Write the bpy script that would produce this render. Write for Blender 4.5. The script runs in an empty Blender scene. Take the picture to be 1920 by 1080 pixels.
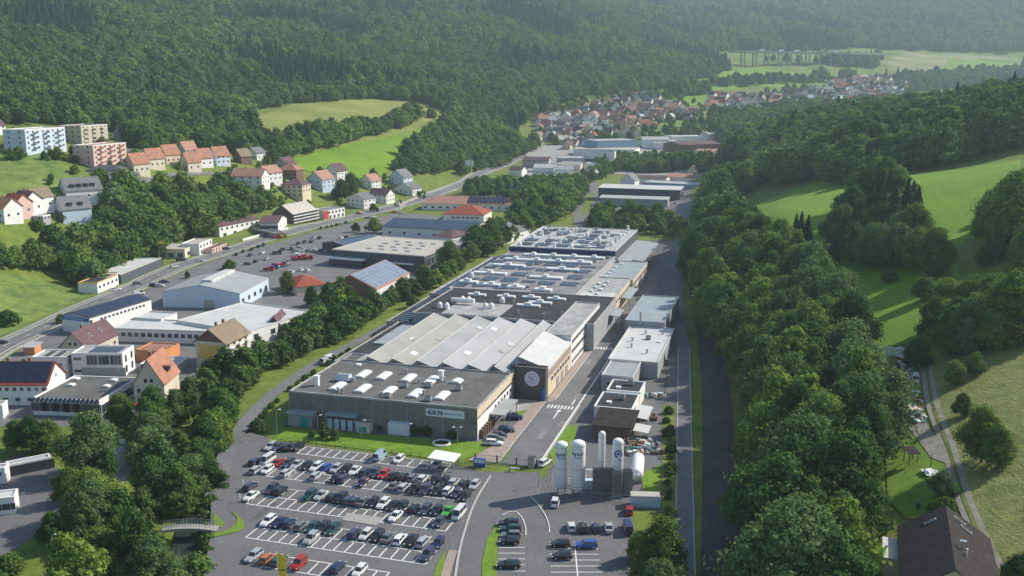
import bpy, bmesh, math, random
import numpy as np
from mathutils import Vector, Matrix, Euler
R = math.radians
sc = bpy.context.scene
random.seed(7)
rnd = random.Random(11)
# ------------------------------------------------------------------ camera
F, PITCH, CH = 1850.0, R(11.9), 93.0
cam = bpy.data.cameras.new('camera'); camo = bpy.data.objects.new('camera', cam)
sc.collection.objects.link(camo); sc.camera = camo
camo.location = (0, 0, CH); camo.rotation_euler = (R(90) - PITCH, 0, 0)
cam.sensor_width = 36; cam.lens = 36 * F / 1920; cam.clip_start = 1; cam.clip_end = 12000
# ------------------------------------------------------------------ light
SUN_EL, SUN_AZ = R(36), R(67)          # azimuth measured from +Y towards +X
w = bpy.data.worlds.new('World'); sc.world = w; w.use_nodes = True
nt = w.node_tree; nt.nodes.clear()
sky = nt.nodes.new('ShaderNodeTexSky'); sky.sky_type = 'NISHITA'; sky.sun_disc = False
sky.sun_elevation = SUN_EL; sky.sun_rotation = SUN_AZ; sky.altitude = 300
bg = nt.nodes.new('ShaderNodeBackground'); bg.inputs[1].default_value = 0.125
wo = nt.nodes.new('ShaderNodeOutputWorld')
nt.links.new(sky.outputs[0], bg.inputs[0]); nt.links.new(bg.outputs[0], wo.inputs[0])
sl = bpy.data.lights.new('sun', 'SUN'); sl.energy = 4.7; sl.angle = R(0.5); sl.color = (1, .94, .82)
so = bpy.data.objects.new('sun', sl); sc.collection.objects.link(so)
sd = Vector((math.sin(SUN_AZ) * math.cos(SUN_EL), math.cos(SUN_AZ) * math.cos(SUN_EL), math.sin(SUN_EL)))
so.rotation_euler = sd.to_track_quat('Z', 'Y').to_euler(); so.location = (200, 100, 400)
sc.view_settings.view_transform = 'Standard'; sc.view_settings.look = 'None'
sc.view_settings.exposure = 0.36; sc.view_settings.gamma = 1
HAZE = 0.000108
# ------------------------------------------------------------------ materials
MT = {}
def mat(name, col, rough=.8, var=.15, scale=.5, bump=0, metal=0, col2=None, kind='noise', bscale=None, spec=.3, contrast=(.35, .65)):
    if name in MT: return MT[name]
    m = bpy.data.materials.new(name); m.use_nodes = True; t = m.node_tree; N = t.nodes; L = t.links
    p = N['Principled BSDF']; p.inputs['Roughness'].default_value = rough; p.inputs['Metallic'].default_value = metal
    p.inputs['Specular IOR Level'].default_value = spec
    tc = N.new('ShaderNodeTexCoord'); n = N.new('ShaderNodeTexNoise'); n.inputs['Scale'].default_value = scale
    n.inputs['Detail'].default_value = 6; n.inputs['Roughness'].default_value = .65
    geo = N.new('ShaderNodeNewGeometry'); L.new(geo.outputs['Position'], n.inputs['Vector'])
    r = N.new('ShaderNodeValToRGB'); L.new(n.outputs['Fac'], r.inputs[0])
    c2 = col2 or tuple(min(1, c * (1 + var)) for c in col); c1 = col if col2 else tuple(c * (1 - var) for c in col)
    r.color_ramp.elements[0].position = contrast[0]; r.color_ramp.elements[1].position = contrast[1]
    r.color_ramp.elements[0].color = (*c1, 1); r.color_ramp.elements[1].color = (*c2, 1)
    out = r.outputs[0]
    if kind in ('tile', 'sheet'):
        wv = N.new('ShaderNodeTexWave'); wv.wave_type = 'BANDS'; wv.bands_direction = 'Z' if kind == 'tile' else 'X'
        wv.inputs['Scale'].default_value = bscale or 1.2; wv.inputs['Distortion'].default_value = .3
        L.new(tc.outputs['Object'], wv.inputs['Vector'])
        mx = N.new('ShaderNodeMix'); mx.data_type = 'RGBA'; mx.blend_type = 'MULTIPLY'; mx.inputs[0].default_value = .35
        L.new(r.outputs[0], mx.inputs[6]); L.new(wv.outputs['Color'], mx.inputs[7]); out = mx.outputs[2]
    if kind in ('road', 'mow', 'stain'):
        a = N.new('ShaderNodeTexNoise'); a.inputs['Scale'].default_value = {'road': 2.2, 'mow': .9, 'stain': 1.1}[kind]; a.inputs['Detail'].default_value = 8; a.inputs['Roughness'].default_value = .75
        mp = N.new('ShaderNodeMapping'); mp.inputs['Rotation'].default_value = (0, 0, .27); mp.inputs['Scale'].default_value = {'road': (1, .18, 1), 'mow': (1.6, .12, 1), 'stain': (.5, .5, 1)}[kind]
        L.new(geo.outputs['Position'], mp.inputs[0]); L.new(mp.outputs[0], a.inputs['Vector'])
        rr = N.new('ShaderNodeMapRange'); rr.inputs[1].default_value = .3; rr.inputs[2].default_value = .7; rr.inputs[3].default_value = {'road': .80, 'mow': .66, 'stain': .72 if max(col) < .3 else .9}[kind]; rr.inputs[4].default_value = 1.16 if max(col) < .3 else 1.05
        L.new(a.outputs['Fac'], rr.inputs[0]); vm = N.new('ShaderNodeVectorMath'); vm.operation = 'SCALE'; L.new(out, vm.inputs[0]); L.new(rr.outputs[0], vm.inputs['Scale']); out = vm.outputs[0]
    L.new(out, p.inputs['Base Color'])
    if bump:
        b = N.new('ShaderNodeBump'); b.inputs['Strength'].default_value = bump; b.inputs['Distance'].default_value = .3
        n2 = N.new('ShaderNodeTexNoise'); n2.inputs['Scale'].default_value = scale * 6; n2.inputs['Detail'].default_value = 4
        L.new(geo.outputs['Position'], n2.inputs['Vector']); L.new(n2.outputs['Fac'], b.inputs['Height']); L.new(b.outputs[0], p.inputs['Normal'])
    MT[name] = m; return m
def foliage(name, c1, c2, trans=.22):
    m = bpy.data.materials.new(name); m.use_nodes = True; t = m.node_tree; N = t.nodes; L = t.links
    N.clear(); o = N.new('ShaderNodeOutputMaterial'); mix = N.new('ShaderNodeMixShader'); mix.inputs[0].default_value = trans
    d = N.new('ShaderNodeBsdfDiffuse'); tr = N.new('ShaderNodeBsdfTranslucent')
    oi = N.new('ShaderNodeObjectInfo'); n = N.new('ShaderNodeTexNoise'); n.inputs['Scale'].default_value = .45; n.inputs['Detail'].default_value = 3
    g = N.new('ShaderNodeNewGeometry'); L.new(g.outputs['Position'], n.inputs['Vector'])
    a = N.new('ShaderNodeMath'); a.operation = 'MULTIPLY_ADD'; a.inputs[1].default_value = .6
    a2 = N.new('ShaderNodeMath'); a2.operation = 'MULTIPLY'; a2.inputs[1].default_value = .45
    L.new(n.outputs['Fac'], a2.inputs[0]); L.new(oi.outputs['Random'], a.inputs[0]); L.new(a2.outputs[0], a.inputs[2])
    r = N.new('ShaderNodeValToRGB'); r.color_ramp.elements[0].color = (*c1, 1); r.color_ramp.elements[1].color = (*c2, 1)
    r.color_ramp.elements[0].position = .1; r.color_ramp.elements[1].position = .95
    L.new(a.outputs[0], r.inputs[0]); L.new(r.outputs[0], d.inputs[0]); L.new(r.outputs[0], tr.inputs[0])
    L.new(d.outputs[0], mix.inputs[1]); L.new(tr.outputs[0], mix.inputs[2]); L.new(mix.outputs[0], o.inputs[0])
    MT[name] = m; return m
foliage('leaf', (.055, .11, .03), (.19, .28, .075), .32); foliage('needle', (.024, .055, .028), (.075, .135, .058), .15)
foliage('leaf_dark', (.04, .085, .028), (.125, .21, .06), .28); foliage('leaf_warm', (.075, .135, .028), (.22, .31, .075), .32); foliage('leaf_grey', (.07, .12, .045), (.19, .27, .10), .3)
foliage('bright_leaf', (.12, .20, .03), (.27, .36, .08), .32); foliage('purple_leaf', (.06, .015, .02), (.1, .03, .03))
mat('grass', (.10, .15, .018), .95, scale=.12, col2=(.18, .225, .035), bump=.5, kind='stain')
mat('lawn', (.15, .25, .02), .95, .15, .2, bump=.3, kind='stain')
mat('green_meadow', (.125, .235, .006), .95, scale=.03, col2=(.175, .295, .012), bump=.3, kind='mow')
mat('dry_meadow', (.20, .24, .05), .95, scale=.02, col2=(.29, .30, .075), bump=.3, kind='mow')
mat('rough_meadow', (.09, .15, .03), .95, scale=.12, col2=(.21, .27, .06), bump=.6, kind='mow')
mat('pale_meadow', (.15, .185, .04), .95, scale=.25, col2=(.26, .28, .085), bump=.9, kind='mow'); mat('crop_field', (.17, .21, .09), .95, scale=.01, col2=(.32, .29, .15), kind='mow')
mat('forest_floor', (.03, .05, .015), .95, .3, .3, bump=.4)
mat('asphalt', (.125, .123, .126), .85, scale=.06, col2=(.165, .162, .165), contrast=(.3, .7), kind='road')
mat('road_asphalt', (.14, .138, .141), .85, scale=.1, col2=(.185, .182, .184), kind='road')
mat('concrete', (.33, .32, .30), .85, .12, .3); mat('pinkish_paving', (.34, .27, .23), .85, .12, .5)
mat('gravel', (.30, .27, .23), .95, .25, .4); mat('kerb', (.42, .41, .39), .85, .1, 1)
mat('paint', (.72, .72, .70), .7, .08, 1); mat('water', (.03, .04, .035), .15, .2, .2, bump=.15)
mat('dark_asphalt', (.075, .066, .062), 1, spec=0, var=.25, scale=.12, kind='road') if 0 else mat('dark_asphalt', (.07, .063, .062), .97, .25, .12, kind='road')
mat('white_wall', (.74, .73, .70), .8, .05, .3); mat('cream_wall', (.62, .56, .44), .8, .06, .3)
mat('beige_wall', (.5, .44, .35), .8, .06, .3); mat('grey_wall', (.33, .34, .35), .8, .08, .3)
mat('facade', (.205, .19, .165), .8, .10, .25, kind='stain'); mat('sand_wall', (.60, .50, .36), .8, .05, .3)
mat('dark_wall', (.075, .085, .10), .7, .1, .3); mat('blue_wall', (.30, .40, .52), .7, .06, .3)
mat('pale_blue_wall', (.52, .60, .70), .7, .05, .3); mat('pink_wall', (.62, .44, .38), .8, .08, .3)
mat('orange_wall', (.62, .25, .10), .8, .06, .3); mat('brown_wall', (.16, .10, .07), .8, .12, .4)
mat('brick_wall', (.28, .12, .08), .85, .15, 2); mat('red_panel', (.5, .05, .04), .5, .06, .5)
mat('yellow_panel', (.62, .42, .12), .7, .06, .5); mat('teal', (.05, .3, .28), .6, .1, 1)
mat('orange_tile', (.43, .205, .135), .85, .18, .4, kind='tile', bscale=1.0); mat('red_tile', (.36, .09, .05), .85, .15, .4, kind='tile')
mat('brown_tile', (.15, .085, .095), .85, .2, .4, kind='tile'); mat('salmon_tile', (.46, .25, .19), .85, .2, .5, kind='tile')
mat('slate', (.10, .105, .12), .7, .15, .4, kind='tile'); mat('tan_tile', (.27, .21, .14), .85, .15, .4, kind='tile')
mat('grey_tile', (.20, .205, .215), .75, .15, .4, kind='tile'); mat('charcoal_tile', (.058, .051, .05), .95, .2, .6, spec=.05, kind='sheet', bscale=.9)
mat('bitumen', (.10, .098, .09), .9, scale=.12, col2=(.17, .166, .155), contrast=(.3, .72), kind='stain'); mat('black_roof', (.04, .042, .048), .9, .25, .2, kind='stain')
mat('pale_roof', (.36, .36, .355), .7, scale=.18, col2=(.46, .46, .455), contrast=(.3, .7), kind='stain'); mat('white_roof', (.56, .56, .54), .6, .09, .15, kind='stain')
mat('tooth_beige', (.30, .29, .265), .7, scale=.1, col2=(.38, .37, .34)); mat('tooth_grey', (.30, .302, .305), .65, scale=.08, col2=(.37, .372, .375)); mat('tooth_pale', (.36, .362, .365), .65, scale=.08, col2=(.43, .43, .435)); mat('cream_roof', (.46, .43, .38), .7, .07, .12, kind='stain'); mat('metal_roof', (.40, .42, .43), .45, .08, .15, kind='sheet', bscale=.8)
mat('stained_roof', (.28, .28, .28), .85, scale=.25, col2=(.46, .45, .43), kind='stain'); mat('blue_roof', (.31, .345, .36), .5, .1, .2)
mat('light_dome', (.80, .80, .78), .35, .04, .5); mat('white_paint', (.8, .8, .79), .4, .03, .5)
mat('grey_metal', (.35, .36, .37), .45, .1, .5, metal=.3); mat('dark_metal', (.05, .05, .055), .5, .1, 1)
mat('frame', (.6, .6, .6), .5, .05, 1); mat('glass', (.03, .04, .055), .08, .1, .3, spec=.8)
mat('solar_sky', (.20, .24, .31), .25, .12, .3, spec=.6); mat('solar', (.018, .026, .055), .15, .2, .4, spec=.8); mat('solar_blue', (.05, .075, .13), .25, .2, .4, spec=.8)
mat('bark', (.12, .09, .095), .9, .3, 2); mat('wood', (.25, .15, .08), .8, .2, 1)
mat('tyre', (.02, .02, .02), .85, .1, 1); mat('rim', (.45, .46, .48), .35, .05, 1, metal=.8)
mat('headlight', (.75, .78, .8), .15, .05, 1); mat('taillight', (.4, .02, .02), .2, .05, 1)
mat('navy', (.02, .035, .12), .5, .05, 1); mat('sign_white', (.66, .70, .74), .5, .02, 1); mat('red_paint', (.5, .03, .03), .4, .05, 1)
mat('blue_paint', (.04, .12, .4), .4, .05, 1); mat('yellow_paint', (.75, .5, .04), .5, .05, 1); mat('tarp', (.65, .66, .68), .6, .15, 1)
mat('rear_roof', (.17, .165, .17), .85, scale=.15, col2=(.34, .33, .33), kind='stain'); mat('tower_wall', (.105, .098, .092), .8, .12, .3); mat('ghost_disc', (.62, .60, .74), .6, .12, 1.5)
def paintmat():
    m = bpy.data.materials.new('car_paint'); m.use_nodes = True; N = m.node_tree.nodes; p = N['Principled BSDF']
    oi = N.new('ShaderNodeObjectInfo'); m.node_tree.links.new(oi.outputs['Color'], p.inputs['Base Color'])
    p.inputs['Roughness'].default_value = .28; p.inputs['Coat Weight'].default_value = .5; p.inputs['Metallic'].default_value = .15
    MT['car_paint'] = m
paintmat()
# ------------------------------------------------------------------ terrain heights
PR = {0: [(-3000, 300), (-600, 60), (-170, 5), (-130, 0), (45, 0), (60, 5), (100, 20), (300, 60), (3000, 300)],
200: [(-3000, 300), (-600, 70), (-220, 6), (-180, 0), (52, 0), (66, 4), (78, 9), (96, 16), (130, 28), (300, 70), (3000, 300)],
150: [(-3000, 300), (-600, 64), (-190, 6), (-150, 0), (45, 0), (56, 4), (66, 9), (80, 11), (100, 18), (300, 66), (3000, 300)],
250: [(-3000, 300), (-600, 75), (-230, 8), (-195, 0), (62, 0), (85, 5), (110, 17), (134, 26), (200, 50), (400, 90), (3000, 300)],
340: [(-3000, 300), (-600, 80), (-270, 18), (-215, 4), (-197, 0), (70, 0), (95, 6), (128, 17.5), (170, 31), (230, 48), (500, 100), (3000, 320)],
400: [(-3000, 300), (-600, 90), (-260, 28), (-222, 9), (-205, 0), (75, 0), (100, 10), (127, 20), (190, 33), (260, 50), (500, 100), (3000, 320)],
470: [(-3000, 300), (-600, 100), (-300, 42), (-245, 28), (-230, 12), (-216, 0), (90, 0), (105, 15), (125, 30), (180, 37), (230, 48), (320, 65), (500, 100), (3000, 320)],
540: [(-3000, 320), (-600, 110), (-300, 50), (-250, 41), (-230, 31), (-216, 8), (-209, 0), (100, 0), (125, 20), (170, 35), (250, 46), (350, 75), (500, 105), (3000, 320)],
600: [(-3000, 350), (-600, 108), (-424, 72), (-288, 54), (-245, 46), (-226, 39), (-205, 14), (-196, 0), (110, 0), (140, 14), (250, 52), (350, 75), (500, 100), (3000, 300)],
690: [(-3000, 380), (-600, 110), (-357, 58), (-240, 45), (-200, 38), (-178, 27), (-158, 16), (-146, 0), (120, 0), (150, 14), (260, 58), (350, 78), (500, 92), (3000, 300)],
790: [(-3000, 420), (-700, 130), (-424, 75), (-300, 48), (-185, 31), (-159, 25), (-110, 5), (-96, 0), (140, 0), (180, 19), (240, 45), (300, 62), (400, 78), (600, 92), (3000, 280)],
920: [(-3000, 450), (-700, 140), (-400, 75), (-300, 55), (-132, 32.6), (-80, 12), (-60, 0), (165, 0), (225, 34), (320, 56), (450, 64), (700, 70), (3000, 260)],
1080: [(-3000, 460), (-900, 190), (-583, 118), (-291, 59), (-85, 45), (-45, 15), (-25, 2), (200, 2), (300, 24), (450, 42), (700, 48), (1500, 80), (3000, 250)],
1250: [(-3000, 470), (-900, 200), (-583, 140), (-300, 92), (-199, 75), (-90, 60), (-20, 35), (28, 25), (60, 23), (200, 20), (400, 20), (700, 30), (1500, 90), (3000, 250)],
1500: [(-3000, 490), (-1500, 330), (-795, 207), (-380, 132), (-100, 85), (33, 60), (200, 50), (500, 38), (800, 42), (1500, 110), (3000, 260)],
1900: [(-3000, 520), (-1500, 380), (-500, 225), (42, 142), (302, 83), (500, 72), (900, 56), (1400, 90), (2000, 180), (3000, 280)],
2300: [(-3000, 550), (-1500, 420), (-560, 280), (60, 238), (380, 160), (480, 118), (650, 108), (900, 85), (1200, 85), (1600, 110), (2500, 230), (3000, 280)],
2700: [(-3000, 600), (-1500, 480), (-500, 330), (60, 310), (500, 200), (800, 175), (1130, 148), (1400, 146), (1800, 200), (3000, 400)],
3100: [(-3000, 650), (-500, 390), (60, 370), (500, 280), (800, 255), (1300, 240), (1800, 270), (3000, 430)],
3700: [(-3000, 700), (60, 450), (800, 390), (1400, 390), (2000, 420), (3000, 500)], 4700: [(-3000, 700), (3000, 560)]}
GX = np.arange(-2400, 2801, 10.0); GY = np.arange(-60, 4601, 10.0)
st = sorted(PR); S = np.array([np.interp(GX, *zip(*PR[y])) for y in st])
HT = np.array([[0.0]]) ; HT = np.empty((len(GY), len(GX)))
for i in range(len(GX)): HT[:, i] = np.interp(GY, st, S[:, i])
flat = HT <= 0.0
rs = np.random.RandomState(3)
nz = rs.rand(*HT.shape)
for _ in range(8): nz = (nz + np.roll(nz, 1, 0) + np.roll(nz, -1, 0) + np.roll(nz, 1, 1) + np.roll(nz, -1, 1)) / 5
nz = (nz - nz.mean()) / nz.std()
for _ in range(4):
    q = (HT + np.roll(HT, 1, 0) + np.roll(HT, -1, 0) + np.roll(HT, 1, 1) + np.roll(HT, -1, 1)) / 5
    HT[1:-1, 1:-1] = q[1:-1, 1:-1]
HT += nz * np.clip((HT - 20) / 100, 0, 1) * 2.2
HT[flat & (HT < .6)] = 0
def hz(x, y):
    u = np.clip((np.asarray(x) + 2400) / 10, 0, len(GX) - 1.001); v = np.clip((np.asarray(y) + 60) / 10, 0, len(GY) - 1.001)
    i = u.astype(int); j = v.astype(int); a = u - i; b = v - j
    return (HT[j, i] * (1 - a) * (1 - b) + HT[j, i + 1] * a * (1 - b) + HT[j + 1, i] * (1 - a) * b + HT[j + 1, i + 1] * a * b)
h1 = lambda x, y: float(hz(np.array([x]), np.array([y]))[0])
sp, cp = math.sin(PITCH), math.cos(PITCH)
YS = np.concatenate([np.arange(100, 1500, .5), np.arange(1500, 4500, 2.0)])
def ray(px, py):
    u = (px - 960) / F; v = (py - 540) / F; d1 = cp - v * sp
    return u / d1, -(sp + v * cp) / d1
def G(px, py, z=None):
    """the place on the ground (or at height z) that the survey photo shows at px, py"""
    a, b = ray(px, py)
    if z is not None:
        t = (z - CH) / b; return Vector((a * t, t, z))
    zz = CH + b * YS - hz(a * YS, YS); k = np.argmax(zz < 0)
    if zz[k] >= 0: k = len(YS) - 1
    if k > 0:
        f = zz[k - 1] / (zz[k - 1] - zz[k] + 1e-9); y = YS[k - 1] + f * (YS[k] - YS[k - 1])
    else: y = YS[0]
    return Vector((a * y, y, h1(a * y, y)))
def GY_(px, Y):
    a, _ = ray(px, 300); return a * Y
O = G(895, 826, 0); TH = R(15.7)
def W(a, b, z=0):  # factory frame: a along the works, b across (to the right)
    return Vector((O.x + a * math.sin(TH) + b * math.cos(TH), O.y + a * math.cos(TH) - b * math.sin(TH), z))
# ------------------------------------------------------------------ building helpers
col = sc.collection
def tag(o, label=None, cat=None, group=None, kind=None):
    if label: o['label'] = label
    if cat: o['category'] = cat
    if group: o['group'] = group
    if kind: o['kind'] = kind
    return o
def empty(name, loc, rz=0):
    o = bpy.data.objects.new(name, None); col.objects.link(o); o.location = loc; o.rotation_euler = (0, 0, rz); return o
class MB:
    def __init__(s): s.v = []; s.f = []; s.m = []; s.mats = []
    def mi(s, m):
        m = MT[m] if isinstance(m, str) else m
        if m not in s.mats: s.mats.append(m)
        return s.mats.index(m)
    def add(s, vs, fs, m):
        o = len(s.v); s.v += [tuple(v) for v in vs]; k = s.mi(m)
        for f in fs: s.f.append(tuple(i + o for i in f)); s.m.append(k)
        return s
    def box(s, x0, x1, y0, y1, z0, z1, m):
        v = [(x, y, z) for z in (z0, z1) for y in (y0, y1) for x in (x0, x1)]
        return s.add(v, [(0, 2, 3, 1), (4, 5, 7, 6), (0, 1, 5, 4), (2, 6, 7, 3), (0, 4, 6, 2), (1, 3, 7, 5)], m)
    def quadslab(s, p, n, th, m):   # p: four points, extruded by n*th
        n = Vector(n); q = [Vector(a) + n * th for a in p]
        return s.add(list(p) + q, [(3, 2, 1, 0), (4, 5, 6, 7), (0, 1, 5, 4), (1, 2, 6, 5), (2, 3, 7, 6), (3, 0, 4, 7)], m)
    def cyl(s, x, y, z0, z1, r, m, n=12, r2=None, cap=True):
        r2 = r if r2 is None else r2
        v = [(x + r * math.cos(6.2832 * i / n), y + r * math.sin(6.2832 * i / n), z0) for i in range(n)] + \
            [(x + r2 * math.cos(6.2832 * i / n), y + r2 * math.sin(6.2832 * i / n), z1) for i in range(n)]
        f = [(i, (i + 1) % n, n + (i + 1) % n, n + i) for i in range(n)]
        if cap: f += [tuple(range(n, 2 * n)), tuple(range(n - 1, -1, -1))]
        return s.add(v, f, m)
    def tube(s, p, q, r, m, n=6, r2=None):
        p = Vector(p); q = Vector(q); r2 = r if r2 is None else r2; d = (q - p).normalized()
        a = d.orthogonal().normalized(); b = d.cross(a)
        v = [p + (a * math.cos(6.2832 * i / n) + b * math.sin(6.2832 * i / n)) * r for i in range(n)] + \
            [q + (a * math.cos(6.2832 * i / n) + b * math.sin(6.2832 * i / n)) * r2 for i in range(n)]
        return s.add(v, [(i, (i + 1) % n, n + (i + 1) % n, n + i) for i in range(n)] + [tuple(range(n, 2 * n)), tuple(range(n - 1, -1, -1))], m)
    def mesh(s, name, smooth=False):
        me = bpy.data.meshes.new(name); me.from_pydata(s.v, [], s.f)
        for m in s.mats: me.materials.append(m)
        me.polygons.foreach_set('material_index', s.m)
        if smooth: me.polygons.foreach_set('use_smooth', [True] * len(s.f))
        me.update(); return me
    def build(s, name, parent=None, smooth=False):
        o = bpy.data.objects.new(name, s.mesh(name, smooth)); col.objects.link(o)
        if parent: o.parent = parent
        return o
def inst(name, me, parent, loc=(0, 0, 0), rot=(0, 0, 0), sc_=None):
    o = bpy.data.objects.new(name, me); col.objects.link(o); o.parent = parent; o.location = loc; o.rotation_euler = rot
    if sc_: o.scale = sc_
    return o
def copy_tree(o, parent=None):
    c = o.copy(); col.objects.link(c); c.parent = parent
    for ch in o.children: copy_tree(ch, c)
    return c
_o = ['zeroth', 'first', 'second', 'third', 'fourth', 'fifth', 'sixth', 'seventh', 'eighth', 'ninth', 'tenth', 'eleventh', 'twelfth', 'thirteenth', 'fourteenth', 'fifteenth', 'sixteenth', 'seventeenth', 'eighteenth', 'nineteenth', 'twentieth']
def nth(i):
    if i < len(_o): return _o[i]
    return f"{i}{'th' if 10 < i % 100 < 14 else {1: 'st', 2: 'nd', 3: 'rd'}.get(i % 10, 'th')}"
# ------------------------------------------------------------------ ground
def terrain():
    ny, nx = HT.shape; X, Y = np.meshgrid(GX, GY)
    co = np.stack([X, Y, HT], -1).reshape(-1, 3)
    idx = np.arange(nx * ny).reshape(ny, nx)
    f = np.stack([idx[:-1, :-1], idx[:-1, 1:], idx[1:, 1:], idx[1:, :-1]], -1).reshape(-1, 4)
    me = bpy.data.meshes.new('terrain'); me.vertices.add(len(co)); me.vertices.foreach_set('co', co.ravel())
    me.loops.add(f.size); me.loops.foreach_set('vertex_index', f.ravel()); me.polygons.add(len(f))
    me.polygons.foreach_set('loop_start', np.arange(0, f.size, 4)); me.polygons.foreach_set('use_smooth', np.ones(len(f), bool))
    me.materials.append(MT['grass']); me.update(calc_edges=True); me.validate()
    o = bpy.data.objects.new('ground', me); col.objects.link(o); tag(o, kind='structure')
RIV = [G(335, 1110, 0), G(350, 1040, 0), G(362, 985, 0), G(385, 900, 0), G(412, 820, 0), G(436, 750, 0), G(480, 712, 0), G(540, 668, 0)]
RIV = [(p.x, p.y) for p in RIV[:5]]; RIV[0] = (RIV[0][0], 150)
def segd(X, Y, P):
    D = np.full(np.broadcast(X, Y).shape, 1e9)
    for (x0, y0), (x1, y1) in zip(P, P[1:]):
        dx, dy = x1 - x0, y1 - y0; t = np.clip(((X - x0) * dx + (Y - y0) * dy) / (dx * dx + dy * dy), 0, 1)
        D = np.minimum(D, np.hypot(X - x0 - t * dx, Y - y0 - t * dy))
    return D
def carve():
    X, Y = np.meshgrid(GX, GY); D = segd(X, Y, RIV)
    HT[:] = HT - 3.2 * np.clip(1.6 - D / 8, 0, 1)
carve()
terrain()
CNT = [0]
def lay(k): return .04 * k + .0006 * CNT[0]
def surf(name, pts, m, layer=1, z=None, kind='structure'):
    """a sheet laid on the ground, cut at the terrain's grid lines so that it follows it"""
    bm = bmesh.new(); P = [Vector((p[0], p[1], 0)) for p in pts]
    bm.faces.new([bm.verts.new(p) for p in P]); bmesh.ops.recalc_face_normals(bm, faces=bm.faces[:])
    CNT[0] += 1
    if z is None:
        xs = [p.x for p in P]; ys = [p.y for p in P]
        x0, x1, y0, y1 = min(xs), max(xs), min(ys), max(ys)
        gx = np.arange(x0, x1, 5); gy = np.arange(y0, y1, 5)
        mx = hz(*np.meshgrid(gx, gy)).max() if len(gx) and len(gy) else 0
        if mx > .01:
            step = 10 if x1 - x0 < 900 else 20
            for a, lo, hi in ((0, x0, x1), (1, y0, y1)):
                for k in np.arange(math.ceil(lo / step) * step, hi, step):
                    n = (1, 0, 0) if a == 0 else (0, 1, 0); c = (k, 0, 0) if a == 0 else (0, k, 0)
                    bmesh.ops.bisect_plane(bm, geom=bm.verts[:] + bm.edges[:] + bm.faces[:], plane_co=c, plane_no=n, dist=1e-4)
            bmesh.ops.triangulate(bm, faces=bm.faces[:])
    for v in bm.verts: hh = z if z is not None else max(0, h1(v.co.x, v.co.y)); v.co.z = hh + lay(layer) + (0 if z is not None or hh < .01 else .12 + (.15 if v.co.y > 600 else 0))
    for f in bm.faces:
        if f.normal.z < 0: f.normal_flip()
    me = bpy.data.meshes.new(name); bm.to_mesh(me); bm.free(); me.materials.append(MT[m])
    o = bpy.data.objects.new(name, me); col.objects.link(o); return tag(o, kind=kind)
def PG(*pp): return [G(*p)[:2] for p in pp]
def dens(P, step=6, smooth=2):
    P = [Vector((p[0], p[1])) for p in P]
    for _ in range(smooth):
        Q = [P[0]]
        for a, b in zip(P, P[1:]): Q += [a * .75 + b * .25, a * .25 + b * .75]
        P = Q + [P[-1]]
    out = [P[0]]
    for a, b in zip(P, P[1:]):
        n = max(1, int((b - a).length / step)); out += [a.lerp(b, (i + 1) / n) for i in range(n)]
    return out
def strip(name, P, wd, m, layer=2, lat=0, dash=None, z=None, mb=None, smooth=2):
    P = dens(P, 6 if not dash else dash / 2, smooth); own = mb is None; mb = mb or MB(); n = len(P); pts = []
    for i, p in enumerate(P):
        t = (P[min(i + 1, n - 1)] - P[max(i - 1, 0)]).normalized(); nn = Vector((t.y, -t.x)); pts.append((p + nn * (lat - wd / 2), p + nn * (lat + wd / 2)))
    CNT[0] += 1
    def zz(q):
        hh = max(0, h1(q.x, q.y)) if z is None else z
        return hh + lay(layer) + (0 if hh < .01 else .14)
    for i in range(n - 1):
        if dash and (i // 1) % 3 != 0: continue
        a, b = pts[i]; c, d = pts[i + 1]
        mb.add([(q.x, q.y, zz(q)) for q in (a, b, d, c)], [(3, 2, 1, 0) if (b - a).cross(c - a) < 0 else (0, 1, 2, 3)], m)
    if own: return tag(mb.build(name), kind='structure')
# main flats
surf('yard', [W(-3, -55)[:2], W(-3, 22)[:2], W(-31, 24)[:2], W(-31, 60)[:2], W(20, 52)[:2], W(60, 46)[:2], W(115, 40)[:2], W(340, 20)[:2], W(345, 2)[:2], W(335, -62)[:2], W(120, -64)[:2], W(45, -62)[:2]], 'asphalt', 1)
surf('car_park', PG((380, 1130), (396, 1020), (398, 930), (412, 880), (440, 835), (470, 822), (545, 832), (700, 850), (850, 872), (905, 885), (1010, 885), (1036, 925), (1180, 945), (1192, 1000), (1195, 1130)), 'asphalt', 1)
surf('retail_yard', PG((-20, 700), (60, 640), (150, 600), (260, 552), (330, 515), (420, 482), (600, 432), (745, 400), (800, 402), (930, 425), (950, 445), (860, 470), (790, 520), (700, 560), (640, 590), (560, 600), (540, 640), (470, 670), (420, 700), (330, 725), (300, 790), (120, 800), (-20, 800)), 'road_asphalt', 1)
surf('courtyard', PG((-30, 1090), (-30, 880), (40, 850), (110, 880), (140, 930), (100, 985), (60, 1010), (10, 1040)), 'asphalt', 1)
surf('yard', [G(x, y, 0)[:2] for x, y in ((1110, 905), (1238, 890), (1242, 760), (1252, 640), (1180, 640))], 'asphalt', 1.1)
surf('farm_lane', PG((195, 900), (215, 840), (260, 830), (262, 860), (230, 910), (190, 960), (160, 980), (150, 950)), 'concrete', 1)
surf('industrial_yard', PG((1085, 420), (1110, 385), (1115, 350), (1290, 345), (1300, 400), (1270, 425)), 'road_asphalt', 1)
surf('far_yard', PG((985, 345), (990, 305), (1090, 296), (1125, 305), (1100, 335), (1060, 345)), 'concrete', 2)
surf('industrial_yard', [(GY_(x, Y), Y) for x, Y in ((960, 1180), (1010, 1090), (1090, 1000), (1330, 960), (1370, 1050), (1330, 1180), (1100, 1210))], 'concrete', 1)
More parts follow.
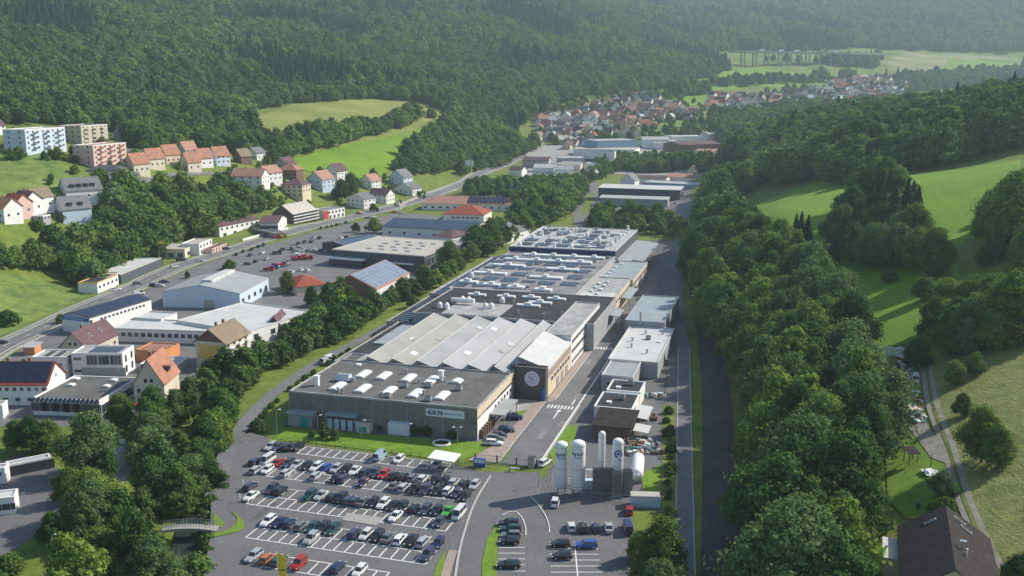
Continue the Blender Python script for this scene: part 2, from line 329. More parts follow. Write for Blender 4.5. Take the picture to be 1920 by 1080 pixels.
# meadows and fields
surf('meadow', PG((515, 309), (560, 296), (640, 272), (740, 250), (800, 236), (840, 222), (850, 232), (800, 262), (760, 300), (735, 318), (700, 335), (650, 335), (600, 326)), 'green_meadow', 2)
surf('meadow', PG((462, 218), (560, 194), (700, 186), (790, 192), (838, 210), (820, 224), (775, 246), (650, 272), (560, 288), (495, 280)), 'dry_meadow', 2)
surf('meadow', PG((-30, 285), (60, 275), (120, 300), (180, 330), (170, 350), (110, 372), (-30, 375)), 'rough_meadow', 2)
surf('meadow', PG((-60, 520), (60, 515), (150, 545), (170, 560), (60, 620), (-60, 660)), 'rough_meadow', 2)
surf('meadow', PG((1360, 440), (1420, 385), (1500, 352), (1545, 340), (1600, 350), (1700, 330), (1830, 312), (1915, 300), (1900, 400), (1790, 470), (1800, 520), (1740, 560), (1720, 640), (1640, 660), (1620, 580), (1540, 510), (1480, 470)), 'green_meadow', 2)
surf('meadow', PG((1720, 700), (1790, 650), (1960, 600), (1960, 1130), (1900, 1130), (1840, 1000), (1790, 850), (1760, 760)), 'pale_meadow', 2)
surf('lawn', PG((1660, 860), (1665, 800), (1740, 800), (1790, 900), (1790, 960), (1700, 975), (1665, 940)), 'lawn', 2)
surf('garden', PG((1640, 690), (1690, 680), (1700, 790), (1660, 800)), 'rough_meadow', 3)
for pl, m in (([(1650, 118), (1700, 98), (1790, 100), (1910, 108), (1890, 128), (1800, 135), (1700, 140)], 'crop_field'), ([(1780, 108), (1905, 110), (1880, 130), (1760, 132)], 'green_meadow'),
              ([(1230, 158), (1400, 128), (1480, 132), (1545, 150), (1530, 160), (1420, 162), (1350, 168), (1330, 205), (1290, 200), (1250, 180)], 'green_meadow'), ([(1000, 262), (1300, 258), (1310, 200), (1000, 200)], 'rough_meadow')):
    surf('field', PG(*pl), m, 3 if m == 'green_meadow' else 2)
# grass in the works
for pl in ([(500, 828), (540, 806), (700, 815), (895, 830), (905, 826), (900, 852), (860, 866), (700, 846), (560, 828)], [(965, 762), (1003, 762), (985, 783), (950, 778)], [(1082, 796), (1075, 850), (1040, 880), (1030, 850), (1055, 800)], [(1203, 890), (1238, 870), (1238, 935), (1206, 930)]):
    surf('lawn', [G(x, y, 0)[:2] for x, y in pl], 'lawn', 3)
surf('lawn', [G(x, y, 0)[:2] for x, y in ((905, 1130), (903, 1060), (912, 1015), (930, 985), (945, 972), (950, 985), (933, 1010), (930, 1130))], 'lawn', 3)
surf('lawn', [G(x, y, 0)[:2] for x, y in ((805, 1100), (822, 1055), (838, 1030), (830, 1075), (822, 1100))], 'lawn', 3)
surf('verge', [G(x, y, 0)[:2] for x, y in ((1243, 760), (1265, 760), (1268, 1100), (1235, 1100), (1240, 940))], 'grass', 3)
surf('pavement', [W(-14, 2)[:2], W(-14, 9.6)[:2], W(36, 9.6)[:2], W(36, 6.4)[:2], W(2, 6.4)[:2]], 'pinkish_paving', 3)
surf('pavement', [W(22, 1)[:2], W(36, 1)[:2], W(36, 6.4)[:2], W(27, 6.4)[:2]], 'concrete', 4)
surf('pavement', [W(36, 9.8)[:2], W(120, 9.8)[:2], W(120, 11.8)[:2], W(36, 11.8)[:2]], 'pinkish_paving', 3)
surf('paved_patch', [G(x, y, 0)[:2] for x, y in ((650, 962), (720, 972), (705, 986), (642, 976))], 'concrete', 3)
# roads
MR = [(-60, 690), (0, 652), (50, 630), (100, 606), (170, 572), (250, 540), (300, 514), (350, 494), (425, 472), (480, 453), (580, 426), (655, 409), (745, 388), (830, 360), (880, 337), (917, 318), (955, 303), (985, 291)]
MRW = PG(*MR); MRW.append((MRW[-1][0] + 25, MRW[-1][1] + 120)); MRW.append((MRW[-1][0] + 60, MRW[-1][1] + 150))
strip('road', MRW, 9, 'road_asphalt', 3)
mk = MB(); strip('', MRW, .35, 'paint', 4, 4.1, mb=mk); strip('', MRW, .35, 'paint', 4, -4.1, mb=mk); strip('', MRW, .25, 'paint', 4, 0, dash=7, mb=mk); tag(mk.build('road_marking'), kind='structure')
strip('pavement', MRW, 2, 'concrete', 3, 6.3); strip('pavement', MRW, 2, 'concrete', 3, -6.3)
strip('path', [G(x, y, 0) for x, y in ((400, 940), (413, 880), (440, 815), (490, 757), (540, 716), (600, 677), (650, 652), (720, 613), (790, 580), (850, 540), (900, 503), (930, 480))], 4.2, 'road_asphalt', 3)
strip('lane', [G(x, y, 0) for x, y in ((1284, 1120), (1284, 980), (1283, 860), (1283, 740), (1282, 650), (1275, 600), (1266, 540), (1262, 500))], 3.6, 'road_asphalt', 3)
lm = MB(); LP = [G(x, y, 0) for x, y in ((1284, 1120), (1284, 980), (1283, 860), (1283, 740), (1282, 650))]
strip('', LP, .25, 'kerb', 4, 1.9, mb=lm); strip('', LP, .25, 'kerb', 4, -1.9, mb=lm); tag(lm.build('lane_edging'), kind='structure')
strip('old_road', [G(x, y, 0) for x, y in ((1352, 1120), (1352, 980), (1348, 860), (1342, 740), (1332, 660), (1318, 590), (1300, 520))], 8, 'dark_asphalt', 3)
strip('factory_road', [W(a, 15) for a in (-14, 30, 80, 130, 200, 260, 330)], 8.6, 'road_asphalt', 2, smooth=0)
tr_ = [(1737, 690), (1745, 750), (1762, 800), (1785, 860), (1800, 920), (1832, 1000), (1870, 1075), (1900, 1130)]
strip('track', PG(*tr_), 2.9, 'gravel', 3); strip('track_verge', PG(*tr_), .7, 'grass', 5)
surf('farm_yard', PG((1700, 800), (1725, 775), (1745, 810), (1790, 858), (1785, 875), (1745, 860)), 'gravel', 4)
strip('side_street', PG((745, 395), (770, 375), (800, 362), (830, 355)), 4, 'concrete', 3)
strip('side_street', PG((1090, 430), (1078, 400), (1100, 365), (1118, 340)), 6, 'road_asphalt', 3)
strip('side_street', PG((110, 372), (190, 385), (250, 345), (340, 322), (440, 325), (520, 340)), 4, 'road_asphalt', 3)
# river
CNT0 = CNT[0]; CNT[0] = 0; rw = MB(); strip('', RIV, 7.5, 'water', 0, mb=rw, z=-1.9); CNT[0] = CNT0; tag(rw.build('river'), kind='structure')
# factory road markings: white edge line, kerb, zebra crossings
def marks(name, items):
    mb = MB()
    for a0, a1, b0, b1 in items:
        q = [W(a0, b0), W(a0, b1), W(a1, b1), W(a1, b0)]; mb.add([(p.x, p.y, .16) for p in q], [(0, 1, 2, 3)], 'paint')
    return tag(mb.build(name), kind='structure')
marks('edge_line', [(-12, 100, 19.5, 20.0), (38, 118, 12.0, 12.2)])
for a in (30.5, 97): marks('zebra_crossing', [(a, a + 3, 11.3 + i * 1.0, 11.8 + i * 1.0) for i in range(8)])
am = MB(); am.add([(*W(a, b)[:2], .16) for a, b in ((22, 15.2), (22, 15.6), (28, 15.6), (28, 16.2), (30, 15.4), (28, 14.6), (28, 15.2))], [tuple(range(7))], 'paint'); am.add([(*W(a, b)[:2], .16) for a, b in ((35, 17.6), (40, 17.6), (40, 18.0), (35, 18.0))], [(0, 1, 2, 3)], 'paint'); tag(am.build('road_arrow'), kind='structure')
kb = MB()
for a0, a1, b0, b1 in ((-13, 36, 9.6, 9.85), (-12, 35, 20.1, 20.35)):
    q = [W(a0, b0), W(a0, b1), W(a1, b1), W(a1, b0)]; kb.quadslab([(p.x, p.y, .02) for p in q], (0, 0, 1), .18, 'kerb')
tag(kb.build('kerb'), kind='structure')
# curved painted lines in the entrance
cm = MB()
strip('', [G(x, y, 0) for x, y in ((968, 960), (980, 972), (986, 990), (986, 1005))], .2, 'paint', 4, mb=cm, smooth=1)
strip('', [G(x, y, 0) for x, y in ((993, 930), (1008, 945), (1022, 965), (1030, 985), (1030, 1000))], .18, 'paint', 4, mb=cm, smooth=1)
strip('', [G(x, y, 0) for x, y in ((943, 967), (955, 960), (968, 960))], .18, 'paint', 4, mb=cm, smooth=1)
tag(cm.build('lane_marking'), kind='structure')
em = MB(); strip('', [G(x, y, 0) for x, y in ((850, 1110), (858, 1050), (868, 1005), (890, 940), (920, 893))], .5, 'kerb', 4, mb=em); tag(em.build('car_park_edging'), kind='structure')
strip('pavement', [G(x, y, 0) for x, y in ((828, 1110), (840, 1060), (850, 1033))], 1.8, 'pinkish_paving', 4)
g_p = random.Random(3)
mat('patch_dark', (.10, .10, .105), .9, .2, .3, kind='road'); mat('patch_light', (.22, .218, .215), .9, .15, .3, kind='road')
for k in range(14):
    a = (g_p.uniform(-70, -20), g_p.uniform(-40, 8)) if k < 7 else (g_p.uniform(-10, 110), g_p.uniform(11.5, 18)); l_, w2 = g_p.uniform(2, 9), g_p.uniform(.8, 2.4)
    surf('paved_patch', [W(a[0], a[1])[:2], W(a[0], a[1] + w2)[:2], W(a[0] + l_, a[1] + w2)[:2], W(a[0] + l_, a[1])[:2]], g_p.choice(['patch_dark', 'patch_light']), 1.15 if k < 7 else 2.1, z=0)
# car park bays
LA = R(-16.8); ux, uy = math.cos(LA), math.sin(LA); nx_, ny_ = -uy, ux
def lotline(mb, x, y, du, dn, wd=.14):
    L = math.hypot(du, dn); d = Vector((ux * du + nx_ * dn, uy * du + ny_ * dn, 0)); t = d.normalized(); s_ = Vector((-t.y, t.x, 0)) * wd; p = Vector((x, y, .09))
    mb.add([p - s_, p + d - s_, p + d + s_, p + s_], [(0, 1, 2, 3)], 'paint')
SK = .02
ROWS = [((-54.7, 236.9), 16, 5.0, False, 2.5), ((-58.9, 222.2), 20, 5.0, True, 2.5), ((-59.5, 206.4), 19, 5.0, True, 2.5), ((-55.3, 189.7), 16, 4.8, True, 2.5), ((-49.0, 177.3), 10, 5, False, 2.5)]
pm = MB()
for (x, y), n, dep, dbl, sw in ROWS:
    L = n * sw; D = dep * (2 if dbl else 1); lotline(pm, x, y, L, 0)
    lotline(pm, x + nx_ * dep, y + ny_ * dep, L, 0)
    if dbl: lotline(pm, x + nx_ * D, y + ny_ * D, L, 0, .1)
    for i in range(n + 1): lotline(pm, x + ux * i * sw, y + uy * i * sw, 0, D)
for y in np.arange(168, 186, 2.45):
    pm.add([(-2.8, y, .09), (2.6, y, .09), (2.6, y + .22, .09), (-2.8, y + .22, .09)], [(0, 1, 2, 3)], 'paint')
for y in np.arange(170, 186, 2.45):
    pm.add([(7.5, y, .09), (17.4, y, .09), (17.4, y + .22, .09), (7.5, y + .22, .09)], [(0, 1, 2, 3)], 'paint')
pm.add([(12.3, 165, .095), (12.55, 165, .095), (12.95, 187, .095), (12.7, 187, .095)], [(0, 1, 2, 3)], 'paint')
tag(pm.build('parking_marking'), kind='structure')
# ------------------------------------------------------------------ windows and other repeated building pieces
WM = {}
def winmesh(wd, ht, kind='window'):
    k = (round(wd, 1), round(ht, 1), kind)
    if k not in WM:
        m = MB()
        if kind == 'door': m.box(-wd / 2, wd / 2, -.1, .05, 0, ht, 'dark_metal')
        elif kind == 'roller_door': m.box(-wd / 2, wd / 2, -.1, .05, 0, ht, 'grey_metal')
        else:
            m.box(-wd / 2, wd / 2, -.08, .05, 0, ht, 'frame')
            n = max(1, round(wd / 1.3)); g = .09; cw = (wd - g * (n + 1)) / n
            for i in range(n): x = -wd / 2 + g + i * (cw + g); m.box(x, x + cw, -.11, -.02, g, ht - g, 'glass')
        WM[k] = m.mesh(kind)
    return WM[k]
def put_windows(root, w_, d_, spec, yo=0):
    """spec: list of (side, n, width, height, z, [from, to], kind)"""
    for s in spec:
        side, n, ww, wh, z = s[:5]; lo, hi = s[5] if len(s) > 5 and s[5] else (0, 1); kind = s[6] if len(s) > 6 else 'window'
        me = winmesh(ww, wh, kind); L = w_ if side in 'FB' else d_
        for i in range(n):
            t = (lo + (hi - lo) * (i + .5) / n - .5) * L
            p, r = {'F': ((t, -d_ / 2, z), 0), 'B': ((t, d_ / 2, z), math.pi), 'R': ((w_ / 2, t, z), math.pi / 2), 'L': ((-w_ / 2, -t, z), -math.pi / 2)}[side]
            inst(kind, me, root, p, (0, 0, r))
def flat_roof(root, w_, d_, h, rm, pm='white_wall', par=.35, th=.35):
    m = MB(); m.box(-w_ / 2 + th, w_ / 2 - th, -d_ / 2 + th, d_ / 2 - th, h - .7, h - par, rm); rf = m.build('roof', root)
    p = MB()
    for a in ((-w_ / 2 - .06, w_ / 2 + .06, -d_ / 2 - .06, -d_ / 2 + th), (-w_ / 2 - .06, w_ / 2 + .06, d_ / 2 - th, d_ / 2 + .06), (-w_ / 2 - .06, -w_ / 2 + th, -d_ / 2 + th, d_ / 2 - th), (w_ / 2 - th, w_ / 2 + .06, -d_ / 2 + th, d_ / 2 - th)):
        p.box(*a, h - .5, h, pm)
    p.build('parapet', root); return rf
def bld(name, label, cat, pos, rot, w_, d_, h, roof='flat', rh=3, wm='white_wall', rm='bitumen', ridge='x', win=(), ov=.5, chim=0, sky=0, pv=0, group=None, dormers=0, par='white_wall', base=3, gm=None, sl=(0, 1), pvm='solar'):
    """walls, roof, openings of one building; pos is the centre of its footprint on the ground"""
    root = empty(name, (pos[0], pos[1], pos[2] if len(pos) > 2 else h1(pos[0], pos[1])), rot); tag(root, label, cat, group)
    bz = -base if root.location.z > .3 else 0
    a, b = (w_, d_) if ridge == 'x' else (d_, w_)      # a along the ridge
    T = (lambda x, y, z: (x, y, z)) if ridge == 'x' else (lambda x, y, z: (-y, x, z))
    rr = 0 if ridge == 'x' else math.pi / 2
    m = MB()
    if roof == 'flat':
        m.box(-w_ / 2, w_ / 2, -d_ / 2, d_ / 2, bz, h - .5, wm); m.build('wall', root); rf = flat_roof(root, w_, d_, h, rm, par)
    else:
        m.box(-w_ / 2, w_ / 2, -d_ / 2, d_ / 2, bz, h, wm)
        if roof == 'gable':
            for s in (-1, 1):
                x = s * a / 2; v = [T(x, -b / 2, h), T(x, b / 2, h), T(x, 0, h + rh), T(x - s * .3, -b / 2, h), T(x - s * .3, b / 2, h), T(x - s * .3, 0, h + rh)]
                m.add(v, [(0, 1, 2) if s > 0 else (2, 1, 0), (5, 4, 3) if s > 0 else (3, 4, 5), (1, 4, 5, 2), (0, 2, 5, 3)], gm or wm)
        m.build('wall', root)
        r = MB(); k = rh / (b / 2); e = ov
        if roof == 'gable':
            for s in (-1, 1):
                p = [T(-a / 2 - e, s * (b / 2 + e), h - k * e), T(a / 2 + e, s * (b / 2 + e), h - k * e), T(a / 2 + e, 0, h + rh), T(-a / 2 - e, 0, h + rh)]
                r.quadslab(p, (0, 0, 1), .22 + .001 * s, rm)
        elif roof == 'hip':
            q = max(0, a / 2 - b / 2 * .9); ex, ey = a / 2 + e, b / 2 + e; z0 = h - .1
            v = [T(-ex, -ey, z0), T(ex, -ey, z0), T(ex, ey, z0), T(-ex, ey, z0), T(-q, 0, h + rh), T(q, 0, h + rh)]
            r.add(v + [T(-ex, -ey, z0 - .2), T(ex, -ey, z0 - .2), T(ex, ey, z0 - .2), T(-ex, ey, z0 - .2)], [(0, 1, 5, 4), (1, 2, 5), (2, 3, 4, 5), (3, 0, 4), (6, 7, 1, 0), (7, 8, 2, 1), (8, 9, 3, 2), (9, 6, 0, 3), (9, 8, 7, 6)], rm)
        elif roof == 'mono':
            p = [T(-a / 2 - e, -b / 2 - e, h), T(a / 2 + e, -b / 2 - e, h), T(a / 2 + e, b / 2 + e, h + rh), T(-a / 2 - e, b / 2 + e, h + rh)]
            r.quadslab(p, (0, 0, 1), .25, rm)
        rf = r.build('roof', root)
        sl_ang = math.atan2(rh, b / 2)
        def on_slope(s, u, v, lift=.26):
            return T(u * a / 2, s * (b / 2) * (1 - v), h + rh * v + lift), (sl_ang * (-s), 0, rr)
        if chim:
            c = MB(); c.box(-.4, .4, -.35, .35, -1, 1.1, 'brick_wall'); c.box(-.5, .5, -.45, .45, 1.1, 1.25, 'grey_metal'); cme = c.mesh('chimney')
            for i in range(chim): inst('chimney', cme, rf, T((-.3 + .6 * i) * a / 2, .6, h + rh), (0, 0, rr))
        if sky:
            c = MB(); c.box(-.5, .5, -.75, .75, -.02, .1, 'frame'); c.box(-.4, .4, -.65, .65, .1, .12, 'glass'); cme = c.mesh('roof_window')
            for s in (-1, 1):
                for i in range(sky):
                    p, q = on_slope(s, (i + .5) / sky * 1.3 - .65, .5); inst('roof_window', cme, rf, p, q)
        if dormers:
            c = MB(); c.box(-.85, .85, -1.0, 1.4, -.2, 1.35, 'dark_wall'); c.box(-1, 1, -1.15, 1.5, 1.35, 1.5, rm); c.box(-.65, .65, -1.06, -1.0, .3, 1.15, 'glass'); cme = c.mesh('dormer')
            for s in (-1, 1):
                for i in range(dormers):
                    p, _ = on_slope(s, (i + .5) / dormers * 1.5 - .75, .3, 0); inst('dormer', cme, rf, p, (0, 0, rr + (0 if s < 0 else math.pi)))
        if pv:
            sides = (-1,) if pv > 0 else (-1, 1); n = abs(pv); slen = math.hypot(b / 2, rh); pw = (a * .985) / n
            c = MB()
            nr = max(2, int(slen * .93 / 1.8)); rwid = slen * .93 / nr
            for j in range(nr): c.box(-pw / 2 + .06, pw / 2 - .06, -slen * .465 + j * rwid + .05, -slen * .465 + (j + 1) * rwid - .05, 0, .08, pvm)
            cme = c.mesh('solar_panel')
            for s in sides:
                for i in range(n):
                    p, q = on_slope(s, ((i + .5) / n * 2 - 1) * .985, .5, .3); inst('solar_panel', cme, rf, p, q)
    put_windows(root, w_, d_, win)
    root['_dim'] = (w_, d_, h); return root
def fb(P0, P1, P2, h, z0=0):
    """footprint from three corners of the eaves seen in the survey photo: centre, rotation, width, depth"""
    A = G(*P0, z0 + h); B = G(*P1, z0 + h); d = B - A; wd = math.hypot(d.x, d.y); rot = math.atan2(d.y, d.x); t = Vector((math.cos(rot), math.sin(rot))); n = Vector((-t.y, t.x))
    if isinstance(P2, (int, float)): dp = P2
    else: C = G(*P2, z0 + h); dp = (C.x - B.x) * n.x + (C.y - B.y) * n.y
    c = Vector((A.x, A.y)) + t * wd / 2 + n * dp / 2
    return (c.x, c.y, z0), rot, wd, abs(dp)
PB = R(-15.7)
def wb(a0, a1, b0, b1):   # box in the factory frame
    c = W((a0 + a1) / 2, (b0 + b1) / 2); return (c.x, c.y, 0), PB, b1 - b0, a1 - a0
def text(parent, s, size, m, loc, rot, name='lettering', bold=0):
    cu = bpy.data.curves.new('lettering', 'FONT'); cu.body = s; cu.size = size; cu.align_x = 'CENTER'; cu.align_y = 'CENTER'; cu.extrude = .03; cu.offset = bold
    cu.materials.append(MT[m]); o = bpy.data.objects.new('t', cu); col.objects.link(o); bpy.context.view_layer.update()
    me = bpy.data.meshes.new_from_object(o.evaluated_get(bpy.context.evaluated_depsgraph_get())); bpy.data.objects.remove(o)
    return inst(name, me, parent, loc, rot)
# ================================================================== THE WORKS
# front hall
def dome_mesh(L, wd, hh, m='light_dome'):
    b = MB(); n = 8; b.box(-wd / 2 - .12, wd / 2 + .12, -L / 2 - .12, L / 2 + .12, 0, .3, 'grey_metal')
    v = []
    for y in (-L / 2, L / 2): v += [(-wd / 2 * math.cos(math.pi * i / n), y, .3 + hh * math.sin(math.pi * i / n)) for i in range(n + 1)]
    b.add(v, [(i, i + 1, n + 2 + i, n + 1 + i) for i in range(n)] + [tuple(range(n, -1, -1)), tuple(range(n + 1, 2 * n + 2))], m)
    return b.mesh('rooflight')
def roof_kit(root, items, H):
    """items: (kind, a, b) in the building's own frame"""
    for k, x, y in items:
        m = MB()
        if k == 'duct': m.cyl(0, 0, 0, 1.2, .3, 'grey_metal'); m.cyl(0, 0, 1.2, 1.4, .5, 'grey_metal'); nm = 'vent_pipe'
        elif k == 'unit': m.box(-.9, .9, -.7, .7, .2, 1.3, 'grey_metal'); m.box(-.7, .7, -.5, .5, 1.3, 1.4, 'dark_metal'); m.box(-.8, -.6, -.6, .6, 0, .2, 'dark_metal'); m.box(.6, .8, -.6, .6, 0, .2, 'dark_metal'); nm = 'ventilation_unit'
        elif k == 'bigunit': m.box(-2, 2, -1.1, 1.1, .3, 1.9, 'pale_blue_wall'); m.box(-1.8, 1.8, -.9, .9, 1.9, 2.1, 'grey_metal'); m.box(2, 3.4, -.5, .5, .4, 1.2, 'grey_metal'); nm = 'air_handler'
        elif k == 'stack': m.box(-.6, .6, -.5, .5, 0, 2.6, 'white_paint'); m.box(-.8, .8, -.7, .7, 2.6, 2.9, 'white_paint'); nm = 'exhaust_stack'
        elif k == 'silo': m.cyl(0, 0, 0, 1.6, 1.0, 'white_paint', 14); m.cyl(0, 0, 1.6, 2.3, 1.0, 'white_paint', 14, .3); nm = 'exhaust_fan'
        elif k == 'hatch': m.box(-.7, .7, -.7, .7, 0, .5, 'light_dome'); nm = 'roof_hatch'
        m.build(nm, root).location = (x, y, H)
pos, rot, w_, d_ = wb(0, 33, -54.6, 0)
hall = bld('factory_hall', 'grey flat roofed front hall of the factory with the long white sign', 'factory', pos, rot, w_, d_, 9, wm='facade', rm='bitumen', par='stained_roof')
put_windows(hall, w_, d_, [('F', 1, 3, 3, 0, (.40, .45), 'roller_door')])
dm = dome_mesh(6.5, 3.0, .5)
for b in (-43.5, -35.8, -28, -20.1, -12.4): inst('rooflight', dm, hall, (b + 27.3, 7.4 - 16.5, 8.6))
for b in (-41.4, -35.0, -27.2, -20.2): inst('rooflight', dm, hall, (b + 27.3, 20.2 - 16.5, 8.6))
inst('rooflight', dome_mesh(3.5, 3, .6), hall, (-12.8 + 27.3, 21 - 16.5, 8.6))
roof_kit(hall, [('bigunit', -17, -3), ('stack', -22.5, -9), ('unit', 2, -4), ('unit', 8.5, -2), ('unit', 17.5, -2.5), ('duct', 4.5, 1), ('unit', 12.6, -13.5), ('duct', -14, -13.2), ('duct', -12.5, -13.4), ('duct', 9.5, -9), ('hatch', -19.5, 12.5), ('duct', -2.5, 8.5), ('stack', 9.6, 5.2), ('duct', 11, 4), ('duct', -1, -13.5), ('unit', 1, -14)], 8.65)
# facade details of the front hall
x0 = lambda b: b + 27.3
for i in range(11): m = MB(); m.box(x0(-54.6 + 5 * i) - .06, x0(-54.6 + 5 * i) + .06, -16.53, -16.5, 0, 8.4, 'grey_wall'); m.build('panel_joint', hall)
m = MB(); m.box(x0(-53.6), x0(-46.5), -19.5, -16.5, 0, 3.6, 'grey_wall'); m.box(x0(-54), x0(-46), -20, -16.3, 3.6, 3.9, 'blue_roof'); m.box(x0(-50), x0(-47.3), -19.56, -19.5, 0, 3, 'teal'); m.build('annex', hall)
m = MB(); m.box(x0(-42.5), x0(-33.5), -19.6, -16.5, 4, 4.3, 'blue_roof')
for i in range(5): m.box(x0(-42 + 2 * i), x0(-40.6 + 2 * i), -19, -18.8, 0, 3, 'pale_blue_wall')
for b in (-42.3, -33.8): m.box(x0(b), x0(b) + .2, -19.5, -19.3, 0, 4, 'grey_metal')
m.build('loading_canopy', hall)
m = MB(); m.box(x0(-33), x0(-29.5), -19.5, -17, 0, 2.2, 'cream_wall'); m.box(x0(-32.4), x0(-30.4), -19.56, -19.5, .3, 1.8, 'teal'); m.build('transformer', hall)
m = MB(); m.box(x0(-24.5), x0(-18.5), -18.5, -16.5, 0, 3.2, 'sign_white'); m.build('gate_house', hall)
s = MB(); s.box(-6.1, 6.1, -.12, 0, 0, 2.6, 'sign_white'); sg = s.build('sign_board', hall); sg.location = (x0(-8.9), -16.52, 5.6); sg.scale = (.88, 1, .82)
text(sg, 'GKN', 2.1, 'navy', (-3.0, -.14, 1.25), (R(90), 0, 0), bold=.04)
text(sg, 'SINTER METALS', .82, 'navy', (2.6, -.14, 1.2), (R(90), 0, 0))
t_ = MB(); t_.add([(-.5, -.16, .5), (.5, -.16, 1.3), (-.5, -.16, 2.1), (-.2, -.16, 1.3)], [(0, 1, 3), (1, 2, 3)], 'teal'); t_.build('emblem', sg).location = (-1.0, 0, 0)
t_ = MB(); t_.add([(.5, -.16, .4), (-.5, -.16, 1.25), (.5, -.16, 2.1)], [(0, 2, 1)], 'navy'); t_.build('emblem', sg).location = (-5.3, 0, 0)
# right side of the front hall : cream cladding with window bands and canopy
m = MB(); m.box(27.3, 27.36, -16.5, 16.5, 6.2, 8.5, 'sand_wall'); m.box(27.3, 27.4, -16.5, 16.5, 0, 5.6, 'white_wall'); m.build('cladding', hall)
m = MB(); m.box(27.3, 27.42, -8, 16, 5.6, 6.1, 'glass'); m.build('window_band', hall)
put_windows(hall, w_ + .2, d_, [('R', 6, 1.6, 1.4, 1, (.45, 1)), ('R', 6, 1.6, 1.2, 3.6, (.45, 1))])
m = MB(); m.box(27.42, 31.8, -6, 8, 3.6, 3.9, 'metal_roof')
for y in (-5.5, 1, 7.5): m.box(31.3, 31.5, y, y + .2, 0, 3.6, 'grey_metal')
m.build('canopy', hall)
m = MB()
for y in range(-15, -4, 2): m.box(27.42, 28.6, y, y + .7, 0, 2.5, 'brown_wall')
m.build('bicycle_shelter', hall)
# corner extension and dark parapet in front of the saw-tooth hall
pos, rot, w_, d_ = wb(33, 40.3, -7.6, 0)
bld('roof_extension', 'small flat roofed rear corner block behind the front hall beside the emblem tower', 'factory', pos, rot, w_, d_, 9.02, wm='sand_wall', rm='bitumen', par='dark_wall')
pos, rot, w_, d_ = wb(33, 41, -54.6, -49.2)
bld('roof_extension', 'narrow flat roofed rear strip at the far left corner of the front hall', 'factory', pos, rot, w_, d_, 8.8, wm='grey_wall', rm='bitumen', par='stained_roof')
# emblem tower
pos, rot, w_, d_ = wb(36.6, 39.6, .3, 9.5)
tow = bld('emblem_tower', 'dark slab wall with a round pale emblem between front hall and white shed roof', 'tower', pos, rot, w_, d_, 10, wm='tower_wall', rm='bitumen', par='tower_wall')
d_m = MB(); n = 32; v = [(2.3 * math.cos(6.2832 * i / n), -.12, 2.3 * math.sin(6.2832 * i / n)) for i in range(n)]; v2 = [(x, 0, z) for x, y, z in v]
d_m.add(v + v2, [tuple(range(n)), *[(i, n + i, n + (i + 1) % n, (i + 1) % n) for i in range(n)]], 'ghost_disc')
for k, (zz, hw) in enumerate(((1.3, 1.2), (.75, 1.7), (.2, 1.1), (-.3, .9), (-.9, 1.5), (-1.5, 1.0))): d_m.box(-hw + .3 * (k % 2), hw - .5 * ((k + 1) % 2), -.16, -.12, zz, zz + .16, 'navy' if k in (2, 3) else 'grey_wall')
d_m.build('emblem', tow).location = (.5, -1.56, 6.6)
m = MB(); m.box(3.5, 4.4, -2.1, -1.5, 0, 4, 'blue_paint'); m.build('banner', tow)
# saw-tooth hall
def sawtooth():
    root = empty('sawtooth_hall', (*W(67, -24)[:2], 0), PB); tag(root, 'grey saw-tooth roofed hall in the middle of the factory', 'factory')
    L = 60; a0 = -33.5; m = MB(); m.box(-26, 24, a0, a0 + L - 3, 0, 7.3, 'grey_wall'); m.build('wall', root)
    for k in range(6):
        xr = -22.0 + 8.15 * k; r = MB(); zr, zv = 10.3, 7.6; x1 = min(xr + 8.13, 24.0); e = a0 + L
        v = []
        for y in (a0, e): v += [(xr, y, zr), (x1, y, zv), (xr, y, zv), (x1, y, 7.2), (xr, y, 7.2)]
        if k == 6: v = [(x, y, z) for x, y, z in v]
        r.add(v, [(0, 1, 6, 5)], ('tooth_beige', 'tooth_beige', 'tooth_grey', 'tooth_pale', 'tooth_pale', 'tooth_grey')[k]); r.add(v, [(0, 5, 7, 2)], 'glass')
        r.add(v, [(0, 2, 4, 3, 1), (5, 6, 8, 9, 7)], 'facade'); r.box(xr - .12, xr + .16, a0 - .1, e + .1, zr - .05, zr + .1, 'white_roof')
        r.box(x1 - .55, x1 - .02, a0 + .05, e - .05, zv - .02, zv + .24, 'facade')
        t = r.build('roof_tooth', root)
        for j in range(2):
            y = rnd.uniform(a0 + 6, e - 6); u = rnd.uniform(.25, .7); q = MB(); q.box(-.9, .9, -1.6, 1.6, 0, .12, rnd.choice(['light_dome', 'stained_roof', 'dark_metal', 'white_roof'])); o = q.build('roof_patch', t)
            o.location = (xr + 8.1 * u, y, zr - 2.7 * u + .02); o.rotation_euler = (0, math.atan2(2.7, 8.1), 0)
        q = MB(); q.cyl(0, 0, -.3, .9, .16, 'grey_metal'); q.build('vent_pipe', t).location = (xr + 6.5, rnd.uniform(a0 + 4, e - 4), zv + .6)
    p = MB(); p.box(-25.2, 16.2, a0 - .5, a0 - .1, 7, 8.75, 'dark_metal'); p.build('parapet', root)
sawtooth()
